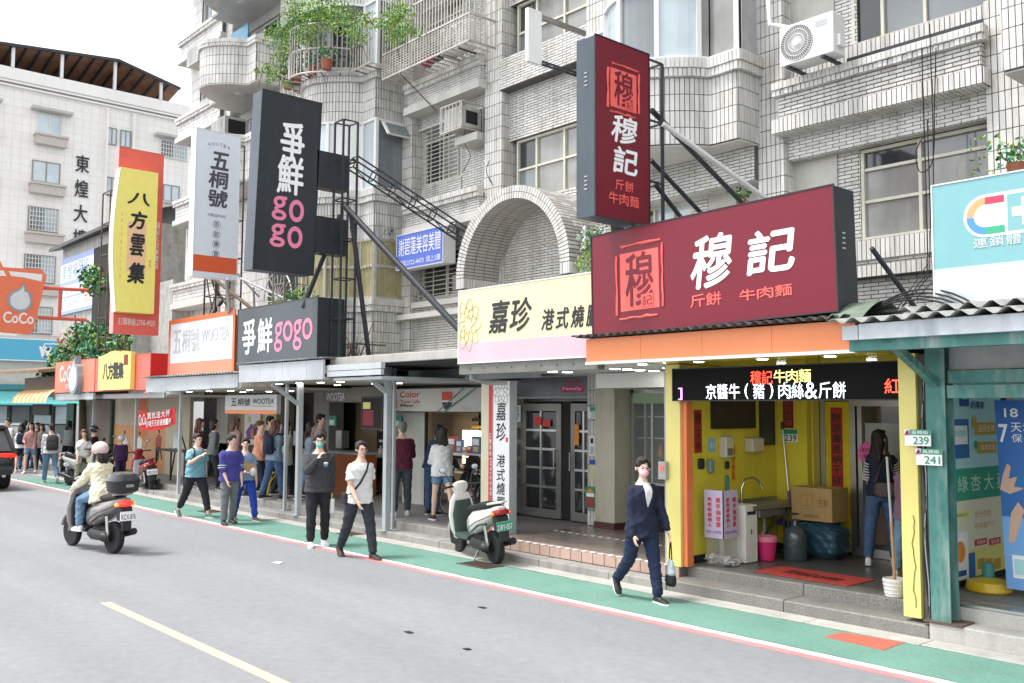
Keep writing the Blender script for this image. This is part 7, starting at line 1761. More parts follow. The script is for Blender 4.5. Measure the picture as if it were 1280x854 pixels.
f.rect(0, .90, 1, 1, m_pb, .004); f.rect(0, .50, 1, .58, m_pb, .004); f.rect(0, .0, 1, .06, m_pb, .004); f.rect(0, .28, .7, .32, m_pb, .004); f.text('東煌補習班', .04, .60, .84, .88, m_pb, 'row', bold=.01); f.text('TEL 2758-', .05, .35, .66, .47, m_pb, bold=.01); f.text('2758-9971', .05, .10, .66, .26, m_pb, bold=.01); f.rect(.72, .12, .95, .48, flat('pale_rose', (.7, .45, .42)), .004)
# tree in front of it
tr_ = thing('street_tree', 'bushy green tree with reddish blossoms above the coral signs', 'tree', (-33.5, 10.2, 0))
g = MB(); g.tube([(-33.6, 10.4, 0), (-33.5, 10.3, 2.2), (-33.8, 10.3, 4.0), (-33.9, 10.3, 5.2)], [.14, .11, .08, .04], 10); part('trunk', g, m_stem, tr_, True)
for a, b in (((-33.5, 10.3, 2.4), (-35.4, 10.0, 4.2)), ((-33.6, 10.3, 2.8), (-31.6, 10.1, 4.4)), ((-33.8, 10.3, 3.4), (-33.0, 9.8, 5.2)), ((-31.6, 10.1, 4.4), (-30.4, 10.2, 4.3))): g = MB(); g.tube([a, b], [.06, .02], 7); part('limb', g, m_stem, tr_, True)
cl = []
for px, py, r, n in ((90, 440, .7, 330), (110, 420, .7, 330), (128, 432, .7, 330), (100, 455, .8, 330), (145, 440, .5, 170), (122, 410, .4, 130), (80, 460, .5, 170), (140, 455, .5, 150), (70, 450, .35, 90), (118, 355, .5, 170), (115, 340, .4, 120), (60, 470, .4, 120), (152, 425, .3, 70)):
    p = PY(px, py, 10.2); cl.append((p, r, n))
crown(tr_, [(a, b, int(c*1.5)) for a, b, c in cl], .17, [m_leaf, m_leafy, m_leafd])
g = MB(); leaves(g, PY(85, 425, 10), .5, 60, .16, 77); g.m = [0]*len(g.m); part('blossom', g, flat('bloom', (.6, .22, .16)), tr_, kind='stuff')
# street corner far left: teal fronted shop, W sign, wooden canopy with striped awning
ft = thing('corner_shop', 'far turquoise fronted shop with dark framed windows at the street end', 'building', (-50, 10, 0)); m_tq = mat('turquoise_awning', (.14, .50, .50), .5, var=.08, dirt=.15)
g = MB(); g.box(-53, -50.2, 2, 15, 0, 5.6); part('walls', g, mat('far_cream', (.55, .53, .48), .7, var=.1), ft)
g = MB(); g.hexa([(-50.2, 2, 2.9), (-49.0, 2, 2.25), (-49.0, 15, 2.25), (-50.2, 15, 2.9), (-50.2, 2, 2.98), (-49.0, 2, 2.33), (-49.0, 15, 2.33), (-50.2, 15, 2.98)]); part('awning', g, m_tq, ft)
g = MB(); g.box(-50.15, -50.0, 2, 15, 3.0, 3.25); part('fascia', g, mat('teal_fascia', (.05, .22, .25), .5), ft)
for k in range(13):
    y = 2.3+k*.98; g = MB(); g.box(-50.15, -50.05, y, y+.9, .4, 2.3); fr_ = part('window', g, m_blk, ft)
    g = MB(); g.box(-50.06, -50.02, y+.07, y+.83, 1.35, 2.2); part('pane', g, (m_glassb, m_glass, m_glassb)[k % 3], fr_); g = MB(); g.box(-50.06, -50.02, y+.07, y+.83, .5, 1.28); part('pane', g, (m_glass, mat('purple_dim', (.10, .06, .16), .4), m_glassb)[k % 3], fr_)
t = thing('shop_sign', 'sky blue sign with a white letter W at the far left', 'sign', (-49.8, 12, 4.4)); f = Face((-49.8, 9.5, 4.42), ER, 5.2, 1.0, t); board(flat('sky_sign', (.10, .42, .60)), f, .2, 'panel', m_wbright, .04); f.ptext('W', 49, 447, 64, 434, m_wbright, bold=.03); f.rect(.74, .16, 1, .22, m_red, .01)
f.disc(.745, .5, .03, m_wbright, .01); g = MB(); g.tube([f.at(.74, .15, .02), f.at(.74, .6, .02), f.at(.76, .82, .02), f.at(.99, .84, .02)], .03, 6); part('outline', g, m_wbright, t)
wc = thing('wooden_canopy', 'old timber stall roof with a striped orange awning at the street corner', 'stall roof', (-36, 9, 2.6))
g = MB(); g.hexa([(-40, 7.9, 3.3), (-31.3, 8.3, 3.2), (-31.3, 10.6, 3.5), (-40, 10.4, 3.5), (-40, 7.9, 3.4), (-31.3, 8.3, 3.3), (-31.3, 10.6, 3.6), (-40, 10.4, 3.6)]); part('roof', g, mat('weathered_wood', (.22, .16, .11), .8, var=.3), wc)
g = MB(); g.box(-37.5, -31.2, 9.5, 9.6, 2.5, 3.2); part('backing', g, mat('brown_board', (.23, .18, .14), .8, var=.2), wc)
n = 16
for k in range(n):
    x0 = -34.6+k*.24; g = MB()
    for j in range(4):
        a0, a1 = j/4, (j+1)/4; ya, yb = 8.9-.5*math.sin(a0*PI/2), 8.9-.5*math.sin(a1*PI/2); za, zb = 2.72-.42*(1-math.cos(a0*PI/2)), 2.72-.42*(1-math.cos(a1*PI/2))
        g.hexa([(x0, ya, za), (x0, yb, zb), (x0+.24, yb, zb), (x0+.24, ya, za), (x0, ya, za+.01), (x0, yb, zb+.01), (x0+.24, yb, zb+.01), (x0+.24, ya, za+.01)])
    part('awning_stripe', g, flat(('awning_orange', 'awning_cream')[k % 2], ((.75, .33, .08), (.75, .62, .38))[k % 2]), wc)
g = MB(); g.box(-33.3, -31.5, 8.7, 8.8, 1.9, 2.25); t = solo('display_board', g, m_dark, 'dark blue scrolling board under the grey canopy edge', 'led display'); 
g = MB(); g.box(-33.2, -32.6, 8.68, 8.699, 1.95, 2.2)
# corrugated rear wall above the low canopies
g = MB(); g.box(-31.2, -29.35, 11.6, 12, 2.5, 6.2); solo('side_wall', g, MATS['old_grey_wall'], 'grey wall between the tree and the tiled building', 'wall')
g = MB()
for x0, x1 in ((-25.75, -22.8),): body2 = g.box(x0, x1, 11.98, 12.16, 2.7, 8.1)
part('lower_wall', g, m_grout, bld); T3 = MB(); tiles(T3, [(-25.75, 11.98), (-22.8, 11.98)], 2.7, 8.1, 'stack', tw=.1, th=.3); tiles(T3, [(-29.3, 12.15), (-26.2, 12.15)], 2.7, 5.3, 'stack', tw=.1, th=.3); part('lower_wall_tile', T3, TILE, bld, kind='stuff')
# ------------------------------------------------------------------ people
SKIN = [mat('skin_a', (.64, .42, .32), .5, var=.05, scale=8), mat('skin_b', (.72, .49, .38), .5, var=.05, scale=8), mat('skin_c', (.55, .34, .24), .5, var=.05, scale=8)]
m_hair = mat('black_hair', (.018, .014, .012), .45, var=.3, scale=30, bump=.4, bscale=140); m_hairb = mat('brown_hair', (.10, .045, .025), .45, var=.3, scale=30, bump=.4, bscale=140); m_hairg = mat('grey_hair', (.16, .16, .15), .6, var=.3, scale=30, bump=.4, bscale=140)
def cloth(name, rgb, rough=.85): return mat('cloth_'+name, rgb, rough, var=.16, scale=5, bump=1.0, bscale=11, fine=.05)
def rg(c, X, Y, a, b, n=16, e=.86):
    out = []
    for k in range(n):
        t = 2*PI*k/n; q, s_ = math.cos(t), math.sin(t)
        out.append(c+X*(a*math.copysign(abs(q)**e, q))+Y*(b*math.copysign(abs(s_)**e, s_)))
    return out
def limb(mb, pts, rad, n=12):
    P = [Vector(p) for p in pts]; a = (P[1]-P[0]).normalized(); b = (P[-1]-P[-2]).normalized()
    P = [P[0]-a*rad[0]*.7]+P+[P[-1]+b*rad[-1]*.7]; mb.tube(P, [rad[0]*.45]+list(rad)+[rad[-1]*.45], n)
def Rz(a): return Matrix.Rotation(R(a), 3, 'Z')
def Rx(a): return Matrix.Rotation(R(a), 3, 'X')
def person(label, px, py, face, z0=0.0, h=1.70, f=False, skin=0, lean=2, twist=0, legR=(12, 3, 8), legL=(-12, 3, 10), armR=(-8, 4, 14, 0), armL=(10, 4, 14, 0), head=(0, 0), top=None, sleeve='short', pants=None, plen=.96, hair='short', hm=None, shoe=(.03, .03, .03), sole=(.7, .7, .7), vox=.014, pelvis=None, group=None, loc=None, loose=.018, hem=-.07, glasses=False, mask=None, build=1.0, helmet=None):
    """face: heading in degrees, 0 = towards +x (down the street to the right), 90 = towards the shops"""
    p0 = Vector(loc) if loc is not None else PZ(px, py, z0)
    T_ = thing('person', label, 'person', (p0.x, p0.y, z0), group, R(face-90))
    s = h/1.68; sw = (.140 if f else .163)*build; loose *= .7; V = Vector
    def ldir(fl, ab, sd): return V((sd*math.sin(R(ab)), math.sin(R(fl))*math.cos(R(ab)), -math.cos(R(fl))*math.cos(R(ab))))
    legs = {}; low = 9
    for sd, (fl, ab, kn) in ((1, legR), (-1, legL)):
        hp = V((sd*.088, 0, 0)); kn_ = hp+ldir(fl, ab, sd)*.425; an = kn_+ldir(fl-kn, ab*.4, sd)*.41
        legs[sd] = (hp, kn_, an, fl-kn); low = min(low, an.z-.075+.05*min(0, math.cos(R(fl-kn))-1)*0)
    PZ_ = pelvis/s if pelvis else -low
    O = V((0, 0, PZ_)); U = Rx(-lean) @ V((0, 0, 1)); 
    TW = Rz(twist)
    def tor(t, x=0, y=0): return O+(Rx(-lean) @ (V((x, y, 0)) if t < .2 else TW @ V((x, y, 0))))+U*t
    X_ = V((1, 0, 0)); Xt = Rx(-lean) @ TW @ X_; Yt = Rx(-lean) @ TW @ V((0, 1, 0)); Y0 = Rx(-lean) @ V((0, 1, 0))
    PR = ([(-.10, .10, .085, 0), (-.03, .160, .112, -.01), (.05, .162, .108, -.005), (.15, .128, .092, 0), (.22, .122, .088, .005), (.32, .142, .108, .012), (.40, .146, .105, .006), (.44, .128, .088, 0), (.475, .090, .068, 0), (.505, .060, .056, -.003), (.53, .052, .05, 0)] if f else
          [(-.10, .10, .09, 0), (-.03, .158, .112, 0), (.05, .162, .110, 0), (.15, .152, .105, 0), (.22, .150, .103, 0), (.32, .166, .112, .005), (.40, .168, .112, .003), (.44, .150, .098, 0), (.475, .105, .075, 0), (.505, .068, .062, -.003), (.53, .058, .055, 0)])
    def torso(mb, ex=0, lo=-.2, hi=.6, grow=1.0):
        rs = []
        for t, a, b, y in PR:
            if t < lo-.001 or t > hi: continue
            Xa, Ya = (X_, Y0) if t < .2 else (Xt, Yt)
            rs.append(rg(tor(t, 0, y), Xa, Ya, a*build*grow+ex, b*build*grow+ex))
        mb.rings(rs)
    arms = {}
    for sd, (fl, ab, el, inn) in ((1, armR), (-1, armL)):
        S = tor(.425, sd*(sw-.008), 0); d1 = ldir(fl, ab, sd); E = S+(Xt*d1.x+Yt*d1.y+V((0, 0, 1))*d1.z)*.285
        q = fl+el; d2 = V((-sd*math.sin(R(inn)), math.sin(R(q))*math.cos(R(inn)), -math.cos(R(q))*math.cos(R(inn)))); d2 = Xt*d2.x+Yt*d2.y+V((0, 0, 1))*d2.z
        arms[sd] = (S, E, E+d2*.245, d2)
    k_ = .86 if f else 1.0
    HC = tor(.560); HR = (Rx(-lean*.3) @ TW @ Rz(head[0]) @ Rx(-head[1]))
    def hd(x, y, z): return HC+HR @ (V((x, y, z-.585))*(1.12 if f else 1.08))
    b = MB(); torso(b)
    b.tube([tor(.47), hd(0, .0, .64)], [.056*k_, .050*k_], 12)
    b.ell(hd(0, -.012, .70), (.073, .090, .088), HR); b.ell(hd(0, .022, .655), (.058, .066, .082), HR); b.ell(hd(0, .052, .603), (.032, .030, .026), HR); b.ell(hd(0, .088, .658), (.011, .016, .020), HR, 10, 8); b.ell(hd(0, .080, .695), (.045, .014, .012), HR, 10, 8)
    for sd in (1, -1): b.ell(hd(sd*.075, -.004, .668), (.010, .018, .030), HR, 10, 8)
    for sd in (1, -1):
        S, E, W_, d = arms[sd]; limb(b, [S, S.lerp(E, .4), E, E.lerp(W_, .35), W_], [.050*k_, .045*k_, .037*k_, .038*k_, .026*k_])
        pn = d.cross(Yt); pn = (pn.normalized() if pn.length > .1 else V((1, 0, 0))); la = pn.cross(d).normalized()     # la: across the knuckles
        Hm = Matrix((la, pn, d)).transposed()
        b.ell(W_+d*.045, (.037*k_, .016, .050), Hm, 12, 8); cu = pn*(-sd if pn.dot(X_) > 0 else sd)
        for i, ln in enumerate((.066, .076, .070, .054)):
            q = W_+d*.078+la*(.025-.0165*i)*k_; m1 = q+d*ln*.5+cu*.006; m2 = m1+d*ln*.38+cu*.022; b.tube([q, m1, m2], [.0088, .0080, .0068], 8)
        q = W_+d*.03+la*.030*k_; b.tube([q, q+la*.022+d*.022+cu*.006, q+la*.030+d*.050+cu*.016], [.0105, .0092, .0075], 8)
        hp, kn_, an, sh = legs[sd]; hp, kn_, an = hp+O, kn_+O, an+O; limb(b, [hp, hp.lerp(kn_, .45), kn_, kn_.lerp(an, .3), kn_.lerp(an, .6), an], [.082*build, .072*build, .050, .053, .042, .033])
    for q in (b,): q.v = [tuple(V(p)*s) for p in q.v]
    soft('body', b, SKIN[skin], T_, vox, 3)
    def child(name, mb, m, vox_=None, sm=4, fold=0, fs=(14, 14, 5), lab=None): mb.v = [tuple(V(p)*s) for p in mb.v]; return soft(name, mb, m, T_, vox_ or max(vox, .012), sm, fold, fs, lab)
    def rigid(name, mb, m, smooth=True): mb.v = [tuple(V(p)*s) for p in mb.v]; return part(name, mb, m, T_, smooth, local=True)
    # top
    t = MB(); L0 = [r_ for r_ in PR]; ex = loose
    rs = [rg(tor(hem, 0, 0), X_, Y0, .182*build+ex+.01, .135*build+ex+.01)] if hem < -.04 else []
    for tt, a, bb, y in PR:
        if tt < max(hem, -.04)+.001 or tt > .50: continue
        Xa, Ya = (X_, Y0) if tt < .2 else (Xt, Yt); w_ = 1.08 if .1 < tt < .3 else 1.0
        k2 = .018 if tt < .1 else 0; rs.append(rg(tor(tt, 0, y), Xa, Ya, a*build*w_+ex+k2, bb*build*w_+ex+k2))
    t.rings(rs)
    for sd in (1, -1):
        S, E, W_, d = arms[sd]
        if sleeve == 'short': e = S.lerp(E, .72); t.tube([S-(E-S)*.10, S.lerp(E, .12), S.lerp(E, .3), e], [.030*k_, .047*k_+ex, .053*k_+ex, .056*k_+ex*1.4], 14)
        elif sleeve == 'long': limb(t, [S, S.lerp(E, .5), E, E.lerp(W_, .5), W_-d*.01], [.054*k_+ex, .050*k_+ex, .046*k_+ex*.9, .041*k_+ex*.8, .034*k_+ex*.6], 14)
        elif sleeve == 'half': limb(t, [S, S.lerp(E, .5), E.lerp(W_, .2)], [.054*k_+ex, .055*k_+ex, .050*k_+ex], 14)
    if hair != 'hooded': pass
    child('top', t, top, None, 4, .014, (10, 9, 3.2))
    # trousers
    t = MB(); rs = [rg(tor(tt), X_, Y0, a, bb) for tt, a, bb in ((-.11, .12, .105), (-.06, .158*build+.012, .118*build+.012), (.0, .165*build+.010, .116*build+.010), (.07, .160*build+.008, .110*build+.008))]; t.rings(rs)
    for sd in (1, -1):
        hp, kn_, an, sh = legs[sd]; hp, kn_, an = hp+O, kn_+O, an+O
        lw = .088*build+.012
        if plen < .45: e = hp.lerp(kn_, plen*2); limb(t, [hp, hp.lerp(e, .5), e], [lw, lw*.98, lw*.92], 14)
        else:
            e = kn_.lerp(an, (plen-.5)*2); wd = .012 if loose < .012 else .022
            limb(t, [hp, hp.lerp(kn_, .5), kn_, kn_.lerp(e, .5), e], [lw, .078*build+wd*.8, .056+wd, .050+wd, .040+wd], 14)
    child('trousers', t, pants, None, 3, .011, (12, 10, 4))
    # shoes
    ms = cloth('shoe%02d%02d%02d' % tuple(int(c*99) for c in shoe), shoe, .5); ml = cloth('sole%02d' % int(sole[0]*99), sole, .6)
    for sd in (1, -1):
        hp, kn_, an, sh = legs[sd]; an = an+O; pitch = max(-50, min(20, sh)) if an.z-.075 > .03 else 0
        if pelvis: pitch = 0
        F = Rx(pitch) @ V((sd*.10, 1, 0)).normalized(); Up = V((0, 0, 1))-F*F.z; Up.normalize(); Xs = F.cross(Up)
        g = MB(); rs = []
        for u, w_, hh, zc in ((-.075, .020, .022, -.035), (-.062, .034, .040, -.028), (-.01, .038, .050, -.018), (.06, .042, .036, -.035), (.12, .046, .028, -.044), (.165, .036, .020, -.050), (.185, .016, .010, -.054)):
            rs.append(rg(an+F*u+Up*zc, Xs, Up, w_, hh, 14, .9))
        g.rings(rs); sh_ = rigid('shoe', g, ms)
        g = MB(); g.prism([(an+F*u+Xs*w_-Up*.078)*1.0 for u, w_ in ((-.078, -.02), (-.06, -.036), (.0, -.037), (.1, -.046), (.16, -.038), (.188, -.014), (.188, .014), (.16, .038), (.1, .046), (0, .037), (-.06, .036), (-.078, .02))], Up*.028); o = rigid('sole', g, ml); o.parent = sh_
    # face
    if helmet is None or True:
        e_ = MB(); g = MB()
        for sd in (1, -1):
            e_.ell(hd(sd*.030, .079, .676), (.0125, .008, .0055), HR, 10, 6); g.ell(hd(sd*.031, .0845, .700), (.018, .006, .0035), HR, 8, 5)
        rigid('eye', e_, flat('eye_dark', (.02, .015, .012), .2)); rigid('eyebrow', g, m_hair)
        if mask is None: g = MB(); g.ell(hd(0, .0845, .622), (.022, .007, .0065), HR, 10, 6); rigid('mouth', g, flat('lips', (.42, .14, .12), .4))
        else: g = MB(); g.ell(hd(0, .052, .630), (.056, .055, .052), HR, 16, 12); rigid('face_mask', g, mask)
    if glasses:
        g = MB()
        for sd in (1, -1): g.tube([hd(sd*.032+.023*math.cos(a), .094, .676+.017*math.sin(a)) for a in [2*PI*k/14 for k in range(14)]], .0022, 5, closed=True); g.tube([hd(sd*.055, .093, .68), hd(sd*.074, .01, .682)], .002, 4)
        rigid('glasses', g, m_bplast)
    # hair
    hmm = hm or m_hair; g = MB()
    if helmet is None:
        g.ell(hd(0, -.020, .716), (.083, .096, .086), HR); g.ell(hd(0, .040, .757), (.056, .038, .024), HR)
        g.ell(hd(0, -.055, .665), (.066, .055, .070), HR)
        for sd in (1, -1): g.ell(hd(sd*.070, -.005, .708), (.014, .035, .045), HR, 10, 8)
    if hair in ('long', 'back'):
        n_ = .40 if hair == 'long' else .50
        rs = []; 
        for q, (wx, wy, yy) in enumerate(((.082, .080, -.025), (.088, .060, -.045), (.095, .052, -.070), (.100, .045, -.088), (.085, .036, -.095), (.05, .02, -.095))):
            z = .70-(.70-n_)*q/5; rs.append(rg(hd(0, yy, z), HR @ X_, HR @ V((0, 1, 0)), wx, wy, 16, .9))
        g.rings(rs[::-1])
        for sd in (1, -1): limb(g, [hd(sd*.074, .01, .70), hd(sd*.082, .0, .62), hd(sd*.088, -.01, .54 if hair == 'back' else .46)], [.020, .026, .018], 8)
    if hair == 'pony': limb(g, [hd(0, -.10, .72), hd(0, -.135, .66), hd(0, -.13, .55), hd(0, -.12, .45)], [.028, .030, .028, .012], 10)
    if hair == 'bun': g.ell(hd(0, -.10, .745), (.045, .042, .042), HR)
    if hair == 'bob':
        g.ell(hd(0, -.03, .66), (.090, .082, .105), HR); g.ell(hd(0, -.04, .60), (.094, .07, .06), HR)
    if g.v: child('hair', g, hmm, .010, 1, .0075, (26, 22, 1.6))
    if helmet:
        g = MB(); g.ell(hd(0, -.012, .715), (.125, .140, .118), HR, 22, 14); rigid('helmet', g, helmet)
        g = MB(); g.tube([hd(-.10, .06, .69), hd(-.07, .13, .68), hd(0, .15, .675), hd(.07, .13, .68), hd(.10, .06, .69)], .014, 8); rigid('visor_rim', g, flat('rose_trim', (.55, .25, .25)))
    T_.rotation_euler = (0, 0, R(face-90))
    return dict(t=T_, p=p0, s=s, face=face, tor=tor, arms=arms, hd=hd, z0=z0, X=Xt, Y=Yt, rigid=rigid, child=child)
def carried(P, name, label, cat, grp=None):
    return thing(name, label, cat, P['t'].location, grp, P['t'].rotation_euler[2])
def backpack(P, label, m, one=None, w=.14, hgt=.36, strap=None):
    t = carried(P, 'backpack', label, 'backpack'); s = P['s']; tor = P['tor']; g = MB()
    g.rings([rg(tor(z, 0, -.17-dy), P['X'], P['Y'], w*a, .075*b_) for z, a, b_, dy in ((.42-hgt, .75, .7, 0), (.45-hgt, 1, 1, 0), (.30, 1.02, 1.1, .01), (.38, .95, 1, 0), (.44, .7, .7, -.02), (.46, .3, .3, -.03))]); g.v = [tuple(Vector(p)*s) for p in g.v]; soft('bag', g, m, t, .014, 3, .004)
    g = MB(); g.rings([rg(tor(z, 0, -.245), P['X'], P['Y'], w*.7*a, .035*a) for z, a in ((.46-hgt, .8), (.5-hgt, 1), (.22, 1), (.26, .7))]); g.v = [tuple(Vector(p)*s) for p in g.v]; soft('front_pocket', g, m, t, .014, 2)
    for sd in ((1, -1) if one is None else (one,)):
        g = MB(); g.tube([tor(.44, sd*.09, -.11), tor(.50, sd*.095, -.03), tor(.49, sd*.10, .06), tor(.38, sd*.12, .135), tor(.28, sd*.150, .10), tor(.20, sd*.170, .01), tor(.16, sd*.13, -.13)], .015, 6); g.v = [tuple(Vector(p)*s) for p in g.v]; part('strap', g, strap or m, t, True, local=True)
    return t
wht = cloth('white', (.70, .70, .70)); nav = cloth('navy', (.012, .018, .045)); blk = cloth('black', (.018, .018, .022)); dkg = cloth('dark_grey', (.05, .05, .055)); jean = cloth('jeans', (.05, .10, .20)); ljean = cloth('light_jeans', (.14, .24, .36)); slate = cloth('slate', (.028, .034, .045))
WH = (.72, .72, .72)
# --- front row
P = person('woman in navy cardigan and pink face mask walking with a shopping bag', 803, 752, -18, h=1.62, f=True, skin=1, vox=.009, lean=2, legR=(-16, 2, 30), legL=(13, 2, 2), armR=(2, 5, 12, 0), armL=(8, 22, 14, -6), head=(-14, 0), top=nav, sleeve='long', pants=cloth('dark_blue', (.012, .022, .06)), hair='bun', mask=cloth('mask_pink', (.80, .46, .54)), shoe=(.02, .02, .02), sole=WH, loose=.030, hem=-.14, build=1.0)
g = MB(); g.ell(P['hd'](0, -.115, .70), (.05, .05, .06)); P['child']('hair_knot', g, m_hair, .010, 2, .003)
g = MB(); tor = P['tor']; rs = []
for t_, w_, y_ in ((.22, .003, .128), (.28, .020, .140), (.34, .036, .152), (.40, .044, .150), (.44, .044, .132), (.475, .038, .105), (.50, .030, .075)): rs.append([tor(t_, -w_, y_), tor(t_, w_, y_), tor(t_, w_, y_-.06), tor(t_, -w_, y_-.06)])
g.rings(rs); P['rigid']('shirt_front', g, wht)
g = MB()
for k in range(4): c = tor(.17-.06*k, .0, .16); g.lathe([(.001, 0), (.009, 0), (.009, .005), (.001, .006)], c, P['Y'], 8)
P['rigid']('button', g, blk)
W_ = P['arms'][-1][2]; d = P['arms'][-1][3]; t = carried(P, 'tote_bag', 'pale grey and black tote bag held in the left hand of the woman in navy', 'bag'); c = (W_+d*.10)*P['s']
g = MB(); g.rings([rg(c+Vector((0, 0, -z)), Vector((.3, 1, 0)).normalized(), Vector((1, -.3, 0)).normalized(), a, b_, 14, .8) for z, a, b_ in ((.22, .06, .015), (.30, .075, .04), (.40, .085, .05))][::-1]); soft('upper', g, cloth('tote_grey', (.45, .52, .56)), t, .010, 2, .006)
g = MB(); g.rings([rg(c+Vector((0, 0, -z)), Vector((.3, 1, 0)).normalized(), Vector((1, -.3, 0)).normalized(), a, b_, 14, .8) for z, a, b_ in ((.39, .088, .052), (.47, .10, .06), (.52, .08, .05))][::-1]); soft('lower', g, blk, t, .010, 2, .004)
for sx in (-.05, .05): g = MB(); a = c+Vector((.3, 1, 0)).normalized()*sx; g.tube([a+Vector((0, 0, -.23)), c+Vector((.3, 1, 0))*sx*.5+Vector((0, 0, -.08)), c], .008, 6); part('handle', g, blk, t, local=True)
P = person('man in white T-shirt and dark jeans with a black strap across his chest', 448, 698, -6, h=1.71, skin=0, vox=.009, lean=4, legR=(-16, 4, 16), legL=(16, 4, 4), armR=(14, 6, 24, 8), armL=(-14, 6, 14, 0), head=(-4, 0), top=wht, sleeve='short', pants=slate, shoe=(.04, .035, .03), sole=(.16, .07, .04), loose=.022, hem=-.10, glasses=True)
g = MB(); tor = P['tor']; g.tube([tor(.49, -.09, -.02), tor(.47, -.07, .09), tor(.36, -.02, .145), tor(.2, .07, .148), tor(.05, .16, .08), tor(.0, .19, -.02)], .014, 6); g.v = [tuple(Vector(p)*P['s']) for p in g.v]; t = carried(P, 'sling_bag', 'black sling bag worn across the white T-shirt', 'bag'); part('strap', g, blk, t, True, local=True)
g = MB(); g.rings([rg(tor(z, .20, -.06), P['X'], P['Y'], .03, .08) for z in (-.12, -.1, .02, .04)]); g.v = [tuple(Vector(p)*P['s']) for p in g.v]; soft('pouch', g, blk, t, .012, 2)
P = person('young man in charcoal hoodie and mint face mask touching his chin', 397, 683, -18, h=1.76, skin=1, vox=.009, lean=0, legR=(4, 3, 2), legL=(-4, 3, 4), armR=(42, 10, 112, 30), armL=(-4, 6, 14, 0), head=(-10, -2), top=dkg, sleeve='long', pants=blk, mask=cloth('mask_mint', (.25, .60, .55)), shoe=WH, sole=WH, loose=.034, hem=-.10, glasses=True, build=1.04)
g = MB(); tor = P['tor']; limb(g, [tor(.47, -.09, -.03), tor(.49, -.05, -.09), tor(.49, .05, -.09), tor(.47, .09, -.03)], [.035, .05, .05, .035]); g.ell(tor(.44, 0, -.12), (.10, .05, .07)); P['child']('hood', g, dkg, .012, 3)
u = P['tor'](.33, .0, .155); g = MB()
for k, m_ in ((0, wht), (1, cloth('emblem_blue', (.12, .25, .38)))): g = MB(); g.ell(P['tor'](.33-.035*k, -.07, .15), (.035, .012, .022)); P['rigid']('emblem', g, m_)
W_ = P['arms'][-1][2]+P['arms'][-1][3]*.10; t = carried(P, 'paper_bag', 'small white and yellow paper bag held by the man in the hoodie', 'bag'); g = MB(); c = W_*P['s']; g.obox(c+Vector((-.02, -.07, -.24)), (.05, 0, 0), (0, .15, .02), (0, .02, .22)); part('bag', g, m_white, t, local=True); g = MB(); g.obox(c+Vector((-.024, -.03, -.18)), (.002, 0, 0), (0, .08, .01), (0, .01, .09)); part('print', g, m_lyl, t, local=True)
P = person('young man in royal purple T-shirt and grey trousers looking right', 286, 656, 0, h=1.66, skin=0, vox=.011, lean=3, legR=(3, 2, 4), legL=(-6, 2, 6), armR=(8, 5, 22, 8), armL=(4, 6, 24, 6), head=(20, 0), top=cloth('purple', (.055, .05, .25)), sleeve='half', pants=cloth('grey', (.15, .165, .18)), shoe=(.03, .03, .03), sole=(.05, .05, .05), loose=.032, hem=-.09)
for sd in (1, -1):
    S, E, W_, d = P['arms'][sd]; g = MB()
    for k in (.78, .93): c = S.lerp(E, k); g.tube([c, c+(E-S)*.04], .0885 if k < .9 else .086, 14)
    P['rigid']('sleeve_stripe', g, wht)
P = person('smiling young man in pale blue T-shirt and bright blue trousers with a satchel', 304, 651, -5, h=1.60, skin=1, vox=.012, legR=(-8, 4, 12), legL=(16, 8, 6), armR=(20, 10, 60, 25), armL=(0, 12, 20, 0), head=(-20, 0), top=cloth('pale_blue', (.24, .33, .50)), pants=cloth('royal_blue', (.015, .055, .36)), shoe=(.10, .05, .06), sole=WH, loose=.02)
t = carried(P, 'satchel', 'tan and white satchel carried by the smiling young man', 'bag'); c = P['tor'](.20, .02, .22)*P['s']; g = MB(); g.obox(c+Vector((-.10, 0, -.10)), (.26, 0, .06), (0, .03, 0), (-.03, 0, .16)); part('bag', g, mat('tan_leather', (.50, .33, .17), .6), t, local=True); g = MB(); g.ell(c+Vector((-.10, .02, -.08)), (.07, .05, .08)); part('flap', g, m_white, t, True, local=True)
P = person('man in light blue T-shirt and black cropped trousers with a black backpack', 243, 647, 8, h=1.70, skin=1, vox=.011, lean=3, legR=(-20, 4, 16), legL=(22, 4, 4), armR=(40, 18, 100, 40), armL=(-8, 10, 14, 0), head=(14, 0), top=cloth('sky', (.17, .36, .43)), pants=blk, plen=.88, shoe=(.12, .16, .15), sole=WH, loose=.022, glasses=True, build=1.08)
backpack(P, 'black backpack slung behind the man in light blue', blk, 1)
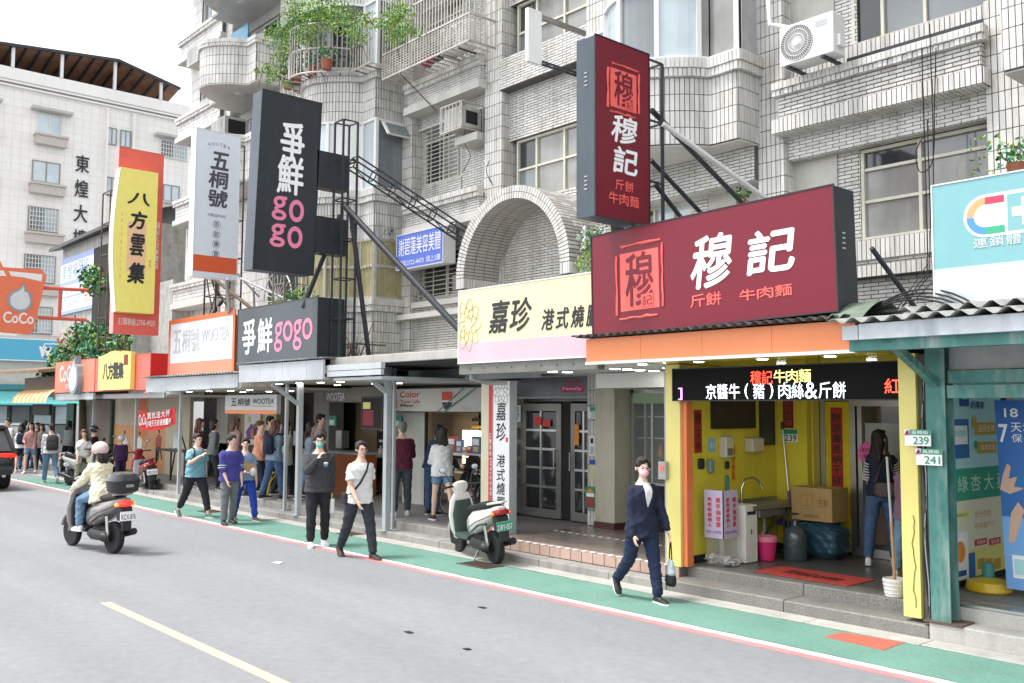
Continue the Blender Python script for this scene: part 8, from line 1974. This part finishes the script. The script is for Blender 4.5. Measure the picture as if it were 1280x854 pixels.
# --- on the raised floor
P = person('grey haired man in maroon shirt and dark trousers seen from behind', 501, 645, 150, z0=.25, h=1.68, skin=0, vox=.011, legR=(10, 4, 4), legL=(-4, 4, 6), armR=(24, 10, 60, 20), armL=(20, 10, 60, 15), head=(20, -4), top=cloth('maroon', (.085, .012, .03)), sleeve='long', pants=cloth('charcoal_blue', (.06, .07, .085)), hm=m_hairg, shoe=WH, sole=WH, loose=.026, glasses=True, build=1.06)
P = person('girl in white sweater and denim shorts looking at her phone', 552, 651, 160, z0=.25, h=1.60, f=True, skin=1, vox=.011, legR=(-22, 2, 12), legL=(14, 2, 6), armR=(20, 10, 70, 20), armL=(20, 10, 80, 25), head=(0, -18), top=wht, sleeve='long', pants=ljean, plen=.25, hair='long', shoe=(.03, .03, .03), sole=WH, loose=.036, hem=-.10)
g = MB(); c = P['arms'][-1][2]+P['arms'][-1][3]*.09; g.obox(c+Vector((-.035, 0, -.01)), (.07, 0, 0), (0, .01, .0), (0, .03, .13)); g.v = [tuple(Vector(p)*P['s']) for p in g.v]; t = carried(P, 'phone', 'dark phone held by the girl in white sweater', 'phone'); part('body', g, m_bplast, t, local=True)
P = person('person in dark blue jacket bending over the shelves', 540, 644, 100, z0=.25, h=1.64, skin=0, lean=18, legR=(0, 3, 4), legL=(4, 3, 6), armR=(30, 10, 40, 0), armL=(30, 10, 40, 0), top=cloth('dark_blue2', (.02, .05, .11)), sleeve='long', pants=jean, loose=.032)
P = person('dark haired shopper in black crouched by the lit shelves', 586, 640, 110, z0=.25, h=1.50, f=True, lean=24, legR=(60, 5, 100), legL=(50, 5, 90), top=blk, sleeve='long', pants=blk, hair='long', loose=.03)
P = person('long haired woman in striped top and jeans with a brown shoulder bag at the door', 1104, 706, 110, z0=.265, h=1.65, f=True, skin=1, vox=.011, legR=(6, 4, 2), legL=(-10, 6, 4), armR=(30, 8, 50, 10), armL=(20, 10, 60, 10), head=(-35, -6), top=nav, sleeve='half', pants=jean, hair='long', hm=m_hairb if False else m_hair, shoe=WH, sole=WH, loose=.018, hem=-.05)
tor = P['tor']
for sd in (1, -1):
    S, E, W_, d = P['arms'][sd]; g = MB()
    for k in range(7): c = S.lerp(E, .2+.13*k); g.tube([c, c+(E-S)*.045], .0665, 14)
    P['rigid']('sleeve_stripe', g, wht)
t = carried(P, 'shoulder_bag', 'dark brown shoulder bag of the woman at the glass door', 'bag'); g = MB(); g.rings([rg(tor(z, .08, -.17), P['X'], P['Y'], a, .055) for z, a in ((-.06, .12), (-.03, .155), (.10, .15), (.13, .11))]); g.v = [tuple(Vector(p)*P['s']) for p in g.v]; soft('bag', g, mat('brown_leather', (.05, .03, .025), .45), t, .012, 2)
g = MB(); g.tube([tor(.12, .20, -.16), tor(.35, .14, -.15), tor(.49, .10, -.04), tor(.40, .10, .14)], .011, 6); g.tube([tor(.12, -.05, -.17), tor(.35, .02, -.16), tor(.49, .10, -.05)], .011, 6); g.v = [tuple(Vector(p)*P['s']) for p in g.v]; part('strap', g, mat('brown_leather', (.05, .03, .025), .45), t, True, local=True)
P = person('person in mauve coat mostly hidden by the yellow pillar', 1139, 722, 100, z0=.265, h=1.45, f=True, skin=1, armR=(30, 10, 60, 0), top=cloth('mauve', (.20, .11, .17)), sleeve='long', pants=ljean, hair='bob', loose=.03, hem=-.15, shoe=WH)
# --- the queue
def q(label, px, py, face, **k): k.setdefault('z0', .245); k.setdefault('vox', .015); return person(label, px, py, face, **k)
q('woman in peach sweater and dark jeans with brown hair in the queue', 322, 623, 70, h=1.64, f=True, skin=1, top=cloth('peach', (.62, .27, .17)), sleeve='long', pants=nav, hair='pony', hm=m_hairb, head=(-40, 0), armR=(20, 12, 50, 15), loose=.03)
P = q('woman in denim jacket and jeans seen from behind in the queue', 342, 625, 100, h=1.66, f=True, top=cloth('denim', (.16, .24, .31)), sleeve='long', pants=jean, hair='back', hm=m_hairb, loose=.034); backpack(P, 'navy backpack on the denim jacket', nav)
g = None
q('dark haired young man behind the peach sweater', 335, 617, 60, h=1.74, top=nav, sleeve='long', pants=blk, head=(-30, 0)); q('person in cream coat behind the thin steel pipe', 356, 620, 80, h=1.62, f=True, top=cloth('cream', (.50, .50, .42)), sleeve='long', pants=blk, hair='back', loose=.035, hem=-.2)
q('woman with very long black hair and grey dress near the braced post', 386, 626, 70, h=1.62, f=True, top=cloth('greyblue', (.22, .26, .31)), sleeve='long', pants=ljean, hair='long', loose=.035, hem=-.2, head=(-20, 0)); q('tall man in light grey shirt behind the masked man', 398, 622, 60, h=1.80, top=cloth('lightgrey', (.36, .36, .35)), sleeve='long', pants=cloth('beige', (.42, .39, .33)), head=(-30, 0))
q('shop worker in white shirt with tied hair behind the counter', 444, 625, 100, h=1.60, f=True, top=wht, sleeve='half', pants=blk, hair='bun', head=(-40, -8), z0=.245, loc=PZ(441, 622, .245)+Vector((-.6, 1.2, 0)))
q('woman with long dark hair by the grey pipe post', 247, 610, 60, h=1.66, f=True, top=cloth('wine', (.14, .03, .05)), sleeve='long', pants=blk, hair='long', hm=m_hairb); q('woman with black bob in striped grey top', 265, 612, 80, h=1.64, f=True, top=cloth('greystripe', (.13, .14, .15)), sleeve='long', pants=blk, hair='bob')
q('person with tousled brown hair behind the purple T-shirt', 292, 615, 90, h=1.70, top=cloth('dusty', (.33, .20, .18)), sleeve='long', pants=nav, hm=m_hairb, hair='back'); q('shop worker with black hair inside the tea counter', 290, 600, -80, h=1.68, top=blk, pants=blk, loc=(-23.2, 11.9, 0), z0=.245)
# --- far street
P = person('person in white jacket and jeans walking away with a grey backpack', 62, 604, 175, h=1.70, vox=.015, legR=(-18, 3, 22), legL=(12, 3, 4), top=wht, sleeve='long', pants=ljean, loose=.04, shoe=(.3, .4, .38), sole=WH); backpack(P, 'grey backpack on the white jacket', dkg, None, .16, .40)
person('woman in pink cardigan and shorts with long black hair facing the camera', 37, 592, -30, h=1.66, f=True, vox=.016, top=cloth('pink', (.42, .22, .22)), sleeve='long', pants=ljean, plen=.3, hair='long', loose=.03, armR=(20, 10, 70, 20), shoe=WH)
P = person('girl in white top with a dark backpack and black skirt', 25, 591, 160, h=1.62, f=True, vox=.016, top=wht, pants=blk, plen=.35, hair='back', shoe=WH); backpack(P, 'dark blue backpack of the girl in white top', nav)
for k, (px, py, lab, cc_, fe, hh) in enumerate(((8, 590, 'dark haired man in white shirt behind the black car', wht, False, 1.78), (29, 588, 'person in lilac shirt behind the girl with the backpack', cloth('lilac', (.38, .36, .46)), False, 1.7), (50, 589, 'person in beige coat and navy trousers in the far crowd', cloth('beige', (.42, .39, .33)), True, 1.6), (84, 588, 'person in patterned shirt beside the green door', cloth('pattern', (.30, .32, .34)), True, 1.7), (45, 586, 'short person in black in the far crowd', blk, False, 1.62))):
    person(lab, px, py, (-60, 170, -20, 120, -90)[k], h=hh, f=fe, vox=.018, top=cc_, pants=(blk, jean, nav, blk, jean)[k], sleeve='long', hair='back' if fe else 'short', loose=.03)
# ------------------------------------------------------------------ scooters, bicycles, cars
def wheel(t, c, Ro, w, spokes=5, ax=(1, 0, 0), rimm=None, rr=.62):
    c = Vector(c); g = MB(); k = w/2
    g.lathe([(Ro*rr, -k*.8), (Ro*.9, -k), (Ro*.985, -k*.6), (Ro, 0), (Ro*.985, k*.6), (Ro*.9, k), (Ro*rr, k*.8)], c, ax, 32); wh = part('wheel', g, m_rubber, t, True, local=True)
    g = MB(); g.lathe([(.02, -k*.6), (.05, -k*.6), (.05, k*.6), (.02, k*.6)], c, ax, 14); g.lathe([(Ro*rr*.93, -k*.7), (Ro*rr*1.01, -k*.7), (Ro*rr*1.01, k*.7), (Ro*rr*.93, k*.7)], c, ax, 28)
    A = Vector(ax); u = A.orthogonal().normalized(); v = A.cross(u)
    for i in range(spokes): a = 2*PI*i/spokes; d = u*math.cos(a)+v*math.sin(a); g.bar(c+d*.04, c+d*Ro*rr*.96, .028, .02, ax)
    o = part('rim', g, rimm or m_steel, wh, local=True)
    return wh
def scooter(label, loc, face, mb_, msd=None, lean=0, steer=0, plate='', tail=False, box=False, seatm=None, mplate=None, mtxt=None, grp='scooters', basket=False):
    t = thing('scooter', label, 'scooter', loc, grp, R(face-90)); t.rotation_euler = (0, R(lean), R(face-90)); msd = msd or m_bplast; seatm = seatm or m_rubber
    P = lambda n, g, m, s=True, lb=None: part(n, g, m, t, s, local=True)
    wheel(t, (0, -.58, .235), .235, .10); wheel(t, (0, .66, .235), .235, .09)
    X, Z = Vector((1, 0, 0)), Vector((0, 0, 1))
    g = MB(); g.rings([rg(Vector((0, y, z)), X, Z, a, b_, 18, .75) for y, z, a, b_ in ((-.90, .80, .05, .03), (-.84, .775, .105, .06), (-.65, .70, .150, .105), (-.42, .62, .168, .15), (-.18, .56, .160, .18), (.0, .50, .135, .15), (.04, .46, .10, .10))][::-1]); bd = P('body', g, mb_)
    g = MB(); g.rings([rg(Vector((0, y, z)), X, Z, a, b_, 16, .7) for y, z, a, b_ in ((-.74, .825, .09, .02), (-.66, .83, .125, .045), (-.42, .81, .135, .055), (-.25, .775, .130, .045), (-.05, .745, .115, .045), (.06, .72, .08, .03))][::-1]); P('seat', g, seatm); g = MB()
    for sx in (-1, 1): g.tube([(sx*.10, -.84, .74), (sx*.152, -.62, .66), (sx*.166, -.40, .60), (sx*.158, -.18, .52), (sx*.13, -.02, .44)], .006, 5); g.tube([(sx*.15, -.70, .60), (sx*.171, -.44, .55), (sx*.16, -.2, .44)], .012, 5)
    P('side_trim', g, m_bplast)
    g = MB(); g.tube([(-.11, -.70, .86), (-.10, -.86, .89), (0, -.92, .895), (.10, -.86, .89), (.11, -.70, .86)], .016, 8); P('grab_rail', g, mb_)
    g = MB(); g.rings([rg(Vector((0, y, z)), X, Z, a, b_, 14, .55) for y, z, a, b_ in ((0, .31, .15, .04), (.2, .30, .165, .035), (.40, .32, .165, .045))][::-1]); P('floorboard', g, msd)
    g = MB(); g.rings([rg(Vector((0, y, z)), X, Vector((0, 1, 0)), a, b_, 18, .7) for y, z, a, b_ in ((.44, .26, .14, .05), (.46, .40, .195, .055), (.47, .60, .205, .055), (.45, .80, .18, .06), (.43, .92, .11, .06))]); P('leg_shield', g, mb_)
    g = MB(); g.rings([rg(Vector((0, y, z)), X, Vector((0, 1, 0)), a, b_, 14, .8) for y, z, a, b_ in ((.40, .36, .16, .02), (.40, .62, .17, .03), (.385, .82, .12, .03))]); P('inner_shield', g, msd)
    g = MB(); n = 10; rs = []
    for k in range(n+1): a = R(15+130*k/n); rs.append(rg(Vector((0, .66-.265*math.cos(a)*-1 if False else .66+.265*math.cos(a), .235+.265*math.sin(a))), X, Vector((0, math.cos(a), math.sin(a))), .062, .018, 10))
    g.rings(rs); P('front_fender', g, mb_)
    for sx in (-.06, .06): g = MB(); g.tube([(sx, .66, .24), (sx, .56, .55), (sx*.5, .47, .88)], .016, 8); P('fork', g, m_steel)
    g = MB(); g.rings([rg(Vector((0, y, z)), X, Vector((0, 1, 0)), a, b_, 16) for y, z, a, b_ in ((.45, .90, .06, .05), (.46, .97, .12, .08), (.44, 1.03, .13, .085), (.41, 1.08, .09, .06), (.39, 1.10, .03, .02))]); P('handlebar_cover', g, mb_)
    g = MB(); g.tube([(-.10, .42, 1.03), (-.30, .34, 1.03)], .016, 8); g.tube([(.10, .42, 1.03), (.30, .34, 1.03)], .016, 8); P('grip', g, m_rubber)
    for sx in (-1, 1):
        g = MB(); g.tube([(sx*.16, .40, 1.05), (sx*.20, .42, 1.18), (sx*.24, .42, 1.24)], .006, 6); m_ = P('mirror_stalk', g, m_bplast); g = MB(); g.ell((sx*.26, .42, 1.28), (.058, .014, .042)); o = part('mirror', g, m_bplast, m_, True, local=True); g = MB(); g.ell((sx*.26, .412, 1.28), (.050, .010, .035)); part('mirror_glass', g, m_glassb, m_, True, local=True)
    g = MB(); g.ell((0, .525, .99), (.085, .03, .055)); P('headlight', g, mat('lens_clear', (.6, .6, .6), .05, spec=.9)); g = MB(); g.ell((0, .385, 1.075), (.07, .03, .022)); P('gauge', g, m_glassd)
    g = MB(); g.rings([rg(Vector((0, y, z)), X, Z, a, b_, 16, .7) for y, z, a, b_ in ((-.935, .755, .06, .025), (-.90, .755, .115, .045), (-.84, .745, .135, .05))]); P('tail_light', g, mat('lens_red'+('_lit' if tail else ''), (.65, .03, .02) if tail else (.32, .02, .02), .1, var=0, emit=.9 if tail else 0, spec=.8))
    for sx in (-1, 1): g = MB(); g.ell((sx*.13, -.86, .735), (.035, .04, .03)); P('indicator', g, mat('lens_amber'+('_lit' if tail else ''), (.85, .26, .03), .1, var=0, emit=.6 if tail else 0, spec=.8))
    g = MB(); g.hexa([(-.08, -.95, .52), (.08, -.95, .52), (.09, -.80, .50), (-.09, -.80, .50), (-.09, -.90, .70), (.09, -.90, .70), (.10, -.78, .72), (-.10, -.78, .72)]); g.box(-.07, .07, -.93, -.90, .36, .54); P('rear_fender', g, m_bplast, False)
    A = Vector((-.13, -.955, .50)); U_ = Vector((0, -.0, 1)); g = MB(); g.box(-.125, .125, -.968, -.955, .505, .64, .004); pl = P('number_plate', g, mplate or m_wbright, False)
    if plate:
        q_ = Vector(loc); rr = Matrix.Rotation(R(face-90), 3, 'Z') 
        TEXTL.append((plate, t, mtxt or m_ink))
    g = MB(); g.box(-.10, .10, -.60, -.12, .20, .40, .04); g.tube([(-.14, -.35, .27), (.14, -.35, .27)], .085, 14); g.tube([(-.15, -.52, .25), (-.08, -.62, .25)], .07, 12); g.rings([rg(Vector((-.135, y, z)), X, Z, .03, b_, 12) for y, z, b_ in ((-.64, .25, .03), (-.58, .25, .085), (-.38, .26, .07), (-.16, .27, .08), (-.09, .27, .03))][::-1]); P('engine', g, mat('engine_dark', (.05, .05, .05), .5, metal=.5))
    g = MB(); g.tube([(.12, -.15, .24), (.15, -.35, .22), (.16, -.45, .25), (.165, -.85, .33)], [.02, .03, .055, .05], 12); P('exhaust', g, m_bplast)
    g = MB(); g.tube([(-.13, -.30, .19), (-.13, -.05, .19)] if box else [(.03, -.12, .24), (-.16, -.18, .02)], .012, 6); g.tube([(-.13, -.05, .19), (-.13, .0, .19)] if box else [(-.16, -.18, .015), (-.20, -.26, .015)], .014, 6); P('kickstand', g, m_steel)
    for sx in (-.11, .11): g = MB(); g.tube([(sx, -.60, .25), (sx, -.55, .55)], .024, 8); P('shock_absorber', g, m_steel)
    if box:
        g = MB(); g.rings([rg(Vector((0, -.78, z)), X, Vector((0, 1, 0)), a, b_, 20, .6) for z, a, b_ in ((.90, .15, .14), (.93, .20, .18), (1.06, .215, .195), (1.075, .215, .195))]); bx = P('top_box', g, m_bplast); g = MB(); g.rings([rg(Vector((0, -.78, z)), X, Vector((0, 1, 0)), a, b_, 20, .6) for z, a, b_ in ((1.08, .222, .20), (1.11, .215, .195), (1.18, .18, .16), (1.205, .10, .09))]); part('lid', g, mat('lid_grey', (.045, .05, .055), .25, coat=.6), bx, True, local=True)
        g = MB(); g.box(-.06, .06, -.985, -.97, .99, 1.03, .005); part('latch', g, m_steel, bx, local=True)
    return t
TEXTL = []
p = PZ(600, 700, 0)
m_gp = flat('plate_green', (.05, .27, .17))
# parked white scooter: tail to the camera's right
c1, c2 = PZ(618, 709, 0), PZ(580, 688, 0)
s1 = scooter('white scooter with black seat and green number plate parked on the walkway', ((c1.x+c2.x)/2, (c1.y+c2.y)/2, 0), 166, mat('white_enamel', (.72, .71, .66), .2, var=.03, coat=.7), mat('sage_plastic', (.045, .07, .06), .5), lean=-6, plate='DRY-057', mplate=m_gp, mtxt=m_wbright)
r1 = scooter('grey brown scooter with rear box carrying a rider in a cream jacket', (PZ(117, 687, 0).x, PZ(117, 687, 0).y, 0), 190, mat('taupe_enamel', (.24, .22, .215), .2, coat=.6), plate='KCX-876', tail=True, box=True, seatm=m_bplast)
rp = person('scooter rider in cream jacket, jeans and pale pink helmet', 0, 0, 190, loc=(r1.location.x, r1.location.y, 0), h=1.62, f=True, skin=1, vox=.012, pelvis=.86, lean=14, legR=(74, 8, 78), legL=(74, 8, 78), armR=(48, 12, 30, -4), armL=(48, 12, 30, -4), top=cloth('cream_jacket', (.76, .71, .52)), sleeve='long', pants=ljean, helmet=mat('helmet_pink', (.66, .52, .49), .25, coat=.5), hair='back', shoe=WH, sole=WH, loose=.045, hem=-.14)
rp['t'].location = Vector(r1.location)+Matrix.Rotation(R(100), 3, 'Z') @ Vector((0, -.22, 0))
t = thing('carrier_bag', 'black bag standing on the moving scooter floorboard', 'bag', r1.location, None, R(100)); g = MB(); g.box(.02, .20, .12, .38, .34, .62, .05); part('bag', g, m_bplast, t, True, local=True)
c = PZ(169, 616, 0); scooter('red and grey scooter with white plate parked by the metal table', (c.x, c.y+.25, 0), 172, mat('crimson_enamel', (.28, .015, .03), .2, coat=.6), m_gpost, lean=-6, plate='MSE-2976')
c = PZ(140, 604, 0); scooter('dark scooter parked behind the red one', (c.x-.6, c.y+.2, 0), 175, m_bplast, lean=-6)
c = PZ(105, 608, 0); s4 = scooter('pale grey scooter under the woman in white T-shirt', (c.x, c.y, 0), 20, mat('pale_enamel', (.35, .36, .35), .3, coat=.5))
P = person('woman in white T-shirt sitting on a pale scooter and looking up', 0, 0, -10, loc=(c.x-.15, c.y, 0), h=1.62, f=True, skin=1, vox=.015, pelvis=.80, legR=(60, 12, 60), legL=(60, 12, 60), armR=(25, 12, 20, 0), armL=(30, 14, 30, 0), top=wht, pants=cloth('khaki', (.28, .26, .18)), hair='back', hm=m_hairb, head=(-15, 14), shoe=WH)
person('person with a black helmet behind the seated woman', 115, 602, 60, h=1.6, vox=.018, top=blk, sleeve='long', pants=blk, helmet=mat('helmet_black', (.03, .03, .03), .2, coat=.6), hair='none')
person('child in dark purple coat and white cap by the parked scooters', 150, 605, 170, h=1.35, vox=.016, top=cloth('aubergine', (.05, .02, .08)), sleeve='long', pants=cloth('aubergine', (.05, .02, .08)), helmet=mat('cap_white', (.6, .6, .6), .4), hair='none', loose=.035)
# bicycles
def bicycle(label, loc, face, m_, lean=4, grp='bicycles by the shop fronts'):
    t = thing('bicycle', label, 'bicycle', loc, grp, R(face-90)); t.rotation_euler = (0, R(lean), R(face-90))
    for y in (-.52, .54):
        g = MB(); Ro = .33; g.tube([(0, y+Ro*math.cos(2*PI*k/36), Ro+Ro*math.sin(2*PI*k/36)) for k in range(36)], .018, 8, closed=True); w_ = part('wheel', g, m_rubber, t, True, local=True)
        g = MB(); g.tube([(0, y+.305*math.cos(2*PI*k/36), Ro+.305*math.sin(2*PI*k/36)) for k in range(36)], .009, 6, closed=True); part('rim', g, m_steel, w_, True, local=True)
        g = MB()
        for k in range(18): a = 2*PI*k/18; g.tube([(.02 if k % 2 else -.02, y+.02*math.cos(a), Ro+.02*math.sin(a)), (0, y+.30*math.cos(a+.2), Ro+.30*math.sin(a+.2))], .0022, 4)
        part('spokes', g, m_steel, w_, kind='stuff', local=True)
        g = MB(); g.tube([(0, y+.37*math.cos(R(20+16*k)), Ro+.37*math.sin(R(20+16*k))) for k in range(9)], .02, 6); part('mudguard', g, m_, t, True, local=True)
    g = MB(); BB, ST, HT, HB, RA, FA = (0, -.05, .30), (0, -.18, .80), (0, .36, .86), (0, .40, .70), (0, -.52, .33), (0, .54, .33)
    for a, b_ in ((BB, ST), (BB, HB), (ST, HT), (BB, RA), ((0, -.15, .70), RA), (HT, HB), (HB, FA), (HT, (0, .30, 1.0))): g.tube([a, b_], .016, 8)
    part('frame', g, m_, t, True, local=True); g = MB(); g.tube([(-.27, .18, 1.04), (-.12, .30, 1.03), (.12, .30, 1.03), (.27, .18, 1.04)], .012, 8); part('handlebar', g, m_bplast, t, True, local=True)
    g = MB(); g.rings([rg(Vector((0, y, z)), Vector((1, 0, 0)), Vector((0, 0, 1)), a, .03, 12) for y, z, a in ((-.34, .87, .04), (-.28, .88, .09), (-.16, .87, .06), (-.04, .86, .02))][::-1]); part('saddle', g, m_rubber, t, True, local=True)
    g = MB(); g.tube([(-.05, -.05, .30), (.05, -.05, .30)], .07, 14); g.tube([(.06, -.05, .3), (.08, .02, .16)], .01, 6); g.tube([(-.06, -.05, .3), (-.08, -.12, .44)], .01, 6); part('crankset', g, m_bplast, t, True, local=True)
    g = MB(); g.box(-.13, .13, .42, .66, .84, .86); part('basket', g, m_bplast, t, local=True); g = MB()
    for k in range(6): g.bar((-.13+.052*k, .66, .86), (-.15+.06*k, .70, 1.05), .008); g.bar((-.13+.052*k, .42, .86), (-.15+.06*k, .40, 1.05), .008)
    g.tube([(-.16, .40, 1.05), (.16, .40, 1.05), (.16, .70, 1.05), (-.16, .70, 1.05)], .008, 5, closed=True); part('basket_wire', g, m_bplast, t, kind='stuff', local=True)
c = PZ(553, 648, .25); bicycle('black city bicycle behind the girl in white sweater', (c.x, c.y+.4, .25), 170, m_bplast)
c = PZ(595, 650, .25); bicycle('dark bicycle beside the white pillar sign', (c.x-.2, c.y+.3, .25), 160, m_bplast)
c = PZ(650, 648, .25); bicycle('grey bicycle leaning at the steel doors', (c.x-.2, c.y-.25, .25), 112, m_blk, lean=-10)
# cars
def car(label, loc, face, m_, L=4.5, W=1.82, H=1.66, lit=True):
    t = thing('car', label, 'car', loc, None, R(face-90)); X, Y = Vector((1, 0, 0)), Vector((0, 1, 0)); h = L/2
    P = lambda n, g, m, s=True: part(n, g, m, t, s, local=True)
    g = MB(); g.rings([rg(Vector((0, y, zc)), X, Vector((0, 0, 1)), a*W/2, b_, 24, .42) for y, zc, a, b_ in ((-h, .62, .90, .18), (-h+.06, .66, .96, .30), (-h+.3, .70, 1, .38), (-.9, .72, 1, .38), (.9, .70, 1, .36), (h-.5, .66, .98, .32), (h-.1, .60, .90, .24), (h, .56, .80, .14))]); P('body', g, m_)
    g = MB(); g.rings([rg(Vector((0, y, 1.0)), X, Y, a*W/2, b_, 24, .45) if False else [Vector((sx*a*W/2*k, yy, z)) for sx, yy, k in ((1, y1, 1), (-1, y1, 1), (-1, y0, 1), (1, y0, 1))] for z, a, y0, y1 in ((1.02, .93, -h+.12, 1.0), (1.35, .84, -h+.38, .62), (H-.06, .76, -h+.60, .30))]); P('glasshouse', g, m_glassd)
    g = MB(); g.rings([[Vector((sx*a*W/2, yy, z)) for sx, yy in ((1, y1), (-1, y1), (-1, y0), (1, y0))] for z, a, y0, y1 in ((H-.08, .79, -h+.50, .36), (H-.02, .77, -h+.52, .30), (H, .66, -h+.66, .1))]); P('roof', g, m_)
    for sx in (-1, 1):
        for y0, y1 in (((-h+.10), (-h+.56)),): g = MB(); g.bar((sx*.92*W/2, y0, 1.0), (sx*.79*W/2, y1, H-.06), .09); P('pillar', g, m_, False)
        for y in (-h+.85, h-.9): 
            wheel(t, (sx*(W/2-.12), y, .34), .34, .23, 6, (1, 0, 0), m_steel)
        g = MB(); g.ell((sx*(W/2-.28), -h+.08, .90), (.30, .06, .075)); P('tail_light', g, mat('car_red', (.6, .02, .015), .15, var=0, emit=.5)); g = MB(); g.ell((sx*(W/2-.20), -h+.07, .82), (.14, .05, .03)); P('indicator', g, mat('lens_amber_lit', (.85, .26, .03), .1, emit=.6))
        g = MB(); g.ell((sx*(W/2-.28), h-.06, .72), (.24, .07, .08)); P('headlight', g, MATS['lens_clear']); g = MB(); g.tube([(sx*.60, -h-.02, .40), (sx*.60, -h+.1, .40)], .05, 14); P('exhaust', g, m_chrome); g = MB(); g.ell((sx*(W/2+.08), .75, 1.05), (.09, .06, .06)); P('mirror', g, m_)
    g = MB(); g.box(-W*.42, W*.42, -h-.03, -h+.1, .40, .58, .03); P('bumper', g, m_bplast, False); g = MB(); g.box(-.19, .19, -h-.045, -h-.03, .66, .80); P('number_plate', g, m_wbright, False); g = MB(); g.box(-W*.36, W*.36, -h-.005, -h+.02, .50, .54); P('reflector_strip', g, m_red, False)
c = PZ(12, 611, 0); car('black car with glowing red tail light at the left edge', (c.x-1.45, c.y-.95, 0), 180, mat('car_black', (.015, .016, .018), .15, var=0, coat=1), H=1.68)
car('silver car parked beyond the far crowd', (-44.5, 11.2, 0), 150, mat('car_silver', (.40, .42, .43), .25, metal=.4, coat=.8), H=1.5)
for txt, t, m_ in TEXTL:
    M_ = t.rotation_euler.to_matrix(); o = Vector(t.location)+M_ @ Vector((-.11, -.9685, .525))
    # measured in world space, so hang it on the plate at world orientation
    letters(txt, o, M_ @ Vector((1, 0, 0)), M_ @ Vector((0, 0, 1)), .22, .075, m_, None, proud=.002, name='plate_text'); TEXTS[-1] = TEXTS[-1][:8]+(t,)+TEXTS[-1][9:]
finish_soft()
finish_letters()
